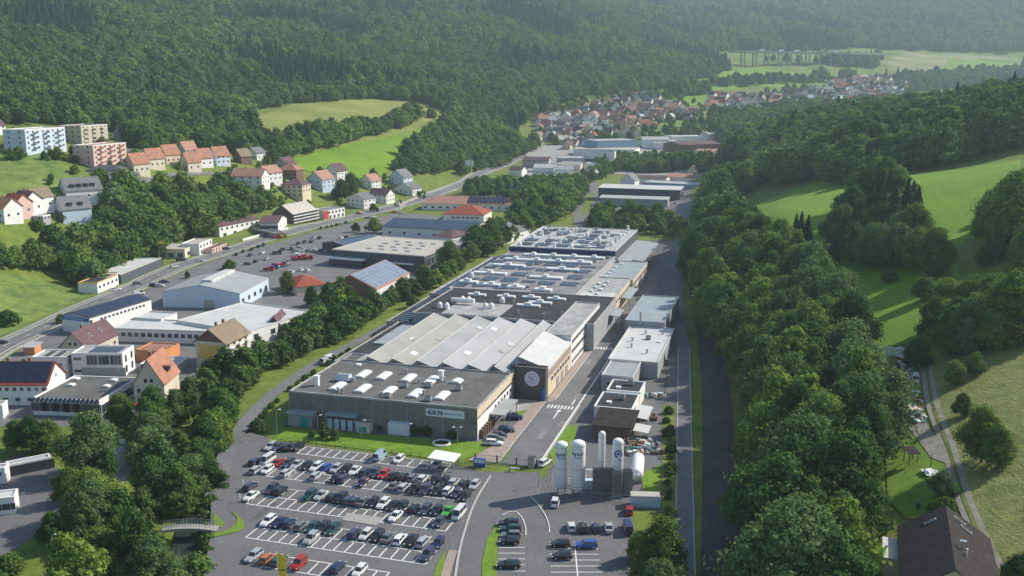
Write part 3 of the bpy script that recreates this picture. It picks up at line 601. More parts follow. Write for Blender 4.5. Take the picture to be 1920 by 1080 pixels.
# dark lower roof on the left
for a0, a1, b0, b1, h, rm, lab in ((41.2, 96, -61, -50.4, 5.6, 'black_roof', 'long low black roofed strip along the left side of the saw-tooth hall'),
                                  (96.2, 142, -66, -55.4, 5.4, 'black_roof', 'low black roofed strip beside the grassy path left of the black roofed block'),
                                  (142.2, 232, -66, -57.2, 6.4, 'stained_roof', 'low grey roofed strip with solar rows along the left side of the big hall')):
    pos, rot, w_, d_ = wb(a0, a1, b0, b1); o = bld('side_building', lab, 'factory', pos, rot, w_, d_, h, wm='grey_wall', rm=rm, par='stained_roof')
    if a0 < 50:
        q = MB(); q.box(-2.2, 2.2, -14, 14, 0, .4, 'blue_roof'); q.build('rooflight', o).location = (0, 10, h - .35)
    else:
        q = MB()
        for i in range(int(d_ / 3)): q.box(-3, 2.4, -d_ / 2 + 2 + 3 * i, -d_ / 2 + 3.5 + 3 * i, .0, .3, 'solar_blue' if a0 > 140 else 'solar')
        q.build('solar_panel', o).location = (0, 0, h - .33)
# black roofed block
pos, rot, w_, d_ = wb(94.5, 139.8, -55, 12.6)
blk = bld('factory_block', 'black roofed block with white ducts and silos behind the saw-tooth hall', 'factory', pos, rot, w_, d_, 9.8, wm='grey_wall', rm='black_roof', par='stained_roof')
q = MB(); q.box(-11.5, 10.5, -10, 10, 0, .05, 'stained_roof'); q.build('roof_membrane', blk).location = (-12, -10, 9.45)
q = MB(); q.box(-4.5, 4.5, -1, 1, 0, .8, 'light_dome'); q.box(-4.6, 4.6, -1.1, 1.1, 0, .3, 'pale_roof'); q.box(-1.2, 1.2, -.7, .7, .8, 1.5, 'white_paint'); lm1 = q.mesh('rooflight')
for x, y in ((4.5, -1), (7.5, 5), (-20, 12), (-8, 12), (2, 13), (12, 13)): inst('rooflight', lm1, blk, (x, y, 9.45), sc_=(1 if y < 10 else .8, 1, 1))
q = MB(); q.cyl(0, 0, 0, 9, .9, 'white_paint', 14); ob = q.build('duct_pipe', blk); ob.location = (-25, -4, 11); ob.rotation_euler = (0, R(90), 0)
roof_kit(blk, [('silo', -27, -12), ('silo', -24, -12.5), ('silo', -10, -9), ('silo', -8, -8), ('silo', -22, 0), ('silo', -19.5, 0), ('silo', -7, 3), ('duct', -2, 2), ('duct', 20, -12), ('duct', 24, -4), ('duct', 4, -14), ('duct', 14, -16)], 9.45)
# three-storey office range facing the works road
pos, rot, w_, d_ = wb(72, 122, .3, 9.4)
off = bld('office_range', 'three storey white office range with stained grey flat roof along the works road', 'office', pos, rot, w_, d_, 11.2, wm='white_wall', rm='stained_roof', par='pale_roof', win=[('R', 18, 2.0, 1.3, 1.2, (.02, .98)), ('R', 18, 2.0, 1.4, 4.6, (.02, .98)), ('R', 18, 2.0, 1.3, 8, (.02, .98)), ('F', 2, 1.4, 1.3, 8)])
m = MB(); m.box(4.7, 4.8, 2, 16, 7.2, 8.0, 'orange_wall'); m.build('coloured_panel', off)
# white shed roof in front of it
def shed():
    pos, rot, w_, d_ = wb(40, 71.5, .3, 9.4); root = empty('shed_hall', pos, rot); tag(root, 'white mono-pitch roofed hall directly behind the dark emblem tower', 'factory')
    m = MB(); x0, x1, y0, y1 = -w_ / 2, w_ / 2, -d_ / 2, d_ / 2; m.box(x0, x1, y0, y1, 0, 8.6, 'sand_wall')
    m.add([(x0, y1, 8.6), (x1, y1, 8.6), (x0, y1, 11.8), (x0, y1 - .3, 8.6), (x1, y1 - .3, 8.6), (x0, y1 - .3, 11.8)], [(0, 1, 2), (5, 4, 3), (1, 4, 5, 2), (0, 2, 5, 3)], 'dark_wall'); m.box(x1, x1 + .05, y0, y1, 5.9, 8, 'pinkish_paving'); m.build('wall', root)
    r = MB(); r.quadslab([(x0, y0 - .2, 11.9), (x1 + .3, y0 - .2, 8.7), (x1 + .3, y1 + .2, 8.7), (x0, y1 + .2, 11.9)], (0, 0, 1), .2, 'white_roof'); r.build('roof', root)
    put_windows(root, w_ + .1, d_, [('R', 7, 2.4, 1.4, 4, (.1, .95)), ('R', 3, 3, 3, 0, (.3, .9), 'roller_door')])
shed()
# big rear hall with rows of white rooflights
pos, rot, w_, d_ = wb(140, 231.6, -57, -3.8)
rear = bld('factory_hall', 'wide rear hall with long white rooflights and blue solar rows', 'factory', pos, rot, w_, d_, 9.6, wm='grey_wall', rm='rear_roof', par='pale_roof')
def lightrow(L, x, y, z=9.25):
    m = MB(); m.box(-L / 2, L / 2, -1.5, 1.5, 0, 1.0, 'light_dome'); m.box(-L / 2 - .1, L / 2 + .1, -1.6, 1.6, 0, .35, 'pale_roof')
    for i in range(max(1, int(L / 9))): xx = -L / 2 + (i + .5) * L / max(1, int(L / 9)); m.box(xx - 1, xx + 1, -.9, .9, 1.0, 1.9, 'white_paint')
    o = m.build('rooflight', rear); o.location = (x, y, z)
for L, x, y in ((40, 3, 38), (42, -1.5, 24), (15, -16, 8), (14.5, 10, 5), (15, -19, -12), (14.5, 7, -15), (8, -22, -33), (7, -11, -36), (7, 0, -38), (7, 12, -40)): lightrow(L, x, y)
for k in range(34):
    if rnd.random() < .18: continue
    q = MB(); nr_ = rnd.choice([3, 4, 5, 6]); x = -24 + (k % 6) * 8.6 + rnd.uniform(-.6, .6); y = -40 + (k // 6) * 13.5 + rnd.uniform(-1, 1)
    for i in range(nr_): q.box(-rnd.uniform(2.4, 3.9), rnd.uniform(2.4, 3.9), i * 1.5, i * 1.5 + 1.0, .12 * 0, .35, 'solar_blue' if (k * 7) % 3 else 'solar')
    q.build('solar_panel', rear).location = (x, y, 9.25)
roof_kit(rear, [('silo', -25, -20), ('silo', -23, -33), ('unit', 20, 28), ('unit', 24, 40), ('duct', -3, -3), ('duct', 3, -4), ('unit', -7, 14), ('duct', -10, -20)], 9.25)
pos, rot, w_, d_ = wb(140, 186, -3.6, 11)
o2 = bld('side_building', 'lower cream walled wing with pale roof right of the big rear hall', 'factory', pos, rot, w_, d_, 8.4, wm='sand_wall', rm='stained_roof', par='pale_roof', win=[('R', 12, 2.2, 1.4, 1.5), ('R', 12, 2.2, 1.4, 5)])
q = MB(); q.box(-7, 6.8, -22.5, -8, 0, .04, 'white_roof'); q.build('roof_membrane', o2).location = (0, 0, 8.05)
dm2 = dome_mesh(1.4, 1.4, .4)
for i in range(8): inst('rooflight', dm2, o2, (-4 + (i % 2) * 3, -16 + i * 4, 8.08))
pos, rot, w_, d_ = wb(186.2, 231, -3.6, 12)
o3 = bld('side_building', 'grey roofed wing right of the big rear hall before the far hall', 'factory', pos, rot, w_, d_, 7.8, wm='cream_wall', rm='blue_roof', par='cream_roof', win=[('R', 12, 2.2, 1.4, 1.5), ('R', 12, 2.2, 1.4, 4.6)])
roof_kit(o3, [('hatch', -5, -18), ('hatch', -5, -10), ('hatch', -5, -2), ('hatch', -5, 6), ('hatch', -3, 14), ('unit', -6, 18)], 7.45)
# far hall
pos, rot, w_, d_ = wb(233.4, 305, -57.5, -4)
far = bld('factory_hall', 'far hall with raised white parapet and crowded roof plant at the end of the works', 'factory', pos, rot, w_, d_, 12, wm='dark_wall', rm='pale_roof', par='white_roof', win=())
m = MB(); m.box(-w_ / 2 - .1, w_ / 2 + .1, -d_ / 2 - .12, -d_ / 2 - .07, 8.8, 11.6, 'navy'); m.build('fascia', far)
for k in range(24):
    if rnd.random() < .15: continue
    q = MB(); x = -20 + (k % 5) * 9 + rnd.uniform(-1, 1); y = -30 + (k // 5) * 12.5 + rnd.uniform(-1.5, 1.5)
    for i in range(4): q.box(-3.2, 3.2, i * 1.9, i * 1.9 + 1.3, .1, .5, 'solar_blue' if k % 3 else 'solar')
    q.build('solar_panel', far).location = (x, y, 11.65)
roof_kit(far, [(rnd.choice(['hatch', 'hatch', 'silo', 'duct', 'unit', 'stack']), -22 + (k % 6) * 8.8, -33 + (k // 6) * 13) for k in range(36)], 11.65)
for k in range(26):
    q = MB(); q.box(-rnd.uniform(.8, 2.6), rnd.uniform(.8, 2.6), -rnd.uniform(.4, 1.2), rnd.uniform(.4, 1.2), 0, rnd.uniform(.5, 1.6), rnd.choice(['white_paint', 'white_paint', 'grey_metal', 'light_dome'])); q.build('roof_plant', far).location = (rnd.uniform(-23, 23), rnd.uniform(-33, 33), 11.65)
pos, rot, w_, d_ = wb(236, 300, -3.8, 3.2)
bld('side_building', 'narrow grey lean-to along the right side of the far hall', 'factory', pos, rot, w_, d_, 6, roof='mono', rh=.6, wm='brown_wall', rm='metal_roof', ridge='y')
# canopies on the yard side of the rear halls
def canopy(lab, a0, a1, b0, b1, h, m='metal_roof'):
    pos, rot, w_, d_ = wb(a0, a1, b0, b1); r = empty('canopy', pos, rot); tag(r, lab, 'canopy'); q = MB(); q.quadslab([(-w_ / 2, -d_ / 2, h), (w_ / 2, -d_ / 2, h - .4), (w_ / 2, d_ / 2, h - .4), (-w_ / 2, d_ / 2, h)], (0, 0, 1), .25, m); q.build('roof', r)
    for x in (-w_ / 2 + .3, w_ / 2 - .3):
        for y in (-d_ / 2 + .5, d_ / 2 - .5): q = MB(); q.box(x - .12, x + .12, y - .12, y + .12, 0, h - .41, 'grey_metal'); q.build('post', r)
canopy('blue grey yard canopy beside the lower cream walled wing', 160, 182, 11.3, 15, 5, 'blue_roof'); canopy('small pale blue canopy at the far end of the office range', 124, 136, 13, 16.5, 6, 'blue_roof'); canopy('rusty brown loading frame next to the office range end', 122, 128, 9.8, 12.6, 5, 'brown_wall')
canopy('long sloping grey canopy beside the far hall', 240, 296, 3.4, 9, 6.5)
# halls on the right of the works road
pos, rot, w_, d_ = wb(113, 158, 20.5, 35)
h1_ = bld('storage_hall', 'tall pale grey flat roofed storage hall right of the works road', 'storage hall', pos, rot, w_, d_, 7.5, wm='grey_wall', rm='blue_roof', par='blue_roof', win=[('L', 5, 4, 4, 0, (.1, .9), 'roller_door')])
m = MB(); m.cyl(0, 0, 0, 11, .35, 'grey_metal'); m.build('chimney', h1_).location = (-1.5, -23.2, 0)
pos, rot, w_, d_ = wb(67.5, 112.8, 22.5, 38.5)
h2_ = bld('storage_hall', 'low white roofed storage hall in front of the tall grey one', 'storage hall', pos, rot, w_, d_, 5.6, wm='grey_wall', rm='white_roof', par='white_roof')
roof_kit(h2_, [('duct', -4, 2), ('duct', -3, -6), ('unit', 1, 6), ('duct', 3, -12), ('duct', -1, 13), ('hatch', 5, 3), ('duct', 5, 14)], 5.2)
pos, rot, w_, d_ = wb(50.5, 67.3, 23.6, 33.2)
bld('storage_hall', 'small pale annex roof nearest the camera joined to the low storage hall', 'storage hall', pos, rot, w_, d_, 5.4, wm='grey_wall', rm='metal_roof', par='white_roof', win=[('F', 2, 1.5, 1.2, 2)])
for a0, a1, b0, b1, h, lab in ((38.5, 49, 27.4, 37.2, 4.6, 'dark flat roofed store with white eaves, farther of the two beside the scrap yard'), (24, 37.5, 26.5, 37.2, 4.2, 'dark flat roofed store with white eaves, nearer of the two beside the scrap yard')):
    pos, rot, w_, d_ = wb(a0, a1, b0, b1); o = bld('store_building', lab, 'store', pos, rot, w_, d_, h, wm='white_wall', rm='black_roof', par='white_paint', win=[('F', 2, 1.6, 1.2, 1.6), ('L', 2, 2, 2.4, 0, (.2, .8), 'roller_door')]); roof_kit(o, [('unit', 1, 2), ('hatch', -2, -2)], h - .35)
pos, rot, w_, d_ = wb(10, 22, 29, 39)
o = bld('open_shed', 'weathered black corrugated lean-to shed before the dark stores', 'shed', pos, rot, w_, d_, 3.6, roof='mono', rh=.8, wm='brown_wall', rm='charcoal_tile')
canopy('white awning roof at the right edge of the dark stores', 20, 31, 37.6, 42, 3.2, 'white_roof'); canopy('small white awning beside the weathered lean-to shed', 11, 17, 39.4, 43.5, 2.6, 'white_roof')
# gate house canopy, gates
canopy('white bus-shelter like canopy at the car park corner by the lawn', -22.5, -17, -5.5, 1.2, 3, 'white_paint')
def gate():
    r = empty('entrance_gate', (*W(-13.6, 14)[:2], 0), PB); tag(r, 'grey sliding gate and booths across the works road', 'gate')
    q = MB()
    for x in np.arange(-10, 5.5, .35): q.box(x, x + .06, -.03, .03, .1, 1.7, 'grey_metal')
    q.box(-10, 5.5, -.05, .05, 1.7, 1.8, 'grey_metal'); q.box(-10, 5.5, -.05, .05, .1, .2, 'grey_metal'); q.build('gate_leaf', r)
    for x in (-10.2, -4.5, .5, 5.6): q = MB(); q.box(x - .15, x + .15, -.15, .15, 0, 2, 'dark_metal'); q.build('post', r)
    q = MB(); q.box(-9.5, -6.5, -3.6, -3.0, 0, 2.2, 'blue_paint'); q.box(-9.3, -6.7, -3.62, -3.6, 1.0, 2.0, 'sign_white'); q.build('notice_board', r)
    q = MB(); q.box(0, 2.4, -4.4, -4.2, .9, 1.1, 'white_paint'); q.box(-.2, .2, -4.5, -4.1, 0, 1.1, 'grey_metal'); q.build('barrier', r)
    q = MB(); q.box(3.6, 5.2, -.9, .9, 0, 2.4, 'grey_metal'); q.box(3.5, 5.3, -1, 1, 2.4, 2.5, 'dark_metal'); q.build('booth', r)
gate()
def planter():
    p = G(828, 833, 0); r = MB(); n = 24
    for i in range(n):
        a = 6.2832 * i / n; b = 6.2832 * (i + 1) / n
        r.add([(x * math.cos(t), x * math.sin(t), z) for z in (0, .6) for t in (a, b) for x in (2.0, 2.4)], [(1, 3, 7, 5), (4, 5, 7, 6), (0, 4, 6, 2)], 'white_wall')
    o = empty('round_planter', p); tag(o, 'round white walled planter on the lawn before the front hall', 'planter'); r.build('rim_wall', o)
    r = MB(); r.cyl(0, 0, 0, .35, 2.0, 'forest_floor', 24); r.build('soil', o)
planter()
# ------------------------------------------------------------------ gas tanks
def vessel(lab, px, py, hh, rad, logo=None, legs=True, m='white_paint'):
    p = G(px, py, 0); o = empty('gas_tank', (p.x, p.y, 0)); tag(o, lab, 'gas tank', None); z0 = 1.2 if legs else .2; n = 20; b = MB(); prof = [(0.15, z0), (.75, z0 + .2), (1, z0 + .7), (1, hh - .9), (.9, hh - .4), (.6, hh - .1), (.12, hh)]
    v = [(rad * r * math.cos(6.2832 * i / n), rad * r * math.sin(6.2832 * i / n), z) for r, z in prof for i in range(n)]
    f = [(k * n + i, k * n + (i + 1) % n, (k + 1) * n + (i + 1) % n, (k + 1) * n + i) for k in range(len(prof) - 1) for i in range(n)] + [tuple(range(n - 1, -1, -1)), tuple(range((len(prof) - 1) * n, len(prof) * n))]
    b.add(v, f, m); b.build('vessel', o, smooth=True)
    q = MB()
    for sx in (-.22, .22): q.tube((rad * .6 + sx, -rad * .86, z0), (rad * .6 + sx, -rad * .86, hh - .4), .04, 'grey_metal', 4)
    for k in range(int(hh * 1.6)): q.box(rad * .6 - .22, rad * .6 + .22, -rad * .88, -rad * .84, z0 + k * .6, z0 + k * .6 + .06, 'grey_metal')
    q.build('ladder', o); q = MB()
    for zz_ in (z0 + 1.2, hh * .5, hh - 1.2): q.cyl(0, 0, zz_, zz_ + .12, rad + .03, 'pale_roof', 20)
    q.build('ring_band', o)
    if legs:
        for a in range(4): q = MB(); t = R(45 + 90 * a); q.tube((rad * .85 * math.cos(t), rad * .85 * math.sin(t), 0), (rad * .8 * math.cos(t), rad * .8 * math.sin(t), z0 + .8), .13, 'grey_metal'); q.build('leg', o)
    if logo:
        q = empty('emblem', (0, 0, 0)); q.parent = o
        if logo == 'round':
            t = MB()
            for k in range(20):
                a, c = 6.2832 * k / 20, 6.2832 * (k + 1) / 20
                if k not in (15, 16): t.add([(r_ * math.cos(x), -rad - .06 + .1 * (r_ * math.cos(x)) ** 2 * .9, r_ * math.sin(x)) for x in (a, c) for r_ in (.62, .95)], [(0, 1, 3, 2)], 'blue_paint')
            t.box(-.28, .28, -rad - .08, -rad - .04, -.28, .28, 'blue_paint'); t.box(.05, .9, -rad - .02, -rad + .06, -1.5, -1.35, 'navy'); t.build('logo', o).location = (-.1, 0, hh - 3.3); bpy.data.objects.remove(q)
        else:
            bpy.data.objects.remove(q)
            for i, chh in enumerate(logo):
                a = (i - (len(logo) - 1) / 2) * .66 / rad * .95; text(o, chh, 1.15, 'navy', ((rad + .02) * math.sin(a) - .1, -(rad + .03) * math.cos(a), hh - 2.7), (R(90), 0, a), bold=.03)
            t = MB(); t.box(-.8, .8, -rad - .02, -rad + .2, -.06, .06, 'blue_paint'); t.build('underline', o).location = (0, 0, hh - 3.6)
vessel('leftmost and shorter of the two pale blue white gas tanks with a dark name', 1052, 925, 12.6, 1.45, 'tycze')
vessel('taller of the two gas tanks with a dark name, second tank from the left', 1083, 928, 13.2, 1.65, 'tycze')
vessel('slimmest and tallest white gas column, left of the tank with a round logo', 1127, 918, 14.3, .85, None)
vessel('white gas tank with a round blue logo near its top', 1157, 922, 13.0, 1.25, 'round')
def lying_tank():
    p = G(1193, 912, 0); q = G(1197, 868, 0); o = empty('lying_tank', p, math.atan2(q.y - p.y, q.x - p.x)); tag(o, 'white horizontal gas tank lying on saddles right of the upright tanks', 'gas tank'); L = 12; b = MB(); n = 20; prof = [(.1, 0), (.7, .15), (1, .9), (1, L - .9), (.7, L - .15), (.1, L)]
    v = [(x, 1.55 * r * math.cos(6.2832 * i / n), 2.6 + 1.55 * r * math.sin(6.2832 * i / n)) for r, x in prof for i in range(n)]
    b.add(v, [(k * n + i, k * n + (i + 1) % n, (k + 1) * n + (i + 1) % n, (k + 1) * n + i) for k in range(5) for i in range(n)] + [tuple(range(n)), tuple(range(5 * n, 6 * n))], 'white_paint'); b.build('vessel', o, smooth=True)
    for x in (2, L - 2): b = MB(); b.box(x - .3, x + .3, -1.2, 1.2, 0, 1.5, 'concrete'); b.build('saddle', o)
lying_tank()
ev = MB()
for x in np.arange(-.95, 1, .38):
    for y in np.arange(-.95, 1, .38): ev.box(x - .13, x + .13, y - .02, y + .02, .5, 6, 'grey_metal'); ev.box(x - .02, x + .02, y - .13, y + .13, .5, 6, 'dark_metal')
ev.box(-1.1, 1.1, -1.1, 1.1, .3, .5, 'grey_metal'); evm = ev.mesh('fin_stack')
lg = MB(); lg.box(-.06, .06, -.06, .06, 0, .3, 'grey_metal'); lgm = lg.mesh('leg')
for i, (x, y) in enumerate(((1120, 925), (1139, 925), (1156, 932), (1176, 928))):
    p = G(x, y, 0); o = empty('vaporizer', (p.x, p.y, 0)); tag(o, f"{nth(i + 1)} from the left of the grey finned vaporizers at the foot of the gas tanks", 'vaporizer', 'finned vaporizers by the gas tanks'); inst('fin_stack', evm, o)
    for sx in (-1, 1):
        for sy in (-1, 1): inst('leg', lgm, o, (sx, sy, 0))
p = G(1209, 948, 0); c = empty('shipping_container', (p.x, p.y, 0), R(-4)); tag(c, 'pale blue box container at the right end of the gas tank compound', 'container')
b = MB(); b.box(-3.2, 3.2, -1.3, 1.3, .1, 2.7, 'pale_blue_wall'); [b.box(-3.2 + .4 * i, -3.05 + .4 * i, -1.34, -1.3, .3, 2.5, 'pale_blue_wall') for i in range(16)]; b.build('body', c)
b = MB(); b.box(-3.25, 3.25, -1.35, 1.35, 2.7, 2.8, 'cream_roof'); b.build('roof', c); b = MB(); b.box(3.2, 3.26, -1.2, 1.2, .2, 2.6, 'white_paint'); b.build('door', c)
b = MB()
for x0_, y0_, x1_, y1_ in ((1034, 925, 1040, 880), (1034, 928, 1185, 945), (1040, 880, 1060, 868)):
    p, q = G(x0_, y0_, 0), G(x1_, y1_, 0); n = int((q - p).length / 2.4) + 1
    for i in range(n + 1): r = p.lerp(q, i / n); b.box(r.x - .04, r.x + .04, r.y - .04, r.y + .04, 0, 1.9, 'grey_metal')
    for z in (.1, .7, 1.3, 1.9): b.tube(p + Vector((0, 0, z)), q + Vector((0, 0, z)), .03, 'grey_metal', 4)
tag(b.build('fence'), 'grey wire fence round the gas tank compound', 'fence')
b = MB(); p, q = G(1060, 917, 0), G(1180, 925, 0)
for z, off_ in ((1.4, 1.5), (1.8, 1.9)): b.tube((p.x, p.y + off_, z), (q.x, q.y + off_, z), .14, 'white_paint')
p, q = G(1098, 905, 0), G(1130, 905, 0); b.tube((p.x, p.y, 3.2), (q.x, q.y, 3.2), .3, 'white_paint'); b.tube((p.x, p.y, 0), (p.x, p.y, 3.2), .2, 'white_paint'); b.box(p.x - 1, p.x + 1.8, p.y - 4, p.y - 2.6, 0, 2.2, 'pale_blue_wall')
tag(b.build('pipework'), 'white gas pipes and cabinet between the upright tanks', 'pipes')
# ================================================================== RETAIL AND HOUSES LEFT OF THE WORKS
def fbb(name, label, cat, P0, P1, P2, h, z0=0, **k):
    pos, rot, w_, d_ = fb(P0, P1, P2, h, z0); return bld(name, label, cat, pos, rot, w_, d_, h, **k)
sm = fbb('supermarket', 'large dark walled supermarket with a cream flat roof', 'supermarket', (622, 467), (795, 480), (855, 451), 8, wm='dark_wall', rm='cream_roof', par='cream_roof', win=[('R', 8, 3, 3.6, 2.6, (.05, .8))])
w_, d_, _ = sm['_dim']; dq = dome_mesh(1.6, 3, .12, 'grey_metal')
for i in range(4):
    for j in range(4): inst('rooflight', dq, sm, (-w_ * .2 + i * w_ * .14 + (j % 2) * 2, -d_ * .28 + j * d_ * .17, 7.65))
q = MB(); q.box(-w_ * .52, -w_ * .12, -d_ / 2 - 3.5, -d_ / 2 - .1, 3.6, 4.4, 'white_paint'); q.box(-w_ * .5, -w_ * .14, -d_ / 2 - 3, -d_ / 2 - 2.8, 0, 3.6, 'glass'); q.build('canopy', sm)
q = MB(); q.box(w_ * .18, w_ * .4, -d_ / 2 - 2.5, -d_ / 2 - .1, 3.4, 3.8, 'white_paint'); q.build('canopy', sm)
fbb('blue_roof_shed', 'blue tilted solar roof shed behind the supermarket car park', 'shed', (604, 455), (652, 462), (684, 443), 5, roof='gable', rh=1.5, ridge='y', wm='dark_wall', rm='blue_roof', pv=-5, pvm='solar_blue')
p = G(707, 543, 5.5); c_ = Vector((p.x, p.y, 0)) + Vector((math.cos(PB), math.sin(PB), 0)) * -12.2 + Vector((math.sin(TH), math.cos(TH), 0)) * 19
bld('solar_hall', 'white walled hall with a blue solar roof between the supermarket and the path', 'hall', (c_.x, c_.y, 0), PB, 24, 38, 5.5, roof='gable', rh=5.6, ridge='y', wm='white_wall', gm='brown_wall', rm='salmon_tile', ov=.3, pv=9, pvm='solar_sky', win=[('R', 6, 2, 1, 3.4, (.4, .95))])
q = MB(); q.box(-12, 12, -19.06, -19.0, 0, 5.5, 'brown_wall'); q.build('cladding', bpy.data.objects['solar_hall'])
fbb('red_roof_house', 'long low red hip roof behind trees left of the solar hall', 'house', (556, 538), (612, 532), (625, 513), 4, roof='hip', rh=3, wm='cream_wall', rm='red_tile')
bh = fbb('sheet_metal_hall', 'pale blue sheet metal hall with a shallow gable and raised ridge light', 'hall', (304, 547), (449, 551), (502, 522), 6.5, roof='gable', rh=3.2, ridge='y', wm='pale_blue_wall', rm='metal_roof', ov=.2, win=[('F', 1, 4.5, 3.5, 0, (.55, .65), 'roller_door'), ('R', 5, 2.5, 2, 2)])
w_, d_, _ = bh['_dim']; q = MB(); q.box(-2.2, 2.2, -d_ * .3, d_ * .45, 0, 1.2, 'white_roof'); q.build('ridge_light', bh).location = (0, 0, 9.4)
fbb('workshop', 'long white flat roofed workshop with a row of dark windows behind the beige apartments', 'workshop', (208, 615), (403, 621), (425, 602), 5, wm='white_wall', rm='white_roof', par='white_roof', win=[('F', 15, 1.8, 1.6, 2, (.02, .98))])
fbb('workshop', 'wide white roofed workshop hall at the end of the long windowed one', 'workshop', (330, 600), (463, 621), (526, 575), 5.9, wm='white_wall', rm='white_roof', par='white_roof', win=[('R', 4, 2.5, 2, 2)])
fbb('workshop', 'small raised white box roof on the left of the long workshops', 'workshop', (250, 595), (302, 598), (319, 585), 5.6, wm='white_wall', rm='white_roof', par='white_roof')
o = fbb('solar_warehouse', 'white warehouse with a dark solar roof and blue gable band beside the main road', 'warehouse', (116, 592), (167, 597), (255, 559), 6, roof='gable', rh=1.8, ridge='y', wm='white_wall', rm='slate', gm='blue_wall', ov=.2, pv=-12, win=[('R', 12, 1.3, 1, 4, (.15, .9))])
w_, d_, _ = o['_dim']; q = MB(); q.box(-w_ / 2, w_ / 2, -d_ / 2 - .08, -d_ / 2, 4.6, 5.9, 'blue_paint'); q.box(-w_ * .4, w_ * .3, -d_ / 2 - .1, -d_ / 2 - .08, 5.0, 5.5, 'blue_wall'); q.build('fascia', o)
fbb('brown_roof_house', 'beige gabled house with a large brown roof below the main road', 'house', (112, 650), (162, 652), (210, 624), 5, roof='gable', rh=5, ridge='y', wm='beige_wall', rm='brown_tile', chim=2, sky=2, win=[('F', 2, 1.2, 1.3, 5.4, (.3, .7)), ('F', 3, 1.2, 1.4, 1.5), ('R', 4, 1.2, 1.4, 1.5)])
o = fbb('modern_house', 'white cubic two storey building with three large windows and solar roof', 'house', (133, 662), (229, 662), (254, 647), 8, wm='white_wall', rm='pale_roof', par='white_wall', win=[('F', 3, 3.6, 3.2, 4.1, (.28, .98)), ('F', 3, 6, 3.0, .2, (.24, .98), 'roller_door'), ('F', 1, 2.6, 1, 5.6, (.03, .2)), ('F', 1, 2.6, 1, 1.6, (.03, .2)), ('R', 2, 1.6, 2.4, 4.4), ('R', 2, 1.6, 2.4, 1)])
w_, d_, _ = o['_dim']; q = MB(); [q.box(-w_ * .2 + i * w_ * .065, -w_ * .2 + (i + .9) * w_ * .065, -d_ * .36, d_ * .3, .1, .35, 'solar') for i in range(9)]; q.build('solar_panel', o).location = (0, 0, 7.6)
o = fbb('modern_house', 'lower white cubic wing with slanted solar rows left of the three windowed white building', 'house', (59, 669), (123, 669), (141, 655), 7, wm='white_wall', rm='pale_roof', win=[('F', 1, 1.6, 3.4, 1.5, (.7, .9)), ('R', 2, 1.2, 1.6, 4)])
w_, d_, _ = o['_dim']; q = MB(); [q.quadslab([(-w_ * .25 + i * 3.4, -d_ * .38, 0), (-w_ * .25 + i * 3.4 + 2.4, -d_ * .38, .5), (-w_ * .25 + i * 3.4 + 2.4, d_ * .35, .5), (-w_ * .25 + i * 3.4, d_ * .35, 0)], (0, 0, 1), .08, 'solar') for i in range(6)]; q.build('solar_panel', o).location = (0, 0, 6.65)
o = fbb('showroom', 'low glass fronted showroom with dark flat roof and a slanted solar strip along its front', 'showroom', (60, 746), (186, 751), (233, 707), 5, wm='white_wall', rm='bitumen', par='white_wall', win=[('F', 6, 5, 2.6, 1.2, (.02, .98)), ('R', 6, 4, 2.4, 1)])
w_, d_, _ = o['_dim']; q = MB(); [q.quadslab([(-w_ / 2 + .3 + i * w_ / 15, -d_ / 2 - 1.3, 4.3), (-w_ / 2 + (i + .9) * w_ / 15, -d_ / 2 - 1.3, 4.3), (-w_ / 2 + (i + .9) * w_ / 15, -d_ / 2 - .1, 5.2), (-w_ / 2 + .3 + i * w_ / 15, -d_ / 2 - .1, 5.2)], (0, 0, 1), .08, 'solar') for i in range(15)]; q.build('solar_panel', o)
for x, y in ((-6, 2), (-8, 8), (5, 2), (4, 8)): inst('rooflight', dm2, o, (x, y, 4.62), sc_=(1.6, 1.2, 1))
fbb('solar_house', 'white house with a long black solar roof at the left edge', 'house', (-50, 720), (88, 720), (113, 698), 6.5, roof='gable', rh=5, wm='white_wall', rm='red_tile', pv=14, chim=2, win=[('F', 10, 1.1, 1.2, 4.3), ('F', 6, 1.6, 1.2, 1.2), ('R', 1, .8, 1, 7)])
fbb('orange_roof_house', 'beige house with a steep bright orange roof among the riverside trees', 'house', (250, 718), (307, 718), (334, 694), 7, roof='gable', rh=7, ridge='y', wm='cream_wall', rm='orange_tile', chim=1, dormers=1, win=[('F', 2, 1.1, 1.3, 7, (.3, .7)), ('F', 3, 1.2, 1.4, 4), ('F', 3, 1.2, 1.4, 1)])
o = fbb('apartment_house', 'beige apartment house with a yellow gable panel and tan gable roof', 'apartment house', (366, 639), (422, 643), (462, 622), 9, roof='gable', rh=4.2, ridge='y', wm='cream_wall', rm='tan_tile', gm='brown_wall', ov=.8, chim=2, win=[('R', 4, 1.4, 1.4, 1), ('R', 4, 1.4, 1.4, 4), ('R', 4, 1.4, 1.4, 7)])
w_, d_, _ = o['_dim']; q = MB(); q.box(-w_ * .42, w_ * .42, -d_ / 2 - .06, -d_ / 2, 3, 8, 'yellow_panel'); q.build('gable_panel', o)
bm_ = MB(); bm_.box(0, 1.3, -1.6, 1.6, 0, .15, 'concrete'); bm_.box(1.2, 1.3, -1.6, 1.6, .15, 1.1, 'white_wall'); bmm = bm_.mesh('balcony')
for z in (3.4, 6.4):
    for y in (-5, 1, 6): inst('balcony', bmm, o, (w_ / 2, y, z))
fbb('orange_building', 'low orange walled flat building behind the white cubic house', 'garage', (254, 655), (308, 658), (322, 643), 4, wm='orange_wall', rm='salmon_tile', par='orange_wall')
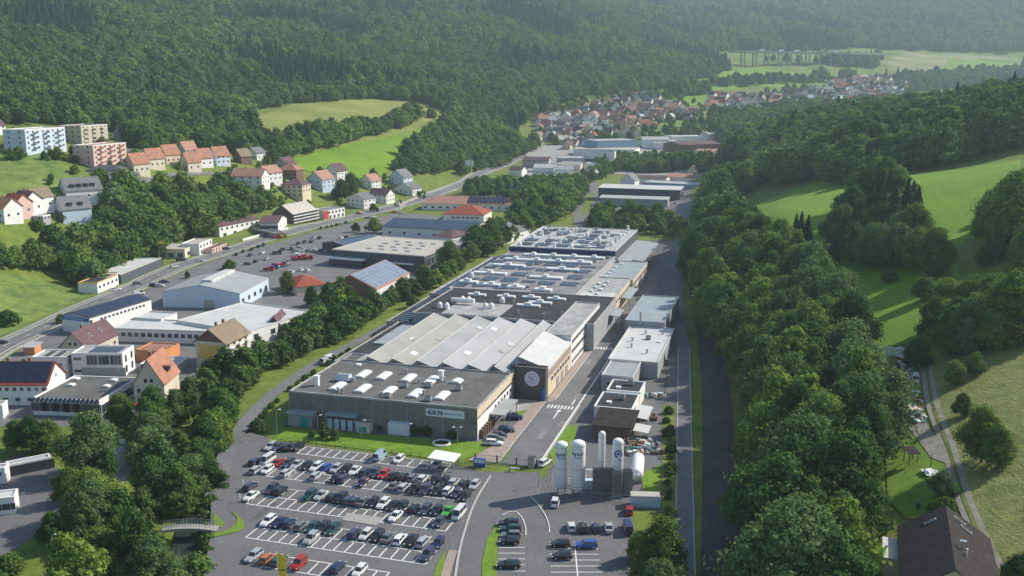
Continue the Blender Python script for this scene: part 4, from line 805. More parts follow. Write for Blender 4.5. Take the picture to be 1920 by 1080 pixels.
fbb('garage_row', 'grey flat roofed garages between the orange roof house and apartments', 'garage', (262, 682), (330, 684), (345, 668), 3, wm='grey_wall', rm='pale_roof', win=[('F', 6, 2.6, 2.1, 0, None, 'roller_door')])
fbb('small_house', 'small brown gabled house beside the wide white workshop roof', 'house', (498, 614), (530, 614), (552, 599), 3.5, roof='gable', rh=4, ridge='y', wm='brown_wall', rm='brown_tile')
fbb('garden_shed', 'little orange wooden shed in the garden below the road', 'shed', (43, 652), (64, 652), (74, 645), 2.6, roof='mono', rh=.5, wm='orange_wall', rm='pale_roof')
fbb('garden_shed', 'small white roofed shed in the green yard below the apartments', 'shed', (357, 708), (400, 710), (412, 700), 2.8, wm='white_wall', rm='blue_roof')
fbb('corner_house', 'white building with flat roof cut by the lower left picture edge', 'house', (-40, 938), (26, 931), (40, 915), 4, wm='white_wall', rm='white_roof', win=[('F', 4, 2, 1.6, 1)])
fbb('carport', 'long open grey roofed carport at the courtyard edge', 'carport', (14, 872), (95, 856), (104, 847), 3, wm='grey_wall', rm='blue_roof', par='white_wall', win=[('F', 4, 4.2, 2.4, 0, (.03, .97), 'door')])
fbb('small_house', 'white outbuilding left of the long grey carport', 'house', (-12, 878), (8, 877), (14, 868), 4, wm='white_wall', rm='pale_roof', win=[('F', 1, 1, 1, 2)])
fbb('small_house', 'white gabled shed at the left edge below the solar house', 'house', (-30, 762), (4, 760), (10, 750), 4, wm='white_wall', rm='cream_roof')
# strip along the main road
o = fbb('shop', 'yellow and white roadside shop opposite the solar warehouse', 'shop', (182, 530), (221, 514), 9, 5, wm='white_wall', rm='black_roof', par='yellow_panel', win=[('F', 5, 1.8, 1.4, 2)])
o = fbb('petrol_station', 'long white canopy roof of the petrol station under the wooded slope', 'petrol station', (226, 514), (302, 483), 12, 4.6, wm='dark_wall', rm='white_roof', par='cream_roof')
fbb('petrol_kiosk', 'low cream roofed block at the near end of the petrol station canopy', 'kiosk', (200, 520), (224, 510), 11, 4.9, wm='brown_wall', rm='cream_roof', par='cream_roof')
o = fbb('shop', 'cream and green corner shop with a dark side wall by the petrol station', 'shop', (346, 467), (372, 456), 15, 5, wm='cream_wall', rm='cream_roof', par='cream_wall', win=[('F', 2, 3, 2.2, .8), ('L', 3, 3, 2.4, .5)])
fbb('shop', 'white two storey shop with dark upper windows beside the cream corner shop', 'shop', (373, 457), (397, 447), 10, 6.5, wm='white_wall', rm='cream_roof', par='white_wall', win=[('F', 4, 1.8, 1.8, 3.8), ('F', 3, 2.4, 2, .6)])
fbb('shop', 'low pink and white roadside wall building with red posts', 'shop', (398, 466), (424, 456), 5, 3, wm='pink_wall', rm='brown_tile', par='pink_wall', win=[('F', 5, .9, 2.6, .1, None, 'door')])
fbb('motel', 'long white building with brown roof and balconies by the road bend', 'motel', (411, 425), (485, 410), 12, 7, roof='gable', rh=2.2, wm='white_wall', rm='brown_tile', win=[('F', 8, 1.8, 1.5, 4.4), ('F', 4, 3, 2, .5)])
fbb('motel', 'white gabled house with brown roof and grey glass front next to the motel', 'motel', (487, 418), (521, 418), (538, 408), 6.5, roof='gable', rh=3, ridge='x', wm='white_wall', rm='brown_tile', win=[('F', 4, 3, 2.4, 2.5), ('R', 2, 1.4, 1.4, 3)])
fbb('glass_pavilion', 'dark glass pavilion before the white gabled house', 'pavilion', (474, 428), (510, 436), 8, 3.4, wm='dark_wall', rm='slate', par='pale_roof', win=[('F', 5, 3, 2, .7), ('R', 3, 2, 2, .7)])
o = fbb('scaffolded_house', 'large cream roofed house wrapped in scaffolding beside the road', 'house', (549, 402), (593, 393), 16, 8, roof='gable', rh=5.5, wm='brown_wall', rm='cream_roof', win=[('F', 5, 1.4, 1.4, 5), ('F', 5, 1.4, 1.4, 1.5)])
w_, d_, _ = o['_dim']; q = MB()
for z in (2, 4, 6, 8): q.box(-w_ / 2 - 1, w_ / 2 + 1, -d_ / 2 - 1.6, -d_ / 2 - .5, z, z + .12, 'pale_roof'); q.box(-w_ / 2 - 1, w_ / 2 + 1, -d_ / 2 - 1.6, -d_ / 2 - 1.55, z + .4, z + .9, 'white_paint')
for i in range(9): x = -w_ / 2 - 1 + i * (w_ + 2) / 8; q.box(x - .05, x + .05, -d_ / 2 - 1.65, -d_ / 2 - 1.6, 0, 9, 'grey_metal')
q.build('scaffolding', o)
o = fbb('shop', 'red and white two storey shop at the junction', 'shop', (607, 395), (646, 388), 12, 6.5, wm='white_wall', rm='grey_tile', par='pale_roof', win=[('F', 6, 1.8, 1.7, 3.6), ('F', 5, 2, 2.2, .4)])
w_, d_, _ = o['_dim']; q = MB(); q.box(-w_ / 2 - .05, -w_ / 2 + 5, -d_ / 2 - .12, -d_ / 2 - .06, .5, 6, 'red_panel'); q.build('red_front', o)
fbb('school', 'long red tiled hip roof building with solar field in the middle distance', 'hall', (791, 381), (985, 384), 22, 5, roof='hip', rh=4.5, wm='white_wall', rm='salmon_tile', win=[('F', 14, 2, 1.6, 1.5)])
o = bpy.data.objects['school']; q = MB(); [q.box(i * 3.2, i * 3.2 + 2.4, -5, 5, 0, .12, 'solar') for i in range(9)]; o2_ = q.build('solar_panel', o); o2_.location = (-4, -5.5, 7.9); o2_.rotation_euler = (math.atan2(4.5, 11), 0, 0)
fbb('red_hip_hall', 'bright red hip roofed pavilion with white walls in front of the long red tiled hall', 'hall', (830, 401), (907, 403), (924, 394), 5, roof='hip', rh=5.2, wm='white_wall', rm='red_tile', win=[('F', 6, 2.4, 1.2, 2.2, (.2, .9))])
o = fbb('solar_market', 'wide dark roofed market with solar fields below the red hip roof', 'market', (717, 425), (885, 434), 34, 6, roof='gable', rh=3.2, wm='white_wall', rm='slate', pv=11, win=[('F', 6, 2, 1.5, 2)])
fbb('small_house', 'small brown hip roofed house against the solar market', 'house', (812, 441), (846, 445), (851, 433), 5.5, roof='hip', rh=3, wm='white_wall', rm='brown_tile')
fbb('grey_gable_house', 'white house with grey gable roof at the right end of the solar market', 'house', (872, 441), (930, 446), (944, 424), 5.5, roof='gable', rh=4, ridge='y', wm='white_wall', rm='grey_tile', win=[('R', 2, 1.4, 1.4, 2)])
# ---- houses on the left hillside:  label, base px, w, d, h, roof, rh, ridge, rot, wall, tile, extra
HB = [
('white four storey apartment block with dark balconies at the left edge of the forest', 'apartment_block', 68, 280, 15, 34, 12.5, 'flat', 0, 'y', -14, 'pale_blue_wall', 'pale_roof', dict(bal=1)),
('grey brown apartment block half hidden between the white and the pink ones', 'apartment_block', 158, 268, 18, 26, 12, 'flat', 0, 'y', -16, 'beige_wall', 'brown_tile', dict(bal=2)),
('pink three storey apartment block with red balconies', 'apartment_block', 190, 307, 14, 30, 12, 'flat', 0, 'y', -16, 'pink_wall', 'salmon_tile', dict(bal=1)),
('grey roofed row house with four dormers, left of the two below the pink block', 'row_house', 152, 371, 12, 19, 5, 'gable', 6, 'y', -48, 'white_wall', 'grey_tile', dict(dormers=4)),
('grey roofed row house with four dormers, right of the two below the pink block', 'row_house', 234, 359, 12, 17, 5, 'gable', 6, 'y', -50, 'white_wall', 'grey_tile', dict(dormers=4)),
('white gabled row house with bluish front and small windows, lowest of the grey roofed ones', 'row_house', 138, 412, 11, 15, 6.5, 'gable', 6, 'y', -44, 'pale_blue_wall', 'grey_tile', dict(dormers=2, win=[('F', 3, 2, 1.5, 4), ('F', 2, 2.4, 1.6, 1)])),
('white villa with a flat dark roof behind the grey roofed row houses', 'villa', 203, 333, 20, 12, 5, 'hip', 2.5, 'x', 5, 'white_wall', 'slate', {}),
('beige house with orange roof, nearest and leftmost of the hillside row', 'row_house', 258, 322, 8.6, 12, 5.5, 'gable', 6, 'y', -30, 'cream_wall', 'orange_tile', dict(sky=2)),
('beige house with orange roof, second from the left of the hillside row', 'row_house', 287, 312, 8.6, 12, 5.5, 'gable', 6, 'y', -30, 'cream_wall', 'orange_tile', dict(sky=2)),
('yellowish house with orange roof, third from the left of the hillside row', 'row_house', 317, 304, 8.6, 12, 5.5, 'gable', 6, 'y', -30, 'sand_wall', 'orange_tile', dict(sky=2)),
('beige house with pale roof just behind the orange row', 'row_house', 352, 295, 8, 11, 5.5, 'gable', 5.5, 'y', -30, 'cream_wall', 'salmon_tile', {}),
('orange roofed house, fourth in the hillside row above the trees', 'row_house', 358, 318, 8, 11, 5.5, 'gable', 6, 'y', -32, 'cream_wall', 'orange_tile', dict(sky=2)),
('orange roofed white house, fifth in the hillside row above the trees', 'row_house', 381, 310, 8, 11, 5.5, 'gable', 6, 'y', -32, 'white_wall', 'orange_tile', dict(sky=2)),
('pale blue gabled house with a red orange roof standing apart on the slope', 'house', 411, 307, 9.5, 12, 6, 'gable', 6, 'y', -34, 'pale_blue_wall', 'orange_tile', dict(sky=2)),
('small house with tan roof window strip right of the pale blue gabled one', 'house', 455, 306, 9, 10, 5.5, 'gable', 5, 'y', -34, 'brown_wall', 'tan_tile', {}),
('small white house with grey roof at the forest edge', 'house', 480, 298, 12, 10, 5, 'gable', 4, 'y', -30, 'white_wall', 'grey_tile', {}),
('wide white house with a salmon roof above the dense slope trees', 'house', 470, 345, 22, 14, 6, 'gable', 4.5, 'x', -8, 'white_wall', 'salmon_tile', dict(chim=1)),
('white house with a salmon roof to the right of the widest one', 'house', 505, 338, 12, 14, 6, 'gable', 4.5, 'y', -30, 'white_wall', 'salmon_tile', {}),
('red roofed house with brown walls near the green meadow', 'house', 545, 332, 15, 13, 6, 'hip', 4, 'x', -12, 'brown_wall', 'orange_tile', dict(chim=1)),
('brown roofed grey gabled house left at the meadow corner', 'house', 535, 322, 13, 12, 6, 'gable', 5, 'y', -25, 'grey_wall', 'brown_tile', {}),
('yellow three storey house with brown hip roof', 'house', 556, 368, 16, 15, 9, 'hip', 3.5, 'x', -12, 'sand_wall', 'brown_tile', dict(win=[('F', 4, 1.5, 1.4, 1), ('F', 4, 1.5, 1.4, 4), ('F', 4, 1.5, 1.4, 6.8), ('R', 3, 1.5, 1.4, 4), ('R', 3, 1.5, 1.4, 6.8)])),
('pale blue gabled house with salmon roof before the green meadow', 'house', 602, 352, 15, 15, 7, 'gable', 6, 'y', -28, 'pale_blue_wall', 'salmon_tile', {}),
('white gabled house with darker roof adjoining the pale blue gabled one', 'house', 631, 336, 12, 13, 7, 'gable', 5.5, 'y', -28, 'white_wall', 'brown_tile', {}),
('small white gabled house with orange brown roof beside a tall conifer', 'house', 695, 352, 12, 13, 6, 'gable', 5, 'y', -28, 'white_wall', 'salmon_tile', {}),
('pale blue gabled house with grey brown roof at the meadow end', 'house', 752, 345, 15, 14, 6.5, 'gable', 6, 'y', -28, 'pale_blue_wall', 'grey_tile', {}),
('low white house with grey roof below the pale blue gabled one', 'house', 765, 362, 19, 12, 4.5, 'gable', 4, 'y', -32, 'white_wall', 'grey_tile', {}),
('white house with flat grey gable roof near the junction', 'house', 677, 387, 17, 13, 6.5, 'gable', 3.5, 'y', -32, 'white_wall', 'grey_tile', {}),
('white house with brown roof right of the junction house', 'house', 716, 378, 16, 12, 6, 'gable', 4, 'x', -25, 'white_wall', 'brown_tile', {}),
('red tiled row house at the far left edge of the hillside', 'row_house', 12, 408, 10, 11, 5.5, 'gable', 4.2, 'x', -22, 'white_wall', 'orange_tile', dict(chim=1)),
('red tiled row house, second from the left edge', 'row_house', 33, 400, 9.5, 11, 5.5, 'gable', 4.2, 'x', -22, 'pink_wall', 'red_tile', dict(chim=1)),
('brownish red tiled row house, third from the left edge', 'row_house', 52, 394, 9.5, 11, 5.5, 'gable', 4.2, 'x', -22, 'white_wall', 'brown_tile', dict(chim=1)),
('grey tiled white row house at the right end of the red row', 'row_house', 73, 388, 9.5, 11, 5.5, 'gable', 4.2, 'y', -22, 'white_wall', 'tan_tile', dict(sky=1)),
('small grey garage under the red row houses', 'garage', 75, 414, 8, 6, 3, 'flat', 0, 'x', -10, 'grey_wall', 'pale_roof', {}),
('white house gable peeping over trees at the left forest edge', 'house', -6, 252, 8, 8, 6, 'gable', 3.5, 'y', -20, 'white_wall', 'brown_tile', {}),
('dark gabled house between forest and pink block', 'house', 230, 262, 9, 10, 6, 'gable', 5, 'y', -10, 'grey_wall', 'slate', {}),
('white flat building in the trees behind the orange row', 'house', 258, 290, 22, 8, 3.5, 'flat', 0, 'x', -10, 'white_wall', 'pale_roof', {}),
]
HBP = []
for lab, nm, px, py, w_, d_, h, rf_, rh, rg, rot, wm, rm, ex in HB:
    p = G(px, py); HBP.append(p); ex = dict(ex); bal = ex.pop('bal', 0); win = ex.pop('win', None)
    if win is None: win = [(s, n, 1.3, 1.3, z) for s, n in (('F', 2 if w_ < 16 else 4), ('R', max(2, int(d_ / 4)))) for z in np.arange(1.2, h - 1.5, 3)]
    o = bld(nm, lab, {'apartment_block': 'apartment building', 'row_house': 'row house'}.get(nm, nm), p, R(rot), w_, d_, h, roof=rf_, rh=rh, ridge=rg, wm=wm, rm=rm, win=win, base=4, **ex)
    if bal:
        b = MB(); b.box(0, 1.4, -1.8, 1.8, 0, .15, 'concrete'); b.box(1.3, 1.4, -1.8, 1.8, .15, 1.1, 'beige_wall' if bal == 2 else 'red_tile' if 'pink' in lab else 'dark_wall'); me = b.mesh('balcony')
        for z in (1, 4, 7, 9.6)[:4 if h > 11 else 3]:
            for y in (-.3, 0, .3): inst('balcony', me, o, (w_ / 2, y * d_, z))
# ---- industrial halls in the middle distance
fbb('industrial_hall', 'long navy walled hall with a bright white roof, front of the middle distance works', 'hall', (1122, 352), (1275, 357), 20, 9.5, roof='mono', rh=1, wm='dark_wall', rm='white_roof', win=[('R', 3, 2.5, 7, .5)])
fbb('industrial_hall', 'lower pale roofed hall standing before the navy walled one', 'hall', (1124, 371), (1252, 375), 12, 6, roof='mono', rh=.8, wm='grey_wall', rm='pale_roof')
fbb('industrial_hall', 'blue grey hall to the right behind the navy walled hall', 'hall', (1205, 341), (1320, 347), 22, 7.5, wm='blue_wall', rm='pale_roof', par='grey_wall', win=[('F', 10, 3, 1.4, 4)])
fbb('industrial_hall', 'brown red roofed long hall behind the navy one', 'hall', (1195, 334), (1248, 336), 18, 6, roof='gable', rh=2, wm='white_wall', rm='brown_tile')
fbb('industrial_hall', 'wide pinkish red roofed hall at the tree belt', 'hall', (1245, 332), (1352, 336), 26, 6, roof='gable', rh=2.5, wm='white_wall', rm='salmon_tile')
fbb('gabled_house', 'white gabled building rising behind the navy hall', 'house', (1163, 338), (1190, 339), 16, 8, roof='gable', rh=5.5, ridge='y', wm='white_wall', rm='grey_tile')
fbb('gabled_house', 'cream gabled house among trees behind the pinkish hall', 'house', (1288, 320), (1308, 321), 14, 8, roof='gable', rh=5, ridge='y', wm='cream_wall', rm='salmon_tile')
FI = [('bright white far hall roof left of the grey one', 1075, 279, 1190, 281, 45, 8, 'cream_roof', 'white_wall'), ('pale blue walled far hall with white roof near the village', 1120, 264, 1198, 262, 35, 10, 'pale_roof', 'blue_wall'),
      ('wide grey far hall roof right of the bright white one', 1180, 290, 1268, 287, 40, 8, 'pale_roof', 'brown_wall'), ('dark far hall roof at the right tree line', 1275, 272, 1352, 270, 38, 8, 'brown_tile', 'brown_wall'),
      ('red roofed far hall below the dark one', 1310, 286, 1358, 286, 25, 6, 'salmon_tile', 'white_wall'), ('white strip roof behind the dark far hall', 1262, 256, 1326, 255, 30, 7, 'white_roof', 'white_wall'),
      ('pale mill roof left of the white tower', 1046, 296, 1096, 296, 30, 7, 'pale_roof', 'grey_wall'), ('grey walled far building at the road bend', 980, 300, 1028, 301, 18, 7, 'brown_tile', 'grey_wall'),
      ('white low far building with grey roof by the brown one', 1032, 306, 1068, 307, 24, 5, 'pale_roof', 'white_wall'), ('white far hall with red eaves under the far trees', 1344, 234, 1374, 233, 20, 6, 'red_tile', 'white_wall'),
      ('small salmon roofed far house right of the red eaved hall', 1378, 240, 1404, 240, 18, 6, 'salmon_tile', 'cream_wall'), ('grey far shed roof before the village trees', 1225, 268, 1268, 268, 20, 6, 'pale_roof', 'white_wall'),
      ('low white far store roof along the side street', 990, 328, 1030, 330, 16, 4, 'white_roof', 'white_wall'), ('low dark far store beside the white one', 965, 335, 1000, 337, 16, 4, 'slate', 'grey_wall'),
      ('pale long far shed by the road bend, nearest the trees', 1000, 314, 1038, 315, 14, 5, 'white_roof', 'white_wall'), ('beige far shed right of the pale long one', 1052, 309, 1088, 310, 14, 6, 'cream_roof', 'cream_wall'), ('white far block below the pale mill roof', 1096, 306, 1128, 307, 14, 7, 'white_roof', 'white_wall'),
      ('grey far workshop between the far yard trees', 1005, 338, 1040, 340, 14, 5, 'pale_roof', 'grey_wall'), ('white far garage at the side street', 1052, 333, 1080, 334, 12, 4, 'white_roof', 'white_wall'), ('pale far hall left of the dark far hall', 1205, 262, 1255, 262, 22, 7, 'pale_roof', 'white_wall'), ('cream far building at the wood tip', 1330, 252, 1362, 251, 18, 7, 'cream_roof', 'cream_wall'), ('brown far house near the road bend', 955, 318, 978, 319, 12, 6, 'brown_tile', 'white_wall'),
      ('far shed with grey roof among parked vehicles', 1040, 318, 1075, 318, 16, 5, 'metal_roof', 'white_wall'), ('far white house left of the parking', 1095, 322, 1112, 323, 12, 7, 'grey_tile', 'white_wall')]
for lab, xa, ya, xb, yb, d_, h, rm, wm in FI:
    zz = G((xa + xb) / 2, ya + 8).z; big = d_ >= 24 or 'low' in lab
    fbb('industrial_hall' if big else 'far_house', lab, 'hall' if big else 'house', (xa, ya), (xb, yb), d_, h, zz, roof='flat' if big and 'tile' not in rm else 'gable', rh=3, wm=wm, rm=rm, par=rm)
p = G(1145, 318); o = empty('silo_tower', p, PB); tag(o, 'tall white square silo tower in the middle distance', 'tower'); b = MB(); b.box(-4.5, 4.5, -4, 4, -2, 19, 'white_wall'); b.build('wall', o); b = MB(); b.box(-4.7, 4.7, -4.2, 4.2, 19, 19.4, 'grey_metal'); b.box(-2, 2, -2, 2, 19.4, 21, 'grey_metal'); b.build('roof', o)
# ---- the two far villages, row by row
far_me = {}
def far_house(px, py, w_, d_, h, rh, wm, rm, rot, lab, grp):
    p = G(px, py); k = (wm, rm, w_, d_, h, rh)
    if k not in far_me:
        a, b = w_, d_; m = MB(); m.box(-a / 2, a / 2, -b / 2, b / 2, -4, h, wm)
        for s in (-1, 1): m.add([(-b * 0 + (-a / 2), 0, 0)] * 0 + [(-a / 2, s * (b / 2), h), (a / 2, s * (b / 2), h), (0, s * b / 2, h + rh)], [(0, 1, 2) if s < 0 else (2, 1, 0)], wm)
        m.box(-a / 2 + 1, -a / 2 + 2.2, -b / 2 - .05, -b / 2, 1.2, 2.5, 'glass'); m.box(a / 2 - 2.2, a / 2 - 1, -b / 2 - .05, -b / 2, 1.2, 2.5, 'glass'); m.box(a / 2, a / 2 + .05, -2, 2, h - 2, h - .8, 'glass')
        r = MB()
        for s in (-1, 1): r.quadslab([(s * (a / 2 + .4), -b / 2 - .4, h - .4 * rh / (a / 2)), (s * (a / 2 + .4), b / 2 + .4, h - .4 * rh / (a / 2)), (0, b / 2 + .4, h + rh), (0, -b / 2 - .4, h + rh)], (0, 0, 1), .25 + .001 * s, rm)
        r.box(.5, 1.3, 1, 1.8, h + rh - 1, h + rh + 1, 'brick_wall'); r.box(a * .25 - .7, a * .25 + .7, -1, 1, h + rh * .4, h + rh * .6 + .3, 'dark_wall') if 'orange' in rm else None
        far_me[k] = (m.mesh('wall'), r.mesh('roof'))
    o = empty('village_house', p, rot); tag(o, lab, 'house', grp); inst('wall', far_me[k][0], o); inst('roof', far_me[k][1], o)
WN = {'white_wall': 'white', 'cream_wall': 'cream', 'sand_wall': 'yellow', 'grey_wall': 'grey', 'pink_wall': 'pink'}; RN = {'salmon_tile': 'salmon', 'orange_tile': 'orange', 'brown_tile': 'brown', 'grey_tile': 'grey', 'red_tile': 'red', 'tan_tile': 'tan', 'slate': 'dark', 'pale_roof': 'pale'}
VR = [(277, 1060, 1110, 4, -40), (272, 1050, 1100, 5, -60), (262, 1005, 1120, 9, -25), (254, 1020, 1200, 10, 10), (246, 1008, 1110, 8, -20), (240, 1000, 1230, 15, 0), (232, 1010, 1240, 14, 10), (225, 1000, 1300, 17, -15), (219, 1040, 1310, 15, 0), (212, 1070, 1300, 13, 15), (205, 1090, 1290, 11, 0), (198, 1110, 1280, 9, 0), (191, 1130, 1240, 6, 0), (184, 1160, 1220, 3, 0)]
g_ = random.Random(5)
for r_, (py, xa, xb, n, rt) in enumerate(VR):
    for i in range(n):
        px = xa + (i + .5) * (xb - xa) / n + g_.uniform(-3, 3); wm = g_.choice(['white_wall'] * 4 + ['cream_wall', 'sand_wall', 'grey_wall']); rm = g_.choice(['salmon_tile'] * 4 + ['tan_tile', 'brown_tile', 'grey_tile', 'grey_tile', 'red_tile', 'orange_tile', 'pale_roof', 'pale_roof'])
        if r_ in (5, 6) and px > 1205: rm = 'orange_tile'
        far_house(px, py + g_.uniform(-2.5, 2.5), g_.choice([9, 10]), g_.choice([12, 14]), g_.choice([5, 6]), 4.8, wm, rm, R(rt + g_.choice([0, 90, 0, 60]) + g_.uniform(-12, 12)), f"{WN[wm]} {RN[rm]} roofed house, {nth(i + 1)} from the left in the {nth(r_ + 1)} village row from below", 'houses of the village in the middle distance')
VR2 = [(208, 1325, 1420, 8, 5), (198, 1440, 1560, 9, 0), (190, 1450, 1600, 12, 0), (184, 1330, 1400, 6, 20), (176, 1480, 1560, 7, 0), (148, 1590, 1700, 9, 0), (156, 1550, 1640, 8, 0), (200, 1325, 1400, 7, 0), (194, 1335, 1430, 8, 10), (186, 1400, 1480, 7, 0), (186, 1580, 1700, 11, 0), (179, 1500, 1690, 14, 0), (172, 1520, 1710, 14, 0), (166, 1560, 1720, 11, 0), (160, 1590, 1700, 8, 0), (152, 1600, 1670, 5, 0), (205, 1590, 1640, 3, 0)]
for r_, (py, xa, xb, n, rt) in enumerate(VR2):
    for i in range(n):
        px = xa + (i + .5) * (xb - xa) / n + g_.uniform(-4, 4); wm = g_.choice(['white_wall'] * 4 + ['cream_wall', 'grey_wall']); rm = g_.choice(['salmon_tile', 'brown_tile', 'grey_tile', 'slate', 'red_tile', 'pale_roof'])
        far_house(px, py + g_.uniform(-2, 2), g_.choice([11, 13]), g_.choice([13, 17]), 5.5, 5, wm, rm, R(g_.choice([0, 90, 45]) + g_.uniform(-12, 12)), f"hazy {WN[wm]} {RN[rm]} roofed house, {nth(i + 1)} from the left in the {nth(r_ + 1)} far town row", 'houses of the hazy far town')
# ---- motorway bridge
def bridge():
    Y = 2350; A = Vector((GY_(1362, Y), Y, CH + Y * ray(1362, 95)[1])); B = Vector((GY_(1572, Y + 120), Y + 120, CH + (Y + 120) * ray(1572, 99)[1])); C = Vector((GY_(1650, Y + 200), Y + 200, CH + (Y + 200) * ray(1650, 101)[1]))
    o = empty('motorway_bridge', A); tag(o, 'long grey motorway bridge on slender pillars across the far valley', 'bridge'); d = B - A; t = d.normalized(); n = Vector((-t.y, t.x, 0))
    b = MB()
    for a_, c_ in ((Vector((0, 0, 0)), d), (d, C - A)):
        for off_, hh, wd, m in ((0, -4, 14, 'concrete'), (-13.5, .9, .5, 'concrete'), (13.5, .9, .5, 'concrete')):
            p = [a_ + n * (off_ - wd), c_ + n * (off_ - wd), c_ + n * (off_ + wd), a_ + n * (off_ + wd)]; b.quadslab(p, (0, 0, 1), hh, m)
    b.build('deck', o)
    for f in (.1, .2, .3, .42, .5, .58, .66, .75, .85):
        p = A + d * f; g = h1(p.x, p.y) - 3; b = MB()
        for k in (-7, 7): q = p + n * k - A; b.box(q.x - 1.6, q.x + 1.6, q.y - 1.6, q.y + 1.6, g - A.z, q.z - 3, 'grey_wall')
        b.build('pillar', o)
    for i, f in enumerate((.25, .42, .55, .9, 1.15)):
        p = A + d * f - n * 4; q = empty('lorry', p, math.atan2(t.y, t.x)); tag(q, f"white lorry on the far motorway bridge, {nth(i + 1)} from the left", 'lorry', 'lorries on the far bridge'); b = MB(); b.box(-7, 5, -1.3, 1.3, 1, 4.2, 'white_paint'); b.build('trailer', q); b = MB(); b.box(5.4, 7.6, -1.25, 1.25, .6, 3.4, 'blue_paint' if i == 1 else 'white_paint'); b.box(7.6, 7.65, -1.1, 1.1, 2, 3.1, 'glass'); b.build('cab', q); b = MB()
        for x in (-5.5, -4, 6.5): b.box(x - .5, x + .5, -1.35, 1.35, 0, 1, 'tyre')
        b.build('wheel', q)
bridge()
# ---- house at the lower right
p = G(1760, 1045); p.z = h1(p.x, p.y)
A, B = G(1682, 1086, p.z + 5.0), G(1840, 1090, p.z + 5.0)
hw, hd, hrot = 13.6, 23.5, R(-20); hp = (73.0, 152.3, h1(72, 152.5))
print('farm', hp)
farm = bld('farmhouse', 'big dark brown gable roofed house at the lower right corner', 'house', hp, hrot, hw, hd, 5.0, roof='gable', rh=4.6, ridge='y', wm='cream_wall', rm='charcoal_tile', ov=.9, base=8, win=[('F', 3, 1.3, 1.3, 1), ('R', 3, 1.3, 1.3, 1), ('B', 2, 1.5, 1.4, 1), ('L', 3, 1.3, 1.3, 1.2)])
rf = [c for c in farm.children if c.name.startswith('roof')][0]
for x, y, s_ in ((-2.6, hd * .36, 1), (3.2, hd * .34, -1), (2.2, hd * .42, -1)):
    q = MB(); q.box(-1.1, 1.1, -.35, .35, .0, .12, 'frame'); q.box(-1, 1, -.25, .25, .12, .14, 'glass'); o = q.build('roof_window', rf); o.location = (x, y, 5 + 4.6 * (1 - abs(x) / (hw / 2)) + .28); o.rotation_euler = (0, -math.atan2(4.6, hw / 2) * s_, 0)
q = MB(); q.cyl(0, 0, -.5, 1.4, .12, 'grey_metal'); q.cyl(.5, -1.6, -.5, .9, .15, 'white_paint'); q.box(-.5, .5, -.35, .35, 1.4, 1.5, 'grey_metal'); o = q.build('aerial', rf); o.location = (1.8, -hd * .1, 8.7)
q = MB(); q.box(-hw / 2 - 3.2, -hw / 2, hd * .1, hd * .42, -3, 3, 'cream_wall'); q.box(-hw / 2 - 3.3, -hw / 2 - .8, hd * .08, hd * .44, 3, 3.15, 'white_roof'); q.build('terrace', farm)
q = MB(); q.box(hw / 2 + .2, hw / 2 + 2.4, -hd * .32, -hd * .1, 2.4, 2.6, 'stained_roof'); q.box(hw / 2 + 2.2, hw / 2 + 2.35, -hd * .31, -hd * .3, -2, 2.4, 'wood'); q.box(hw / 2 + .6, hw / 2 + 1.8, -hd * .3, -hd * .14, -1, 1.3, 'brick_wall'); q.build('porch', farm)
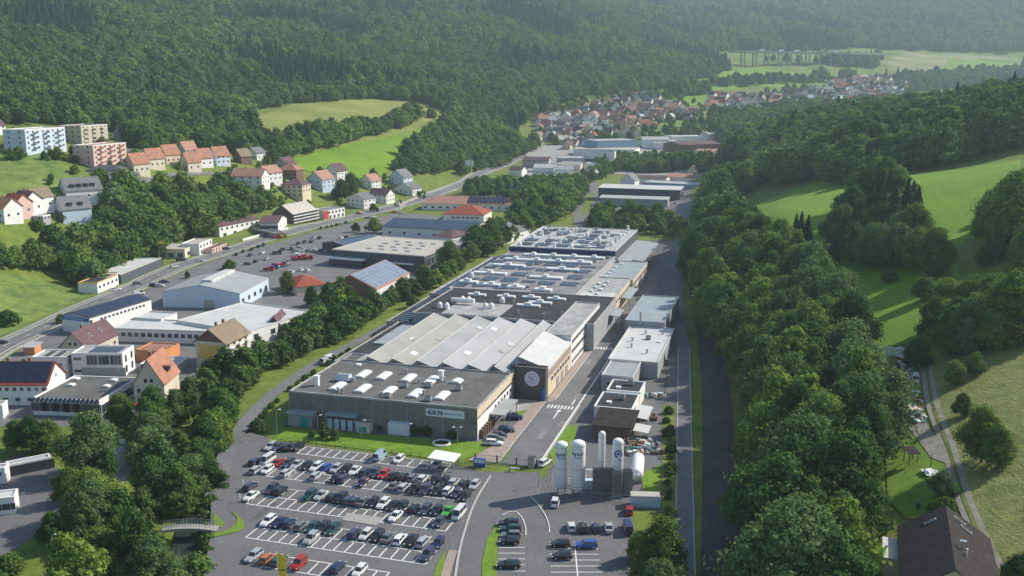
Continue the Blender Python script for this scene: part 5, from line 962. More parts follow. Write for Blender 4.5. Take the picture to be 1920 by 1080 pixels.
# ================================================================== CARS
def carmeshes(kind):
    Lh, wd, hb, ht = {'hatchback': (2.05, .88, .92, 1.47), 'estate_car': (2.35, .91, .92, 1.48), 'suv': (2.3, .94, 1.05, 1.70), 'sedan': (2.35, .91, .9, 1.43), 'van': (2.6, .98, 1.15, 2.05)}[kind]
    # lower body: stations (x, belt height, half width)
    S_ = [(-Lh, .62, wd * .82), (-Lh + .12, hb * .93, wd * .93), (-Lh * .6, hb, wd), (0, hb, wd), (Lh * .42, hb, wd * .99), (Lh * .8, hb * .86, wd * .95), (Lh * .97, hb * .70, wd * .84), (Lh, .5, wd * .76)]
    if kind == 'sedan': S_[1] = (-Lh + .1, hb * .97, wd * .9)
    m = MB(); v = []
    for x, z, hw in S_: v += [(x, -hw * .94, .25), (x, -hw, .45), (x, -hw * .99, z * .82), (x, -hw * .9, z), (x, hw * .9, z), (x, hw * .99, z * .82), (x, hw, .45), (x, hw * .94, .25)]
    n = len(S_); f = [(8 * i + j, 8 * (i + 1) + j, 8 * (i + 1) + (j + 1) % 8, 8 * i + (j + 1) % 8) for i in range(n - 1) for j in range(8)] + [tuple(range(7, -1, -1)), tuple(range(8 * n - 8, 8 * n))]
    m.add(v, f, 'car_paint')
    rb, rf, gb, gf = {'hatchback': (-.8, .15, -.93, .5), 'estate_car': (-.82, .1, -.95, .42), 'suv': (-.8, .15, -.93, .48), 'sedan': (-.42, .1, -.72, .46), 'van': (-.93, .55, -.97, .82)}[kind]
    g = lambda z, k: wd * (.9 - k * (z - hb))
    z1 = ht - .06
    xb0, xb1, xf0, xf1 = gb * Lh, rb * Lh, gf * Lh, rf * Lh; w0, w1 = wd * .88, wd * .70
    gm = MB(); q = [(xb0, -w0, hb - .02), (xf0, -w0, hb - .02), (xf0, w0, hb - .02), (xb0, w0, hb - .02), (xb1, -w1, z1), (xf1, -w1, z1), (xf1, w1, z1), (xb1, w1, z1)]
    gm.add(q, [(0, 1, 5, 4), (1, 2, 6, 5), (2, 3, 7, 6), (3, 0, 4, 7)], 'glass')
    rq = [(xb1 - .06, -w1 - .03, z1), (xf1 + .06, -w1 - .03, z1), (xf1 + .06, w1 + .03, z1), (xb1 - .06, w1 + .03, z1)]; m.quadslab(rq, (0, 0, 1), .035, 'car_paint')
    m.quadslab([(xb1 + .1, -w1 + .1, z1 + .035), (xf1 - .1, -w1 + .1, z1 + .035), (xf1 - .1, w1 - .1, z1 + .035), (xb1 + .1, w1 - .1, z1 + .035)], (0, 0, 1), .03, 'car_paint')
    for s in (-1, 1):
        for (xa, xc) in ((xb0, xb1), (xf0, xf1), ((xb0 + xf0) / 2, (xb1 + xf1) / 2)): m.tube((xa, s * w0, hb - .02), (xc, s * w1, z1), .055, 'car_paint', 4)
    if kind == 'van': m.box(xb0 + .1, 0.1, -w0 + .02, -w0 + .06, hb, z1 - .1, 'car_paint'); m.add([(xb0, s * w0 * 1.01, hb - .02) for s in (-1,)] + [(.3, -w0 * 1.01, hb - .02), (.3, -w1 * 1.02, z1), (xb1, -w1 * 1.02, z1)], [(0, 1, 2, 3)], 'car_paint')
    hl = MB(); hl.box(-.06, .1, -.16, .16, -.07, .08, 'headlight'); tl = MB(); tl.box(-.06, .06, -.13, .13, -.12, .12, 'taillight')
    return dict(body=m.mesh('body'), win=gm.mesh('window'), hl=hl.mesh('headlight'), tl=tl.mesh('taillight'), L=Lh, w=wd, hb=hb)
wv = MB()
v = []; n = 12
for y, r in ((-.1, .24), (-.1, .33), (.1, .33), (.1, .24)): v += [(r * math.cos(6.2832 * i / n), y, r * math.sin(6.2832 * i / n)) for i in range(n)]
wv.add(v, [(k * n + i, k * n + (i + 1) % n, (k + 1) * n + (i + 1) % n, (k + 1) * n + i) for k in range(3) for i in range(n)], 'tyre'); wv.add(v[:n] + v[3 * n:], [tuple(range(n)), tuple(range(2 * n - 1, n - 1, -1))], 'rim')
WHM = wv.mesh('wheel')
CAR = {}
def proto(kind):
    c = carmeshes(kind); o = bpy.data.objects.new('parked_' + ('car' if kind != 'van' else 'van'), None); parts = []
    for nm, me, loc in [('body', c['body'], (0, 0, 0)), ('window', c['win'], (0, 0, 0))] + [('wheel', WHM, (x * c['L'] * .61, y * (c['w'] - .1), .33)) for x in (-1, 1) for y in (-1, 1)] + \
            [('headlight', c['hl'], (c['L'] * .95, y * c['w'] * .66, .62)) for y in (-1, 1)] + [('taillight', c['tl'], (-c['L'] * .985, y * c['w'] * .7, .8)) for y in (-1, 1)]:
        parts.append((nm, me, loc))
    CAR[kind] = parts
for k in ('hatchback', 'estate_car', 'suv', 'sedan', 'van'): proto(k)
CC = dict(W=('white', (.75, .75, .74)), S=('silver', (.45, .46, .48)), K=('black', (.012, .013, .016)), G=('dark grey', (.05, .055, .095)), M=('grey', (.16, .17, .18)), R=('red', (.45, .015, .015)), B=('blue', (.02, .10, .42)), N=('navy blue', (.01, .02, .09)),
          T=('dark green', (.012, .06, .055)), L=('bright green', (.05, .42, .04)), O=('orange', (.5, .16, .04)), P=('plum', (.06, .03, .07)), Y=('light blue', (.3, .42, .5)))
KN = dict(hatchback='hatchback', estate_car='estate car', suv='tall suv', sedan='saloon car', van='van')
cr = random.Random(9)
def car(x, y, rot, c, kind, lab, grp, z=None, flip=0, full=True):
    nm, rgb = CC[c]; o = bpy.data.objects.new('parked_van' if kind == 'van' else 'parked_car', None); col.objects.link(o)
    o.location = (x, y, (h1(x, y) if z is None else z) + .11); o.rotation_euler = (0, 0, rot + (math.pi if flip else 0)); tag(o, lab.replace('%', f"{nm} {KN[kind]}"), 'van' if kind == 'van' else 'car', grp)
    for pn, me, loc in (CAR[kind] if full else CAR[kind][:6]):
        p = bpy.data.objects.new(pn, me); col.objects.link(p); p.parent = o; p.location = loc
        if pn == 'body': j = cr.uniform(.9, 1.1); p.color = (*[a * j for a in rgb], 1)
    return o
kinds = ['hatchback', 'hatchback', 'estate_car', 'estate_car', 'suv', 'sedan']
# main car park, row by row: (x, y, colour[kind]) in the zoomed survey picture
RW = {
'car park row at the lawn': [(262, 150, 'S'), (312, 152, 'G'), (378, 155, 'K'), (415, 152, 'K'), (462, 150, 'K'), (1052, 222, 'Yv'), (1190, 243, 'W'), (1462, 282, 'S')],
'upper side of second car park row': [(152, 256, 'G'), (240, 250, 'Wv'), (318, 264, 'R'), (386, 272, 'G'), (452, 280, 'S'), (518, 292, 'K'), (592, 298, 'W'), (665, 300, 'B'), (735, 310, 'S'), (805, 314, 'K'), (870, 324, 'W'), (942, 338, 'G'), (1010, 344, 'G'), (1080, 352, 'R'), (1152, 362, 'K'), (1218, 370, 'K'), (1288, 378, 'M'), (1362, 384, 'W'), (1448, 390, 'K'), (1515, 402, 'K'), (1585, 410, 'S'), (1662, 422, 'K'), (1735, 430, 'S')],
'lower side of second car park row': [(160, 318, 'S'), (238, 318, 'W'), (380, 340, 'S'), (592, 362, 'S'), (728, 384, 'K'), (790, 382, 'G'), (925, 412, 'P'), (1152, 436, 'M'), (1226, 446, 'S'), (1302, 460, 'K'), (1378, 466, 'G'), (1460, 470, 'K'), (1545, 470, 'W'), (1605, 490, 'G'), (1665, 510, 'K')],
'upper side of third car park row': [(118, 438, 'G'), (268, 462, 'P'), (335, 472, 'K'), (545, 506, 'T'), (628, 504, 'S'), (705, 518, 'K'), (765, 528, 'K'), (828, 540, 'G'), (878, 546, 'G'), (932, 550, 'M'), (1000, 556, 'K'), (1075, 564, 'W'), (1148, 580, 'K'), (1212, 584, 'K'), (1298, 600, 'K'), (1378, 610, 'G'), (1460, 616, 'K'), (1542, 620, 'L'), (1622, 640, 'Wv')],
'lower side of third car park row': [(120, 510, 'W'), (1165, 656, 'W'), (1475, 702, 'G')],
'upper side of fourth car park row': [(245, 690, 'W'), (318, 702, 'N'), (396, 706, 'N'), (480, 728, 'M'), (565, 738, 'T'), (640, 740, 'K'), (712, 752, 'T'), (868, 780, 'G'), (950, 790, 'W'), (1030, 800, 'K'), (1105, 810, 'M'), (1196, 822, 'W'), (1278, 830, 'K'), (1366, 840, 'S'), (1472, 852, 'N')],
'lower side of fourth car park row': [(555, 820, 'S'), (1396, 936, 'G')],
'car park row nearest the camera': [(140, 946, 'S'), (240, 964, 'O'), (320, 978, 'T'), (466, 1002, 'R'), (745, 1028, 'N'), (905, 1052, 'W')]}
lotdir = math.atan2(ny_, nx_) + R(-1)
for row, L in RW.items():
    n = 0; nv = len(L)
    for i, (x, y, c) in enumerate(L):
        kd = 'van' if len(c) > 1 else cr.choice(kinds); p = G(440 + x / 3.856, 800 + (y + 10) / 3.856, 0)
        car(p.x, p.y, lotdir + R(cr.uniform(-2, 2)), c[0], kd, f"% {nth(i + 1)} from the left, {row}", 'cars in the main car park', 0, flip=cr.random() < .55)
def pxcar(px, py, ang, c, kind, lab, grp=None, full=True, z=None): p = G(px, py) if z is None else G(px, py, z); return car(p.x, p.y, R(ang), c, kind, lab, grp, p.z, full=full)
L2 = [(315, 757, 0, 'K', 'estate_car'), (327, 792, 0, 'T', 'estate_car'), (332, 832, 0, 'M', 'hatchback'), (322, 870, 0, 'K', 'hatchback'), (315, 1022, 0, 'K', 'estate_car')]
for i, (x, y, a, c, k) in enumerate(L2): pxcar(860 + x / 3.375, 760 + (y + 6) / 3.375, 178, c, k, f"% {nth(i + 1)} from the top in bays beside the entrance grass strip", 'cars in the small bays')
for x, y, a, c, k, lab in [(642, 890, 180, 'K', 'hatchback', '% nose to tail with the blue car in the right hand car park'), (805, 895, 180, 'B', 'estate_car', '% in the middle bays of the right hand car park'), (652, 966, 182, 'K', 'hatchback', '% second from the top, left column of the right car park'),
                           (712, 780, 92, 'W', 'hatchback', '% leftmost of the line across the right hand car park'), (785, 783, 90, 'K', 'estate_car', '% second of the line across the right hand car park'), (868, 785, 91, 'G', 'hatchback', '% third of the line across the right hand car park'), (950, 785, 86, 'S', 'sedan', '% fourth of the line across the right hand car park'),
                           (1070, 792, 90, 'N', 'van', '% parked alone at the right end below the container'), (1080, 675, 80, 'R', 'hatchback', '% beside the pale blue container'), (612, 624, 82, 'W', 'suv', '% driving past the foot of the leftmost gas tank'),
                           (545, 372, 60, 'W', 'suv', '% standing inside the factory gate on the right'), (225, 246, -10, 'W', 'estate_car', '% first in the slanted line in front of the cream side facade'), (236, 215, -12, 'M', 'estate_car', '% second in the slanted line in front of the cream side facade'),
                           (262, 195, -12, 'P', 'hatchback', '% third in the slanted line in front of the cream side facade'), (305, 160, -12, 'G', 'estate_car', '% fourth in the slanted line in front of the cream side facade'), (355, 84, -8, 'N', 'suv', '% alone on the paving beside the small lawn patch'),
                           (905, 150, 85, 'R', 'estate_car', '% in the scrap corner before the weathered shed'), (925, 115, 80, 'S', 'hatchback', '% behind the red one in the scrap corner'), (880, 140, 84, 'K', 'hatchback', '% left of the red one in the scrap corner')]:
    pxcar(860 + x / 3.375, 760 + (y + 5) / 3.375, a, c, k, lab, None, z=0)
for px, py, a, c, k, lab in [(612, 681, 60, 'S', 'van', '% on the path at the left rear corner of the front hall, nearer one'), (618, 676, 60, 'W', 'van', '% on the path at the left rear corner of the front hall, farther one'),
    (3, 645, 38, 'K', 'estate_car', '% driving at the left picture edge on the main road'), (260, 553, 40, 'W', 'van', '% at the end of the solar warehouse'), (217, 545, 42, 'W', 'estate_car', '% on the main road between yellow shop and solar warehouse'),
    (258, 534, 42, 'G', 'hatchback', '% driving on the main road below the petrol station'), (252, 513, 20, 'W', 'estate_car', '% waiting under the petrol station canopy'), (340, 490, 42, 'K', 'van', '% on the main road right of the petrol station canopy'),
    (326, 502, 42, 'W', 'hatchback', '% following on the main road beside the roadside bush'), (377, 491, 10, 'W', 'estate_car', '% turning into the retail car park'), (300, 538, 5, 'W', 'hatchback', '% parked under the bushes by the blue metal hall'), (288, 537, 10, 'K', 'hatchback', '% second car under the bushes by the blue metal hall'),
    (308, 530, 8, 'G', 'sedan', '% third car under the bushes by the blue metal hall'), (425, 468, 42, 'K', 'hatchback', '% on the main road by the pink walled shop'), (425, 503, 20, 'K', 'suv', '% between the roadside bushes and the metal hall'), (464, 497, 15, 'G', 'hatchback', '% alone on the empty bays of the retail yard'),
    (665, 402, 20, 'W', 'hatchback', '% white one parked by the junction house'), (673, 402, 20, 'R', 'hatchback', '% red one parked by the junction house'), (740, 400, 10, 'R', 'estate_car', '% at the junction below the concrete ramp'), (752, 401, 10, 'W', 'hatchback', '% second at the junction below the concrete ramp'),
    (690, 410, 40, 'G', 'hatchback', '% on the main road before the junction'), (700, 408, 40, 'W', 'suv', '% on the main road just past the grey one'), (1170, 812, 60, 'G', 'hatchback', '% beside the weathered lean-to shed'), (1716, 715, 70, 'W', 'van', '% among the scrap heaps by the track'), (1696, 748, 95, 'R', 'hatchback', '% among the scrap heaps by the track'), (1640, 672, 100, 'G', 'suv', '% at the wood edge beside the small trailer')]:
    pxcar(px, py, a, c, k, lab, None, full=py > 500)
rp = [(443, 479), (456, 473), (472, 469), (484, 464), (494, 461), (602, 429), (613, 427), (622, 425), (631, 423), (640, 421), (648, 419), (655, 418)]
for i, (px, py) in enumerate(rp): pxcar(px, py, 100, 'KGKNGKKGKWMW'[i], kinds[i % 6], f"% {nth(i + 1)} from left in the line between main road and yard", 'cars along the retail yard edge', False)
for i, (px, py, c) in enumerate([(568, 470, 'S'), (578, 472, 'M'), (590, 471, 'W'), (602, 471, 'K'), (612, 472, 'S'), (630, 463, 'W'), (560, 458, 'K'), (572, 455, 'G'), (585, 455, 'K'), (555, 466, 'G'), (515, 499, 'G'), (524, 500, 'W'), (565, 508, 'W'), (577, 509, 'W'), (470, 480, 'G'), (492, 476, 'W'), (530, 470, 'K'), (500, 487, 'S'), (480, 492, 'K'), (548, 512, 'W'), (640, 448, 'W'), (650, 446, 'G'), (600, 448, 'K'), (588, 447, 'S')]): pxcar(px, py, 80, c, kinds[i % 6], f"% {nth(i + 1)} loose car between farm machines and supermarket", 'cars beside the supermarket', False)
for i in range(16): px = 1150 + (i % 8) * 3.3; py = 312 + (i // 8) * 4 - (i % 8) * .4; pxcar(px, py, 80, 'WSKMGWSB'[i % 8], kinds[i % 6], f"% {nth(i % 8 + 1)} from the left in the {'far' if i < 8 else 'near'} row beside the silo tower", 'cars by the silo tower', False)
for i in range(28): px = 992 + (i % 14) * 8.4; py = 322 + (i // 14) * 6 - (i % 14) * .35; pxcar(px, py, 70, 'WSKMWSBWGW'[i % 10], kinds[i % 6], f"% {nth(i % 14 + 1)} from the left, {'far' if i < 14 else 'near'} line between the far sheds", 'cars between the far sheds', False)
for i, (px, py, c) in enumerate([(1205, 402, 'W'), (1218, 404, 'M'), (1180, 400, 'K'), (1245, 398, 'R'), (1268, 382, 'W'), (1128, 410, 'S')]): pxcar(px, py, 70, c, kinds[i], f"% {nth(i + 1)} on the yard in front of the lower pale hall", 'cars on the middle distance yard', False)
# tractors, loaders and red farm machines of the retail yard
def machine(px, py, c, lab, rot):
    p = G(px, py); o = empty('farm_machine', p, rot); tag(o, lab, 'farm machine', 'farm machines on the retail yard'); o.scale = (.8, .8, .8); b = MB(); b.box(-3.4, 3.4, -1.1, 1.1, .7, 1.9, c); b.box(-2.6, 1.5, -1.35, 1.35, 1.9, 2.3, c); b.build('body', o)
    b = MB(); b.box(1.2, 2.8, -.9, .9, 1.9, 3.2, 'glass'); b.box(1.1, 2.9, -1, 1, 3.2, 3.35, c); b.build('cab', o)
    for x in (-2, 2.1):
        for s in (-1, 1): b = MB(); b.tube((x, s * 1.15, .75), (x, s * 1.5, .75), .75, 'tyre', 12); b.tube((x, s * 1.5, .75), (x, s * 1.52, .75), .4, 'rim', 8); b.build('wheel', o)
    b = MB(); b.tube((-3.4, 0, 1.2), (-4.6, 0, .6), .15, 'grey_metal'); b.box(-4.9, -4.5, -1.3, 1.3, .3, .9, 'grey_metal'); b.build('hitch', o)
for i, (px, py, c, r_) in enumerate([(556, 488, 'red_paint', 5), (566, 486, 'red_paint', 0), (578, 487, 'red_paint', -5), (558, 472, 'grey_metal', 60), (549, 468, 'grey_metal', 120), (512, 505, 'blue_paint', 20), (527, 500, 'red_paint', 30), (504, 508, 'red_paint', 0), (538, 498, 'grey_metal', 80), (519, 448, 'red_paint', 12), (530, 446, 'yellow_paint', 20), (560, 480, 'white_paint', 40), (520, 477, 'brown_wall', 0)]):
    machine(px, py, c, f"{ {'grey_metal': 'grey', 'white_paint': 'white', 'red_paint': 'red', 'blue_paint': 'blue', 'yellow_paint': 'yellow', 'brown_wall': 'brown'}[c]} farm machine, number {nth(i + 1)} of the loose group on the retail yard" if i not in (5, 10, 12) else {5: 'blue tractor in front of the red farm machines', 10: 'yellow farm machine by the main road', 12: 'brown container like machine on the retail yard'}[i], R(r_))
# ------------------------------------------------------------------ street furniture
def lamp(px, py, h, lab, z=None, double=False, grp='street lamps'):
    p = G(px, py); o = empty('street_lamp', p); tag(o, lab, 'street lamp', grp); b = MB(); b.cyl(0, 0, 0, h, .11, 'grey_metal', 8, .06); b.build('pole', o)
    for s in ((-1, 1) if double else (1,)): b = MB(); b.tube((0, 0, h - .05), (s * .9, 0, h + .1), .04, 'grey_metal', 5); b.box(s * .6 - .0 if s > 0 else -1.3, 1.3 if s > 0 else -.6, -.16, .16, h + .02, h + .2, 'white_paint'); b.build('lamp_head', o)
for i, (px, py, h, d) in enumerate([(678, 822, 5, 0), (765, 829, 5, 0), (858, 836, 5, 1), (596, 812, 5, 0), (520, 822, 8, 0), (1010, 912, 5, 0), (105, 1085, 9, 0)]):
    lamp(px, py, h, ['small lamp on the lawn in front of the loading canopy', 'small lamp on the lawn in front of the gate house', 'twin headed lamp on the lawn beside the round planter', 'small lamp on the lawn near the blue canopy', 'tall lamp at the upper left corner of the car park', 'lamp beside the entrance barrier', 'tall lamp over the riverside road at the bottom left'][i], double=d)
for i, (px, py) in enumerate([(255, 552), (241, 548), (272, 529), (300, 496), (322, 520), (440, 470), (525, 443), (730, 408), (748, 398), (875, 352), (890, 345), (612, 430), (1010, 345)]): lamp(px, py, 8.5, f"{nth(i + 1)} tall lamp counted from the left along the main road", grp='lamps along the main road')
def flagpole(px, py, lab):
    p = G(px, py); o = empty('flagpole', p); tag(o, lab, 'flagpole', 'white flagpoles at the bend'); b = MB(); b.cyl(0, 0, 0, 14, .16, 'white_paint', 8, .08); b.build('pole', o); b = MB(); b.box(.1, 2.0, -.03, .03, 8, 13.5, 'white_paint'); b.build('flag', o)
for i, px in enumerate((873, 878, 884)): flagpole(px, 327, f"{nth(i + 1)} from the left of the three white flagpoles at the road bend")
p = G(750, 455); o = empty('radio_mast', p); tag(o, 'thin lattice mast rising behind the supermarket roof', 'mast'); b = MB()
for k in range(3): a = R(120 * k); b.tube((.5 * math.cos(a), .5 * math.sin(a), 0), (.2 * math.cos(a), .2 * math.sin(a), 24), .06, 'grey_metal', 4)
for z in range(1, 24, 2): b.tube((.4, 0, z), (-.2, .35, z + 2), .04, 'grey_metal', 4); b.tube((-.2, .35, z), (-.2, -.35, z + 2), .04, 'grey_metal', 4)
b.build('lattice', o); b = MB(); b.cyl(0, 0, 22, 24, .45, 'white_paint'); b.build('antenna', o)
# pylon sign near petrol station
p = G(305, 497); o = empty('pylon_sign', p); tag(o, 'tall brown pylon sign at the petrol station exit', 'sign'); b = MB(); b.cyl(0, 0, 0, 9, .25, 'dark_metal', 8); b.build('pole', o); b = MB(); b.box(-1.3, 1.3, -.25, .25, 9, 13, 'brown_wall'); b.box(-1.1, 1.1, -.3, -.25, 11, 12.6, 'yellow_paint'); b.build('sign_panel', o)
# yellow beach flag at the bottom
p = G(533, 1100, 0); o = empty('banner_flag', p); tag(o, 'yellow banner flag at the bottom edge of the car park', 'flag'); b = MB(); b.cyl(-1.1, 0, 0, 7.2, .06, 'white_paint', 6); b.build('pole', o)
b = MB(); b.quadslab([(-1.0, 0, 1.6), (.5, 0, 1.2), (.55, 0, 6.1), (-1.0, 0, 7.0)], (0, 1, 0), .04, 'yellow_paint'); b.box(-.9, .45, -.03, 0, 3.3, 3.5, 'dark_metal'); b.build('cloth', o)
b = MB()
p, q = G(455, 930, 0), G(455, 905, 0)
for i, (px, py) in enumerate(((450, 942), (456, 915))): r = G(px, py, 0); b.box(r.x - .1, r.x + .1, r.y - .1, r.y + .1, 0, 2, 'white_paint')
tag(b.build('barrier_post'), 'white barrier posts at the left end of the third parking row', 'barrier')
# fence along the car park and lawn
def fence(lab, pts, h, m='dark_metal', step=2.5, rails=3):
    P = [G(x, y) for x, y in pts]; o = empty('fence', P[0]); tag(o, lab, 'fence'); b = MB(); pb = MB(); P = [v_ - P[0] for v_ in P]
    for p, q in zip(P, P[1:]):
        n = max(1, int((q - p).length / step))
        for i in range(n): r = p.lerp(q, i / n); pb.box(r.x - .05, r.x + .05, r.y - .05, r.y + .05, r.z, r.z + h, m)
        for k in range(rails): z = Vector((0, 0, h * (k + .6) / rails)); b.tube(p + z, q + z, .03, m, 4)
    b.build('rail', o); pb.build('post', o)
fence('dark wire fence between lawn and first parking row', [(498, 828), (560, 832), (700, 850), (860, 872)], 1.6)
fence('dark fence between the white shelter and the gate', [(845, 876), (905, 882)], 1.5, step=.5)
fence('grey fence behind the car scrap yard and right halls', [(1245, 760), (1262, 560)], 1.8)
fence('light fence along the field lane by the river', [(160, 945), (205, 875), (215, 850)], 2, 'grey_metal')
fence('guard rail along the main road below the grassy slope', [(0, 640), (60, 612), (130, 580), (185, 556)], .8, 'grey_metal', 3, 2)
fence('railing at the bottom edge by the river', [(135, 1083), (240, 1083), (330, 1085)], 1.1, 'grey_metal', 1.5)
# walls at the retaining edge
def wall(lab, pts, h, m, th=.4):
    P = [G(x, y) for x, y in pts]; o = MB()
    for p, q in zip(P, P[1:]):
        t = (q - p); t.z = 0; t.normalize(); n = Vector((-t.y, t.x, 0)) * th / 2
        o.add([p - n - Vector((0, 0, 1)), q - n - Vector((0, 0, 1)), q + n - Vector((0, 0, 1)), p + n - Vector((0, 0, 1)), p - n + Vector((0, 0, h)), q - n + Vector((0, 0, h)), q + n + Vector((0, 0, h)), p + n + Vector((0, 0, h))], [(3, 2, 1, 0), (4, 5, 6, 7), (0, 1, 5, 4), (1, 2, 6, 5), (2, 3, 7, 6), (3, 0, 4, 7)], m)
    tag(o.build('wall'), lab, 'wall')
wall('pale retaining wall of the ramp left of the long red roof', [(748, 388), (775, 375), (800, 364)], 2, 'concrete'); wall('white low wall at the far end of the field lane', [(225, 832), (275, 832)], 1.2, 'white_wall')
wall('pale low wall along the road in front of the motel', [(455, 452), (500, 440), (540, 430)], 1.4, 'white_wall')
# footbridge
A, B = G(396, 992, 0), G(318, 992, 0)
o = empty('footbridge', ((A.x + B.x) / 2, (A.y + B.y) / 2, 0), math.atan2(A.y - B.y, A.x - B.x)); tag(o, 'slightly arched concrete footbridge over the river left of the car park', 'bridge'); L = (A - B).length + 3; b = MB(); n = 10
for i in range(n):
    x0_, x1_ = -L / 2 + L * i / n, -L / 2 + L * (i + 1) / n; z = lambda x: .15 + .55 * (1 - (2 * x / L) ** 2)
    b.add([(x, y, z(x) + k) for k in (-.6, 0) for y in (-1.2, 1.2) for x in (x0_, x1_)], [(0, 2, 3, 1), (4, 5, 7, 6), (0, 1, 5, 4), (2, 6, 7, 3)], 'concrete')
b.build('deck', o)
for s in (-1.15, 1.15):
    b = MB()
    for i in range(n * 2 + 1): x = -L / 2 + L * i / (2 * n); b.box(x - .03, x + .03, s - .03, s + .03, z(x), z(x) + 1.1, 'grey_metal')
    for i in range(n): x0_, x1_ = -L / 2 + L * i / n, -L / 2 + L * (i + 1) / n; [b.tube((x0_, s, z(x0_) + k), (x1_, s, z(x1_) + k), .035, 'grey_metal', 4) for k in (.55, 1.1)]
    b.build('railing', o)
# grass islands by the footbridge
surf('verge', [G(x, y, 0)[:2] for x, y in ((432, 958), (440, 962), (457, 978), (458, 990), (445, 998), (420, 1004), (396, 1008), (396, 1003), (425, 996), (442, 984), (445, 972))], 'lawn', 3)
surf('verge', [G(x, y, 0)[:2] for x, y in ((400, 962), (412, 972), (422, 982), (415, 990), (400, 990))], 'lawn', 3)
# right side: junk yard trailers, shed, playhouse, pallets
def small(nm, lab, cat, px, py, fn, rot=0, z=None, grp=None):
    p = G(px, py); o = empty(nm, p, R(rot)); tag(o, lab, cat, grp); fn(o); return o
def trailer(o):
    b = MB(); b.box(-1.3, 1.3, -2.4, 2.4, .5, 2.6, 'white_paint'); b.build('body', o); b = MB(); b.box(-1.35, 1.35, -2.45, 2.45, 2.6, 2.7, 'cream_roof'); b.build('roof', o); b = MB(); b.box(-1.32, -1, -.6, .6, 0, .6, 'tyre'); b.box(1, 1.32, -.6, .6, 0, .6, 'tyre'); b.build('wheel', o)
small('trailer', 'white box trailer in the cluttered yard beside the track', 'trailer', 1707, 782, trailer, 8)
small('trailer', 'small white trailer at the far end of the cluttered yard', 'trailer', 1660, 668, trailer, 60); small('trailer', 'grey shed trailer under the tree at the yard end', 'trailer', 1692, 672, trailer, 20)
def junk(seed):
    def f(o):
        g = random.Random(seed)
        for k in range(26): b = MB(); x, y = g.uniform(-2.2, 2.2), g.uniform(-3, 3); s_ = g.uniform(.3, 1); b.box(x, x + s_, y, y + s_ * g.uniform(.6, 2), 0, g.uniform(.3, 1.4), g.choice(['grey_metal', 'white_paint', 'brick_wall', 'wood', 'dark_metal', 'tarp', 'teal'])); b.build('scrap_piece', o)
        for k in range(5): b = MB(); b.tube((g.uniform(-2, 2), g.uniform(-3, 3), .2), (g.uniform(-2, 2), g.uniform(-3, 3), 1.2), .12, g.choice(['wood', 'grey_metal'])); b.build('beam', o)
    return f
for i, (px, py) in enumerate(((1702, 705), (1700, 722), (1706, 738), (1710, 755), (1715, 770), (1722, 790), (1702, 690))): small('scrap_heap', f"{nth(i + 1)} heap of scrap and timber in the cluttered strip beside the track", 'scrap heap', px, py, junk(i), 10, grp='scrap heaps by the track')
for i, (px, py) in enumerate(((1185, 830), (1200, 832), (1215, 834), (1205, 845), (1190, 850), (1222, 850), (1165, 760), (1228, 745), (1215, 785))): small('scrap_heap', f"{nth(i + 1)} heap of pipes and white tubs between gas tanks and the dark stores", 'scrap heap', px, py, junk(20 + i), 70, grp='scrap heaps by the gas tanks')
def play(o):
    b = MB()
    for x in (-1, 1):
        for y in (-1, 1): b.box(x - .08, x + .08, y - .08, y + .08, 0, 2.6, 'wood')
    b.build('post', o); b = MB(); b.quadslab([(-1.4, -1.4, 2.5), (1.4, -1.4, 2.5), (1.4, 1.4, 3.2), (-1.4, 1.4, 3.2)], (0, 0, 1), .12, 'charcoal_tile'); b.build('roof', o)
small('playhouse', 'dark wooden play frame on the lawn above the farmhouse', 'play frame', 1707, 868, play, 10)
def awn(o):
    b = MB(); b.quadslab([(-1.6, -1.2, 2.3), (1.6, -1.2, 2.3), (1.6, 1.2, 2.5), (-1.6, 1.2, 2.5)], (0, 0, 1), .05, 'red_paint'); b.build('cloth', o); b = MB()
    for x in (-1.4, 1.4): b.cyl(x, 0, 0, 2.35, .05, 'grey_metal', 6)
    b.build('post', o)
small('awning', 'faded red awning at the wood edge near the cluttered yard', 'awning', 1652, 788, awn); small('parasol', 'red parasol on the terrace under the riverside trees', 'parasol', 265, 772, awn)
def tarp(o):
    g = random.Random(4); bm = bmesh.new(); bmesh.ops.create_grid(bm, x_segments=10, y_segments=10, size=1.8)
    for v_ in bm.verts: v_.co.z = .25 + g.uniform(0, .35) if v_.co.length < 1.6 else .05
    me = bpy.data.meshes.new('tarpaulin'); bm.to_mesh(me); bm.free(); me.materials.append(MT['tarp']); q = bpy.data.objects.new('sheet', me); col.objects.link(q); q.parent = o
small('tarpaulin', 'crumpled silver tarpaulin on the lawn beside the track', 'tarpaulin', 1748, 886, tarp)
def grill(o): b = MB(); b.cyl(0, 0, 0, .9, .35, 'dark_metal', 10); b.cyl(0, 0, .9, 1.5, .5, 'dark_metal', 12, .3); b.build('body', o); b = MB(); b.cyl(0, 0, 1.5, 2.1, .15, 'grey_metal', 8); b.build('chimney', o)
small('grill', 'dark round garden grill on the lawn behind the farmhouse', 'grill', 1721, 955, grill)
def pole(h, m='grey_metal', r=.12):
    def f(o): b = MB(); b.cyl(0, 0, 0, h, r, m, 8, r * .7); b.build('shaft', o)
    return f
small('telegraph_pole', 'wooden post beside the lawn and the track junction', 'pole', 1745, 875, pole(3, 'wood'))
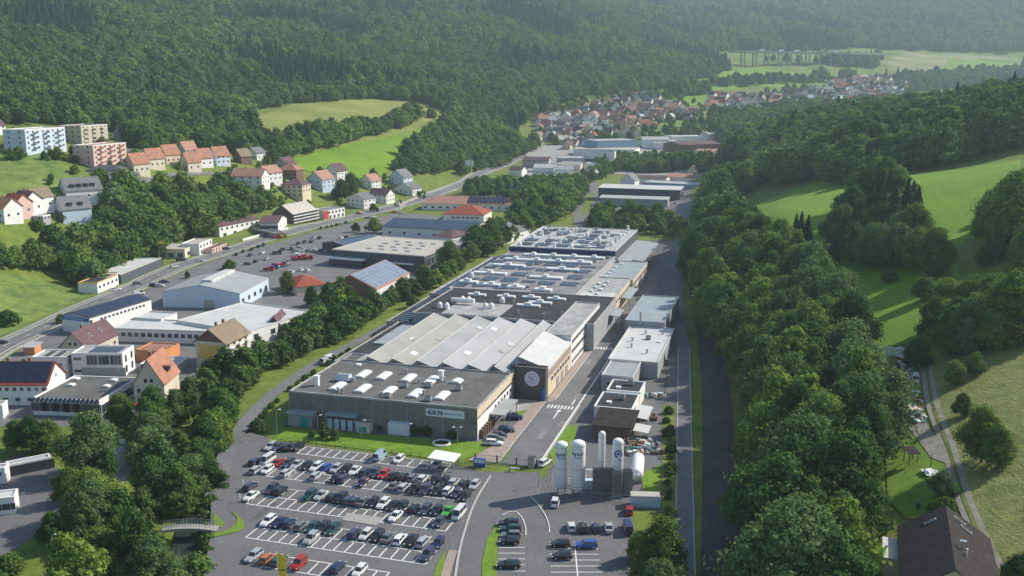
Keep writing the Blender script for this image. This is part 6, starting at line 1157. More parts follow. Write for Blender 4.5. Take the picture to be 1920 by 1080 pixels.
# ================================================================== TREES
def tree_mesh(seed, h, cw, kind='leaf', nleaf=3200, ls=.42, m=None):
    """crown of many leaf clumps, about the height axis; returns crown mesh and trunk mesh"""
    g = np.random.RandomState(seed); lobes = []
    if kind == 'leaf':
        cb = h * .12; ch = h - cb; n = 58; ex = g.uniform(.75, 1.25, 8); lean = g.uniform(-.08, .08, 2) * cw
        for i in range(n):
            t = (i + .5) / n; z = cb + ch * (.1 + .84 * t); prof = math.sin(math.pi * min(1, (.16 + .84 * t)) ** .82) ** .62 if t < .99 else .2
            a = i * 2.4 + g.rand(); r = cw / 2 * prof * g.uniform(.35, .95) * ex[int(a * 1.27) % 8]; rr = cw * g.uniform(.06, .19) * (.75 + .4 * prof)
            lobes.append((r * math.cos(a) + lean[0] * t, r * math.sin(a) + lean[1] * t, z - rr * .4 + g.uniform(-.04, .04) * h, rr, rr * g.uniform(.7, .95)))
        lobes.append((0, 0, cb + ch * .5, cw * .25, ch * .34)); lobes.append((0, 0, h - cw * .16, cw * .16, cw * .16))
    lobes = np.array(lobes) if lobes else None
    if kind == 'leaf':
        wts = lobes[:, 3] ** 2; idx = g.choice(len(lobes), nleaf, p=wts / wts.sum()); d = g.normal(size=(nleaf, 3)); d[:, 2] += .25; d /= np.linalg.norm(d, axis=1)[:, None]
        rad = (1.0 - .35 * g.rand(nleaf) ** 2 + .35 * g.rand(nleaf) ** 4)[:, None]; rad = rad * (1 + .28 * np.sin(d[:, 0] * 6 + idx * 1.7) * np.sin(d[:, 1] * 7 + idx * 2.3) + .22 * np.sin(d[:, 2] * 9 + idx) * (g.rand(nleaf) < .6))[:, None]; c = lobes[idx, :3] + d * rad * np.stack([lobes[idx, 3], lobes[idx, 3], lobes[idx, 4]], -1)
        nrm = d + g.normal(size=(nleaf, 3)) * .5; size = g.uniform(.6, 1.3, nleaf) * ls
    else:
        t = g.rand(nleaf) ** .72; tier = np.floor(t * 16) / 16; zz = h * (.08 + .92 * (1 - t)); a = g.uniform(0, 6.283, nleaf); fr = (t - tier) * 16
        r = cw / 2 * (t ** .85) * (.55 + .5 * fr) * (1 + .22 * np.sin(a * 5 + tier * 40)) * g.uniform(.75, 1.05, nleaf); c = np.stack([r * np.cos(a), r * np.sin(a), zz - .05 * r], -1)
        nrm = np.stack([np.cos(a) * .7, np.sin(a) * .7, np.full(nleaf, .75)], -1) + g.normal(size=(nleaf, 3)) * .3; size = g.uniform(.6, 1.2, nleaf) * ls
    nrm /= np.linalg.norm(nrm, axis=1)[:, None]; ref = g.normal(size=(nleaf, 3)); u = np.cross(nrm, ref); u /= np.linalg.norm(u, axis=1)[:, None]; v = np.cross(nrm, u)
    u *= size[:, None]; v *= (size * g.uniform(.6, 1, nleaf))[:, None]
    co = np.stack([c - u * .9 - v * .4, c + u * .2 - v, c + u - v * .1, c + u * .3 + v * .9, c - u * .6 + v * .7], 1)
    k = 5; fc = np.arange(nleaf * k).reshape(-1, k); co = co.reshape(-1, 3)
    # dark inner mass so that the crown is not see-through
    cv, cf = [], []
    if kind == 'leaf':
        for (x, y, z, rr, rz) in lobes:
            b = bmesh.new(); bmesh.ops.create_icosphere(b, subdivisions=1, radius=1); o_ = len(cv)
            cv += [(x + p.co.x * rr * .68, y + p.co.y * rr * .68, z + p.co.z * rz * .68) for p in b.verts]; cf += [[q.index + o_ for q in f.verts] for f in b.faces]; b.free()
    else:
        n = 7; cv = [(0, 0, h * .97)] + [(cw * .3 * math.cos(6.283 * i / n), cw * .3 * math.sin(6.283 * i / n), h * .1) for i in range(n)]; cf = [[0, 1 + i, 1 + (i + 1) % n] for i in range(n)]
    allv = np.vstack([co, np.array(cv)]); me = bpy.data.meshes.new('crown'); me.vertices.add(len(allv)); me.vertices.foreach_set('co', allv.ravel())
    loops = list(fc.ravel()) + [i + len(co) for f in cf for i in f]; sizes = [k] * nleaf + [len(f) for f in cf]; starts = np.concatenate([[0], np.cumsum(sizes)[:-1]])
    me.loops.add(len(loops)); me.loops.foreach_set('vertex_index', np.array(loops, dtype=np.int32)); me.polygons.add(len(sizes)); me.polygons.foreach_set('loop_start', starts.astype(np.int32))
    me.materials.append(MT[m or ('leaf' if kind == 'leaf' else 'needle')]); me.update(calc_edges=True)
    t = MB(); r0 = h * .022 + .05; t.tube((0, 0, -1.5), (0, 0, h * .3), r0, 'bark', 8, r0 * .75); t.tube((0, 0, h * .3), (.2, .1, h * .8), r0 * .75, 'bark', 6, r0 * .2)
    if kind == 'leaf':
        for i in range(6): a = i * 1.05 + g.rand(); z = h * (.2 + .07 * i); t.tube((0, 0, z), (cw * .34 * math.cos(a), cw * .34 * math.sin(a), z + h * .2), r0 * .4, 'bark', 5, r0 * .1)
    return me, t.mesh('trunk')
def pixy(x, y, z):
    f = y * cp - (z - CH) * sp; up = y * sp + (z - CH) * cp; return 960 + F * x / f, 540 - F * up / f
TR = {'broadleaf': [tree_mesh(i, 16, 11 + (i % 4), nleaf=13000, ls=.27, m=('leaf', 'leaf_dark', 'leaf_warm', 'leaf_grey')[i % 4]) for i in range(8)], 'tall': [tree_mesh(20 + i, 16, 8, nleaf=8500, ls=.26, m=('leaf_grey', 'leaf', 'leaf_warm', 'leaf_dark')[i]) for i in range(4)],
      'conifer': [tree_mesh(40 + i, 16, 6.5, 'conifer', 4200, .34) for i in range(3)], 'bright': [tree_mesh(60, 16, 11, nleaf=4600, m='bright_leaf'), tree_mesh(61, 16, 12, nleaf=4600, m='bright_leaf')],
      'bush': [tree_mesh(70 + i, 16, 19, nleaf=2200, ls=.9) for i in range(2)], 'purple': [tree_mesh(80, 16, 13, nleaf=2600, ls=.7, m='purple_leaf')]}
tg = random.Random(21)
PEND = []
def tree(x, y, h, kind='broadleaf', lab='', grp=None, wide=1, z=None):
    q = pixy(x, y, 0)
    if 1395 < q[0] < 1540 and 452 < q[1] < 525 and y > 330: h = min(h, 9)
    if 672 < q[0] < 790 and 545 < q[1] < 625 and y < 520: h = min(h, 5.0 + (q[0] % 7) * .25)
    d = math.hypot(y, CH - h1(x, y)); px_ = 960 + F * x / d; PEND.append((h * F / d * (1 if -60 < px_ < 1980 else .2) * (.8 if grp else 1.6), (x, y, h, kind, lab, grp, wide, z)))
def plant(x, y, h, kind='broadleaf', lab='', grp=None, wide=1, z=None):
    me, tm = tg.choice(TR[kind]); s = h / 16
    nm = {'conifer': 'conifer_tree', 'bush': 'shrub'}.get(kind, 'leafy_tree'); o = empty(nm, (x, y, h1(x, y) if z is None else z), tg.uniform(0, 6.28)); k = tg.uniform(.9, 1.12) * wide; o.scale = (s * k, s * k, s)
    tag(o, lab, {'conifer': 'conifer', 'bush': 'shrub'}.get(kind, 'tree'), grp); inst('crown', me, o); inst('trunk', tm, o); return o
def T(px, py, hp, kind='broadleaf', lab='', grp=None, wide=1):
    p = G(px, py); d = p.y * cp + (CH - p.z) * sp; return tree(p.x, p.y, hp * d / F, kind, lab, grp, wide)
def poisson(poly, sp_, seed, inside=None, jit=.38):
    xs = [p[0] for p in poly]; ys = [p[1] for p in poly]; g = random.Random(seed); out = []
    y = min(ys); r_ = 0
    while y < max(ys):
        x = min(xs) + (r_ % 2) * sp_ / 2
        while x < max(xs):
            a, b = x + g.uniform(-jit, jit) * sp_, y + g.uniform(-jit, jit) * sp_
            if pip(a, b, poly): out.append((a, b))
            x += sp_
        y += sp_ * .87; r_ += 1
    return out
def pip(x, y, P):
    c = False; j = len(P) - 1
    for i in range(len(P)):
        if (P[i][1] > y) != (P[j][1] > y) and x < (P[j][0] - P[i][0]) * (y - P[i][1]) / (P[j][1] - P[i][1]) + P[i][0]: c = not c
        j = i
    return c
def grove(poly, sp_, hr, mix, lab, grp, seed, cap=999):
    pts = sorted(poisson(poly, sp_, seed), key=lambda p: p[1])[:cap]
    for i, (x, y) in enumerate(pts):
        k = tg.choice(mix); a = {'conifer': 'dark conifer', 'bush': 'shrub', 'bright': 'bright green leafy tree', 'tall': 'narrow leafy tree', 'broadleaf': 'round leafy tree', 'purple': 'purple tree'}[k]
        tree(x, y, tg.uniform(*hr) * (.5 if k == 'bush' else 1), k, f"{a}, {nth(i + 1)} nearest {lab}", grp)
    return len(pts)
B3 = ['broadleaf'] * 4 + ['tall'] * 2 + ['bright']
NT = 0
# strip of wood right of the lane
NT += grove(PG((1425, 1200), (1430, 1000), (1425, 850), (1410, 770), (1365, 680), (1325, 600), (1300, 545), (1290, 500), (1300, 455), (1330, 420), (1370, 430), (1400, 452), (1470, 505), (1550, 570), (1590, 640), (1600, 740), (1612, 860), (1622, 1000), (1630, 1200)), 8.0, (14, 23), B3 + ['conifer'] * 0, 'in the wood right of the shaded road', 'trees of the wood right of the lane', 3)
NT += grove(PG((1300, 450), (1320, 380), (1345, 340), (1400, 330), (1420, 345), (1375, 395), (1350, 430)), 10, (13, 17), B3, 'in the wood tip by the farthest works', 'trees at the far tip of the wood', 4)
# riverside
NT += grove(PG((120, 1130), (110, 1010), (150, 985), (215, 960), (250, 880), (280, 850), (300, 800), (400, 790), (432, 800), (400, 860), (372, 930), (345, 975), (300, 1000), (310, 1130)), 8.0, (8, 12.5), B3, 'among the riverside trees by the footbridge', 'riverside trees', 5)
NT += grove(PG((350, 760), (440, 775), (478, 738), (520, 705), (575, 670), (625, 645), (695, 606), (765, 574), (835, 532), (880, 500), (840, 500), (780, 545), (700, 575), (640, 590), (560, 625), (500, 665), (440, 700), (360, 715)), 7.0, (6, 11), B3, 'in the belt left of the curved path', 'trees of the belt left of the path', 6)
NT += grove(PG((860, 500), (905, 487), (960, 462), (1015, 428), (1075, 400), (1095, 370), (1060, 372), (1010, 400), (950, 432), (890, 462)), 8.5, (10, 17), B3, 'in the belt beyond the supermarket', 'trees of the belt left of the path, far part', 7)
NT += grove(PG((1100, 425), (1120, 412), (1200, 420), (1290, 425), (1285, 445), (1200, 440), (1110, 440)), 9, (9, 13), B3, 'in the row behind the far hall', 'trees behind the far hall', 8)
# wooded slope above the main road
NT += grove(PG((-30, 515), (60, 508), (115, 520), (180, 552), (205, 520), (300, 476), (345, 452), (400, 442), (470, 410), (545, 390), (525, 380), (440, 372), (340, 368), (275, 368), (240, 392), (205, 430), (165, 458), (100, 476), (-30, 482)), 7.6, (10, 17), B3, 'on the wooded slope above the road', 'trees on the wooded slope', 9)
NT += grove(PG((1565, 470), (1600, 500), (1650, 512), (1700, 512), (1735, 490), (1738, 440), (1700, 395), (1650, 378), (1610, 400)), 8.5, (13, 20), ['broadleaf'] * 3 + ['conifer'] * 2, 'in the big clump on the right meadow', 'trees of the meadow clump', 12)
NT += grove(PG((1868, 425), (1885, 470), (1895, 520), (1970, 560), (1970, 380), (1915, 380)), 9, (12, 18), B3, 'at the right edge above the orchard', 'trees at the right edge', 13)
NT += grove(PG((1755, 630), (1760, 665), (1800, 676), (1860, 660), (1960, 640), (1960, 570), (1880, 575), (1800, 605)), 8, (9, 15), B3, 'at the head of the track', 'trees at the track head', 14)
NT += grove(PG((1560, 345), (1600, 350), (1650, 340), (1650, 315), (1580, 318)), 9, (10, 14), B3, 'on the upper right meadow', 'trees on the upper right meadow', 15)
# single trees: px, py of the foot, height in px, kind, label
ST = [(60, 850, 75, 'broadleaf', 'round dark tree beside the long carport'), (30, 845, 60, 'broadleaf', 'smaller tree left of the long carport'), (95, 845, 62, 'broadleaf', 'dark tree right behind the carport'), (180, 890, 125, 'broadleaf', 'tall pale green tree beside the low glass showroom'), (205, 905, 70, 'tall', 'bare looking slim tree at the field lane'),
 (232, 810, 75, 'broadleaf', 'tree left of the orange roof house'), (290, 815, 95, 'broadleaf', 'tree right in front of the orange roof house'), (355, 795, 90, 'tall', 'dark slim tree right of the orange roof house'), (330, 800, 70, 'broadleaf', 'tree behind the riverside clearing'),
 (20, 1075, 40, 'bush', 'yellowish shrub at the lower left roadside'), (255, 1095, 150, 'broadleaf', 'largest feathery tree at the bottom by the river'), (160, 1085, 80, 'bright', 'bright tree at the bottom left by the river'), (100, 1030, 75, 'broadleaf', 'tree at the courtyard corner'), (128, 945, 70, 'broadleaf', 'tree on the courtyard edge'),
 (375, 1095, 60, 'bush', 'shrub under the footbridge on the river bank'), (400, 860, 95, 'bright', 'bright green tree beside the curved path'), (390, 935, 80, 'broadleaf', 'tree on the bank next to the path bend'),
 (486, 812, 34, 'broadleaf', 'small tree at the upper left corner of the car park'), (586, 820, 26, 'broadleaf', 'little round tree on the lawn left of the purple one'), (608, 822, 34, 'purple', 'small purple leaved tree on the front lawn'), (628, 824, 28, 'broadleaf', 'little round tree on the lawn right of the purple one'),
 (715, 806, 14, 'bush', 'low shrub against the front facade left of the gate house'), (775, 812, 22, 'bush', 'large dark shrub right of the gate house'), (790, 813, 20, 'bush', 'second dark shrub right of the gate house'), (803, 815, 22, 'bush', 'third dark shrub right of the gate house'), (848, 822, 16, 'bush', 'dark shrub near the right corner of the front facade'),
 (1236, 1100, 135, 'broadleaf', 'big leafy tree at the bottom between right car park and lane'), (1195, 1050, 60, 'bright', 'bright smaller tree beside the right car park'), (1240, 1140, 100, 'broadleaf', 'tree at the very bottom next to the lane'),
 (540, 550, 42, 'broadleaf', 'round tree between the metal hall and the red roof'), (585, 575, 40, 'broadleaf', 'tree in front of the low red roof'), (617, 570, 42, 'broadleaf', 'second tree in front of the low red roof'), (640, 592, 75, 'tall', 'tall dark tree left of the solar hall'), (658, 602, 66, 'tall', 'second tall tree left of the solar hall'), (690, 600, 40, 'broadleaf', 'tree below the solar hall corner'), (775, 578, 46, 'broadleaf', 'round dark tree right of the solar hall'), (800, 550, 50, 'broadleaf', 'tree beside the supermarket loading side'), (845, 510, 60, 'broadleaf', 'tree at the right corner of the supermarket'),
 (667, 435, 28, 'broadleaf', 'small round tree at the yard entrance, left one'), (700, 437, 30, 'broadleaf', 'small round tree at the yard entrance, right one'), (352, 522, 24, 'bright', 'yellow green shrub like tree beside the main road'), (430, 505, 18, 'bush', 'round shrub behind the metal hall'), (238, 515, 22, 'broadleaf', 'reddish small tree at the petrol station'), (920, 470, 62, 'broadleaf', 'tree right of the solar market'),
 (15, 610, 30, 'bush', 'dark shrub on the grassy slope at the left edge'), (115, 606, 18, 'bush', 'shrub at the corner of the solar warehouse'), (45, 690, 28, 'broadleaf', 'garden tree at the roadside below the main road'), (80, 690, 24, 'bush', 'garden shrub beside the white cubic wing'), (245, 628, 10, 'bush', 'round shrub before the long workshop'), (308, 630, 10, 'bush', 'second round shrub before the long workshop'),
 (700, 335, 34, 'tall', 'slim dark tree standing in the meadow before the tree belt'), (808, 222, 18, 'bush', 'lone small tree on the dry meadow'), (640, 375, 40, 'broadleaf', 'tree between the pale blue gabled and junction houses'), (660, 365, 40, 'broadleaf', 'second tree between the pale blue gabled and junction houses'),
 (105, 300, 12, 'bush', 'round shrub below the white apartment block'), (140, 305, 14, 'bush', 'dark shrub left of the pink block'), (160, 345, 14, 'bush', 'dark hedge shrub on the rough meadow edge'), (20, 300, 22, 'bright', 'pale green shrub mass on the meadow, left one'), (35, 300, 18, 'bright', 'pale green shrub mass on the meadow, right one'), (330, 295, 26, 'broadleaf', 'tree above the orange row'), (305, 285, 28, 'bright', 'light tree above the orange row'), (270, 290, 30, 'broadleaf', 'tree behind the pink block'), (445, 275, 28, 'bright', 'light green tree at the forest foot'), (340, 300, 18, 'bright', 'yellowish garden tree in the orange row'),
 (1385, 480, 48, 'broadleaf', 'dark tree at the lower corner of the right meadow'), (1400, 478, 44, 'broadleaf', 'second dark tree at the lower corner of the right meadow'), (1437, 470, 62, 'conifer', 'conifer on the right meadow, leftmost'), (1452, 472, 55, 'broadleaf', 'round tree between the conifers on the right meadow'), (1470, 462, 50, 'conifer', 'slim conifer in the middle of the meadow group'), (1490, 468, 68, 'conifer', 'tall conifer of the meadow group'), (1500, 466, 70, 'conifer', 'tallest conifer of the meadow group'), (1513, 466, 64, 'conifer', 'rightmost conifer of the meadow group'),
 (1575, 470, 72, 'conifer', 'pointed conifer left of the big dark clump'), (1598, 490, 75, 'broadleaf', 'large round tree at the front of the big clump'), (1625, 500, 80, 'broadleaf', 'second large round tree at the front of the big clump'), (1560, 500, 40, 'broadleaf', 'low tree left of the big clump front'), (1650, 440, 100, 'conifer', 'dark conifer in the big clump'), (1672, 450, 110, 'conifer', 'dark reddish conifer in the big clump'), (1695, 450, 115, 'conifer', 'tallest dark conifer in the big clump'), (1715, 455, 105, 'conifer', 'right dark conifer in the big clump'), (1630, 390, 85, 'broadleaf', 'round tree at the top left of the big clump'), (1660, 385, 90, 'broadleaf', 'round tree at the top of the big clump'), (1680, 392, 80, 'broadleaf', 'round tree at the back of the big clump'), (1640, 460, 80, 'broadleaf', 'leafy tree in the middle of the big clump'), (1745, 520, 95, 'broadleaf', 'large single tree at the right of the big clump'), (1718, 505, 80, 'broadleaf', 'tree beside the large single one'), (1735, 565, 45, 'bush', 'shrub at the lower meadow edge'), (1665, 530, 26, 'bush', 'small shrub on the shaded meadow'),
 (1855, 460, 100, 'broadleaf', 'big dark tree at the right meadow edge'), (1895, 470, 150, 'broadleaf', 'tall dark tree at the right picture edge'), (1875, 475, 40, 'tall', 'thin tree below the big dark one'), (1846, 500, 40, 'broadleaf', 'small orchard tree on the sloping grass'), (1872, 490, 36, 'broadleaf', 'second small orchard tree on the sloping grass'), (1820, 590, 75, 'broadleaf', 'dense tree on the slope above the orchard'), (1895, 640, 135, 'broadleaf', 'largest dark tree at the right edge'), (1860, 600, 90, 'broadleaf', 'dark tree left of the largest one at the edge'), (1750, 640, 85, 'broadleaf', 'tree at the head of the track'), (1785, 665, 95, 'broadleaf', 'tall tree right of the track head'), (1770, 610, 90, 'broadleaf', 'tree behind the track head'), (1820, 660, 70, 'broadleaf', 'tree beside the field at the track head'), (1716, 692, 62, 'broadleaf', 'round dark tree at the end of the scrap yard'), (1915, 560, 90, 'broadleaf', 'dark tree cut by the right edge'),
 (1790, 722, 48, 'broadleaf', 'thin orchard tree beside the track'), (1826, 705, 45, 'broadleaf', 'orchard tree on the field corner'), (1802, 782, 48, 'broadleaf', 'round orchard tree right of the track'), (1840, 868, 110, 'broadleaf', 'large orchard tree in the lower field'), (1872, 875, 80, 'broadleaf', 'second large orchard tree in the lower field'), (1905, 1120, 90, 'broadleaf', 'tree cut by the lower right corner'), (1772, 960, 30, 'bush', 'shrub behind the farmhouse gable'), (1752, 958, 22, 'bush', 'small shrub left of the farmhouse gable'), (1765, 930, 50, 'broadleaf', 'tree shading the lawn edge above the farmhouse')]
HG = dens([Vector(G(x, y, 0)[:2]) for x, y in ((470, 800), (500, 765), (548, 722), (608, 683), (658, 658), (728, 619), (796, 588), (856, 545), (900, 512))], 4.4)
for i, p in enumerate(HG):
    if i % 5 != 3: ST.append((*pixy(p.x + .8, p.y - 3.2, 0), tg.uniform(7, 13), 'bush', f"low shrub, {nth(i + 1)} from the near end beside the curved path"))
for i in range(16): ST.append((390 + tg.uniform(-5, 6) - max(0, (930 - (905 + i * 12)) * .1), 905 + i * 12.5 + tg.uniform(-4, 4), tg.uniform(16, 34), 'bush', f"shrub, {nth(i + 1)} from the far end of the river bank by the footbridge"))
for i in range(20): ST.append((1255 + tg.uniform(-5, 5), 775 + i * 15 + tg.uniform(-4, 4), tg.uniform(10, 24), 'bush', f"shrub, {nth(i + 1)} from the far end of the verge beside the lane"))
for px, py, hp, k, lab in ST: T(px, py, hp, k, lab, None, 1); NT += 1
PEND.sort(key=lambda t: -t[0]); REST = []; nl = 0
for s_, a in PEND:
    if a[3] in ('conifer', 'bush') or nl < 292: plant(*a); nl += a[3] not in ('conifer', 'bush')
    else: REST.append(a)
print('trees', len(PEND), 'rest', len(REST))
# ------------------------------------------------------------------ far woods: one mass, trees on points
def lod(seed, h, cw, kind, n, m=None): return tree_mesh(seed, h, cw, kind, n, .66, m)[0]
pc = bpy.data.collections.new('wood_kinds')
for i, (k, cw, m) in enumerate((('leaf', 13.5, None), ('leaf', 15, 'leaf_dark'), ('leaf', 12.5, 'leaf_grey'), ('leaf', 13, 'bright_leaf'), ('conifer', 8, None), ('conifer', 7, None), ('leaf', 15.5, 'leaf_warm'))):
    me = lod(100 + i, 16, cw, k, 1100, m); ob = bpy.data.objects.new(f"wood_kind_{i}", me); pc.objects.link(ob)
def inpoly(px, py, P):
    c = np.zeros(px.shape, bool); j = len(P) - 1
    for i in range(len(P)):
        xi, yi = P[i]; xj, yj = P[j]
        if yi != yj: c ^= ((yi > py) != (yj > py)) & (px < (xj - xi) * (py - yi) / (yj - yi) + xi)
        j = i
    return c
def jgrid(x0, x1, y0, y1, s, seed):
    g = np.random.RandomState(seed); X, Y = np.meshgrid(np.arange(x0, x1, s), np.arange(y0, y1, s)); X = X + (np.arange(X.shape[0]) % 2)[:, None] * s / 2
    X = X + g.uniform(-.4, .4, X.shape) * s; Y = Y + g.uniform(-.4, .4, Y.shape) * s; return X.ravel(), Y.ravel()
def woods():
    P = []
    for (y0, y1, s) in ((560, 1300, 8.6), (1300, 2000, 10.5), (2000, 2900, 13), (2900, 3900, 17)):
        X, Y = jgrid(-y1 * .62, y1 * .62, y0, y1, s, int(y0)); Z = hz(X, Y); px, py = pixy(X, Y, Z); ok = (px > -160) & (px < 2080) & (py > -60) & (Z > 6) & (np.abs(X) < 2300)
        X, Y, Z, px, py = (a[ok] for a in (X, Y, Z, px, py)); keep = np.zeros(len(X), bool)
        # left hill forest
        left = inpoly(px, py, [(-200, 262), (60, 232), (120, 238), (220, 248), (262, 285), (330, 280), (420, 282), (475, 298), (515, 306), (560, 295), (640, 271), (700, 255), (760, 240), (800, 212), (832, 212), (845, 222), (800, 262), (760, 300), (738, 322), (770, 330), (850, 324), (905, 312), (960, 292), (1010, 270), (1000, 248), (1010, 232), (1050, 195), (1100, 180), (1150, 176), (1235, 172), (1250, 158), (1330, 146), (1400, 122), (1440, 108), (1600, 90), (1650, 92), (1750, 96), (1920, 104), (2200, 100), (2200, -100), (-200, -100)])
        left &= ~inpoly(px, py, [(462, 222), (470, 210), (560, 194), (700, 186), (790, 192), (838, 214), (812, 217), (785, 222), (735, 236), (690, 247), (640, 256), (560, 267), (508, 272), (480, 262)])
        left &= ~inpoly(px, py, [(515, 312), (560, 299), (640, 275), (740, 253), (800, 238), (840, 222), (850, 232), (800, 262), (760, 300), (735, 318)])
        far_ = Y > 1850; keep |= left & ~(far_ & (X > 500) & (py > 96))
        spur = (X > 110) & (Y < 1000) & inpoly(px, py, [(1405, 345), (1480, 352), (1545, 335), (1560, 345), (1600, 352), (1700, 325), (1830, 308), (1835, 330), (1860, 420), (2100, 520), (2200, 520), (2200, 60), (1920, 130), (1500, 215), (1390, 255), (1385, 300)])
        keep |= spur | ((X > 330) & (Y < 950) & (Y > 620)) | ((X > 195) & (X < 700) & (Y > 700) & (Y < 940))
        # scattered trees in the settlements and valley fields
        g = np.random.RandomState(int(y0) + 1); r = g.rand(len(X))
        keep |= (Y > 1180) & (X < 420) & inpoly(px, py, [(1000, 285), (1110, 275), (1250, 262), (1310, 262), (1320, 200), (1250, 175), (1100, 180), (1000, 225)]) & (r < .38)
        keep |= (Y > 1150) & inpoly(px, py, [(1320, 225), (1720, 190), (1720, 150), (1560, 150), (1430, 175), (1320, 195)]) & (r < .2)
        keep |= (Y > 1150) & inpoly(px, py, [(1330, 268), (1560, 250), (1720, 225), (1720, 207), (1500, 212), (1340, 216)]) & (r < .7)
        keep |= (Y > 1000) & inpoly(px, py, [(1240, 178), (1330, 165), (1330, 176), (1250, 190)]) & (r < .5)
        keep |= (Y > 1500) & inpoly(px, py, [(1640, 150), (1700, 145), (1900, 132), (1960, 120), (1960, 150), (1700, 175), (1640, 165)]) & (r < .7)
        keep |= (Y > 1500) & inpoly(px, py, [(1400, 112), (1560, 118), (1640, 104), (1660, 118), (1600, 150), (1550, 148), (1480, 128)]) & (r < .4)
        keep |= (Y > 1900) & inpoly(px, py, [(1330, 152), (1545, 150), (1545, 157), (1330, 165)]) & (r < .35)
        keep &= ~((np.abs(X - np.interp(Y, [1250, 1400], [20, 45])) < 14) & (Y < 1420))
        keep &= ~((Y > 1850) & (Y < 2440) & (px > 1372) & (px < 1640) & (py < 144)); keep &= ~((Y > 1950) & (Y < 2440) & (px > 1330) & (px < 1380) & (py < 118) & (r < .5))
        vil = (Y > 1180) & (Z < 105) & (Y < 2300) & (((X < 420) & inpoly(px, py, [(1000, 285), (1110, 275), (1250, 262), (1310, 262), (1320, 200), (1250, 175), (1100, 180), (1000, 225)])) | inpoly(px, py, [(1320, 225), (1720, 190), (1720, 150), (1560, 150), (1430, 175), (1320, 195)]))
        SZ = np.where(vil, .56, (1.1, 1.3, 1.5, 1.9)[(560, 1300, 2000, 2900).index(y0)])
        P.append(np.stack([X[keep], Y[keep], Z[keep], SZ[keep]], -1))
    for k, (poly, s) in enumerate((([(1105, 318), (1160, 318), (1200, 325), (1290, 318), (1360, 325), (1360, 312), (1290, 300), (1200, 298), (1160, 305)], 8), ([(1000, 352), (1060, 340), (1098, 345), (1090, 372), (1050, 388), (1000, 396), (930, 392), (985, 375)], 8), ([(870, 372), (960, 362), (1000, 350), (960, 352), (880, 362)], 8), ([(1105, 345), (1160, 322), (1150, 316), (1090, 335)], 8), ([(1355, 300), (1400, 300), (1400, 260), (1350, 262)], 9), ([(860, 332), (905, 322), (960, 302), (1000, 285), (1010, 270), (960, 285), (880, 318)], 8))):
        Q = PG(*poly); pts = poisson(Q, s, 70 + k)
        if pts: A = np.array(pts); P.append(np.stack([A[:, 0], A[:, 1], hz(A[:, 0], A[:, 1]), np.full(len(A), .75)], -1))
    P.append(np.array([(a[0], a[1], h1(a[0], a[1]), a[2] / 15) for a in REST])); P.append(np.array([(x, y, h1(x, y), tg.uniform(.16, .42)) for p in HBP for x, y in [(p.x + tg.choice([-1, 1]) * tg.uniform(9, 16), p.y - tg.uniform(-8, 22)) for _ in range(5)]])); P = np.vstack(P); n = len(P); g = np.random.RandomState(5); print('wood trees', n)
    me = bpy.data.meshes.new('wood'); me.vertices.add(n); me.vertices.foreach_set('co', P[:, :3].astype(np.float32).ravel())
    # patches of conifers
    v = np.sin(P[:, 0] / 61 + 1.3 * np.sin(P[:, 1] / 83)) + np.cos(P[:, 1] / 71 + np.sin(P[:, 0] / 47)); conf = (v + g.normal(size=n) * .4) > .62
    conf &= (P[:, 1] > 1130) | ((P[:, 0] < -330) & (P[:, 1] > 800)) | ((P[:, 0] > 150) & (g.rand(n) < .35))
    conf &= ~((P[:, 1] > 1180) & (P[:, 0] > 20) & (P[:, 2] < 110) & (P[:, 1] < 2300)); kind = np.where(conf, g.choice([4, 5], n), np.where(np.sin(P[:, 0] / 140 + 2 * np.sin(P[:, 1] / 190)) + g.normal(size=n) * .8 > .3, g.choice([0, 1, 2], n), g.choice([0, 6, 2, 3], n, p=[.35, .35, .2, .1])))
    s = g.uniform(.62, 1.2, n) * P[:, 3] * (1 + .22 * np.sin(P[:, 0] / 90 + np.cos(P[:, 1] / 60) * 2)); s = np.where(conf, s * 1.12, s)
    for nm, ty, arr in (('kind', 'INT', kind.astype(np.int32)), ('size', 'FLOAT', s.astype(np.float32)), ('turn', 'FLOAT', g.uniform(0, 6.28, n).astype(np.float32))):
        a = me.attributes.new(nm, ty, 'POINT'); a.data.foreach_set('value', arr)
    o = bpy.data.objects.new('far_woods', me); col.objects.link(o); tag(o, 'mixed forest covering the hills and filling gaps between the far villages', 'forest', None, 'stuff')
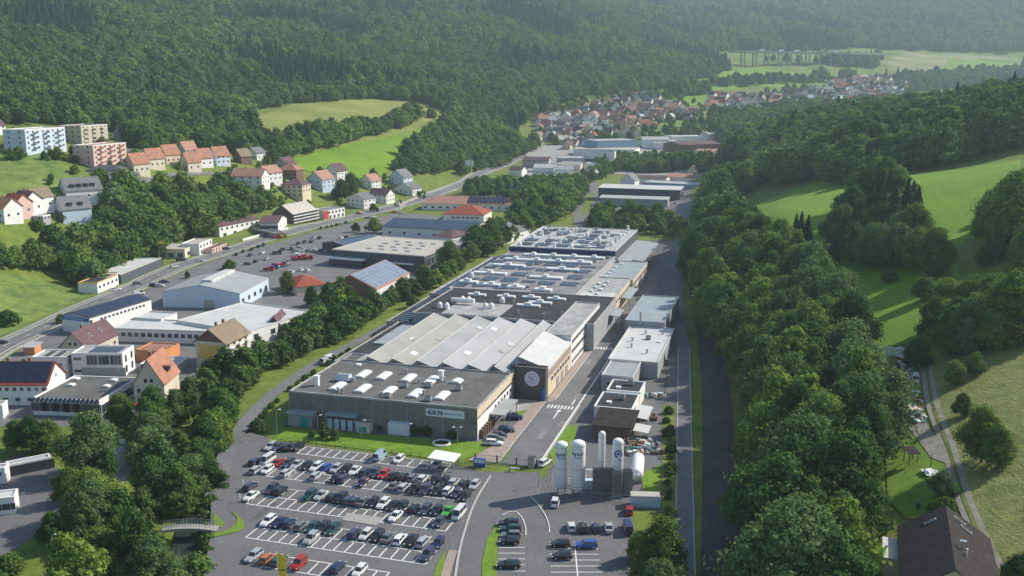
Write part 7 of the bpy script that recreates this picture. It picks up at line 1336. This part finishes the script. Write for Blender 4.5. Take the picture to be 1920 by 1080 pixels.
    ng = bpy.data.node_groups.new('woods', 'GeometryNodeTree'); ng.interface.new_socket('Geometry', in_out='INPUT', socket_type='NodeSocketGeometry'); ng.interface.new_socket('Geometry', in_out='OUTPUT', socket_type='NodeSocketGeometry')
    N = ng.nodes; L = ng.links; gi = N.new('NodeGroupInput'); go = N.new('NodeGroupOutput'); ip = N.new('GeometryNodeInstanceOnPoints'); ci = N.new('GeometryNodeCollectionInfo'); ci.inputs['Collection'].default_value = pc; ci.inputs['Separate Children'].default_value = True; ci.inputs['Reset Children'].default_value = True
    def na(nm, ty): q = N.new('GeometryNodeInputNamedAttribute'); q.data_type = ty; q.inputs['Name'].default_value = nm; return q.outputs['Attribute']
    cx = N.new('ShaderNodeCombineXYZ'); L.new(na('turn', 'FLOAT'), cx.inputs['Z'])
    L.new(gi.outputs[0], ip.inputs['Points']); L.new(ci.outputs[0], ip.inputs['Instance']); ip.inputs['Pick Instance'].default_value = True
    L.new(na('kind', 'INT'), ip.inputs['Instance Index']); L.new(cx.outputs[0], ip.inputs['Rotation']); L.new(na('size', 'FLOAT'), ip.inputs['Scale']); L.new(ip.outputs[0], go.inputs[0])
    md = o.modifiers.new('woods', 'NODES'); md.node_group = ng
woods()
# hedgerow between the two meadows: countable, but far; part of the far woods mass
# ------------------------------------------------------------------ haze
def haze():
    b = MB(); b.box(-2450, 2850, -100, 4650, -6, 640, 'grass'); me = b.mesh('haze'); me.materials.clear()
    m = bpy.data.materials.new('haze'); m.use_nodes = True; N = m.node_tree.nodes; N.clear(); o = N.new('ShaderNodeOutputMaterial'); v = N.new('ShaderNodeVolumePrincipled')
    v.inputs['Color'].default_value = (.74, .92, 1, 1); v.inputs['Density'].default_value = HAZE; v.inputs['Anisotropy'].default_value = .2
    m.node_tree.links.new(v.outputs[0], o.inputs['Volume']); me.materials.append(m); ob = bpy.data.objects.new('haze', me); col.objects.link(ob); tag(ob, kind='stuff')
if HAZE: haze()

for o_ in []:
    if 'label' in o_ and len(o_['label'].split()) > 16: print('LONG', o_['label'])
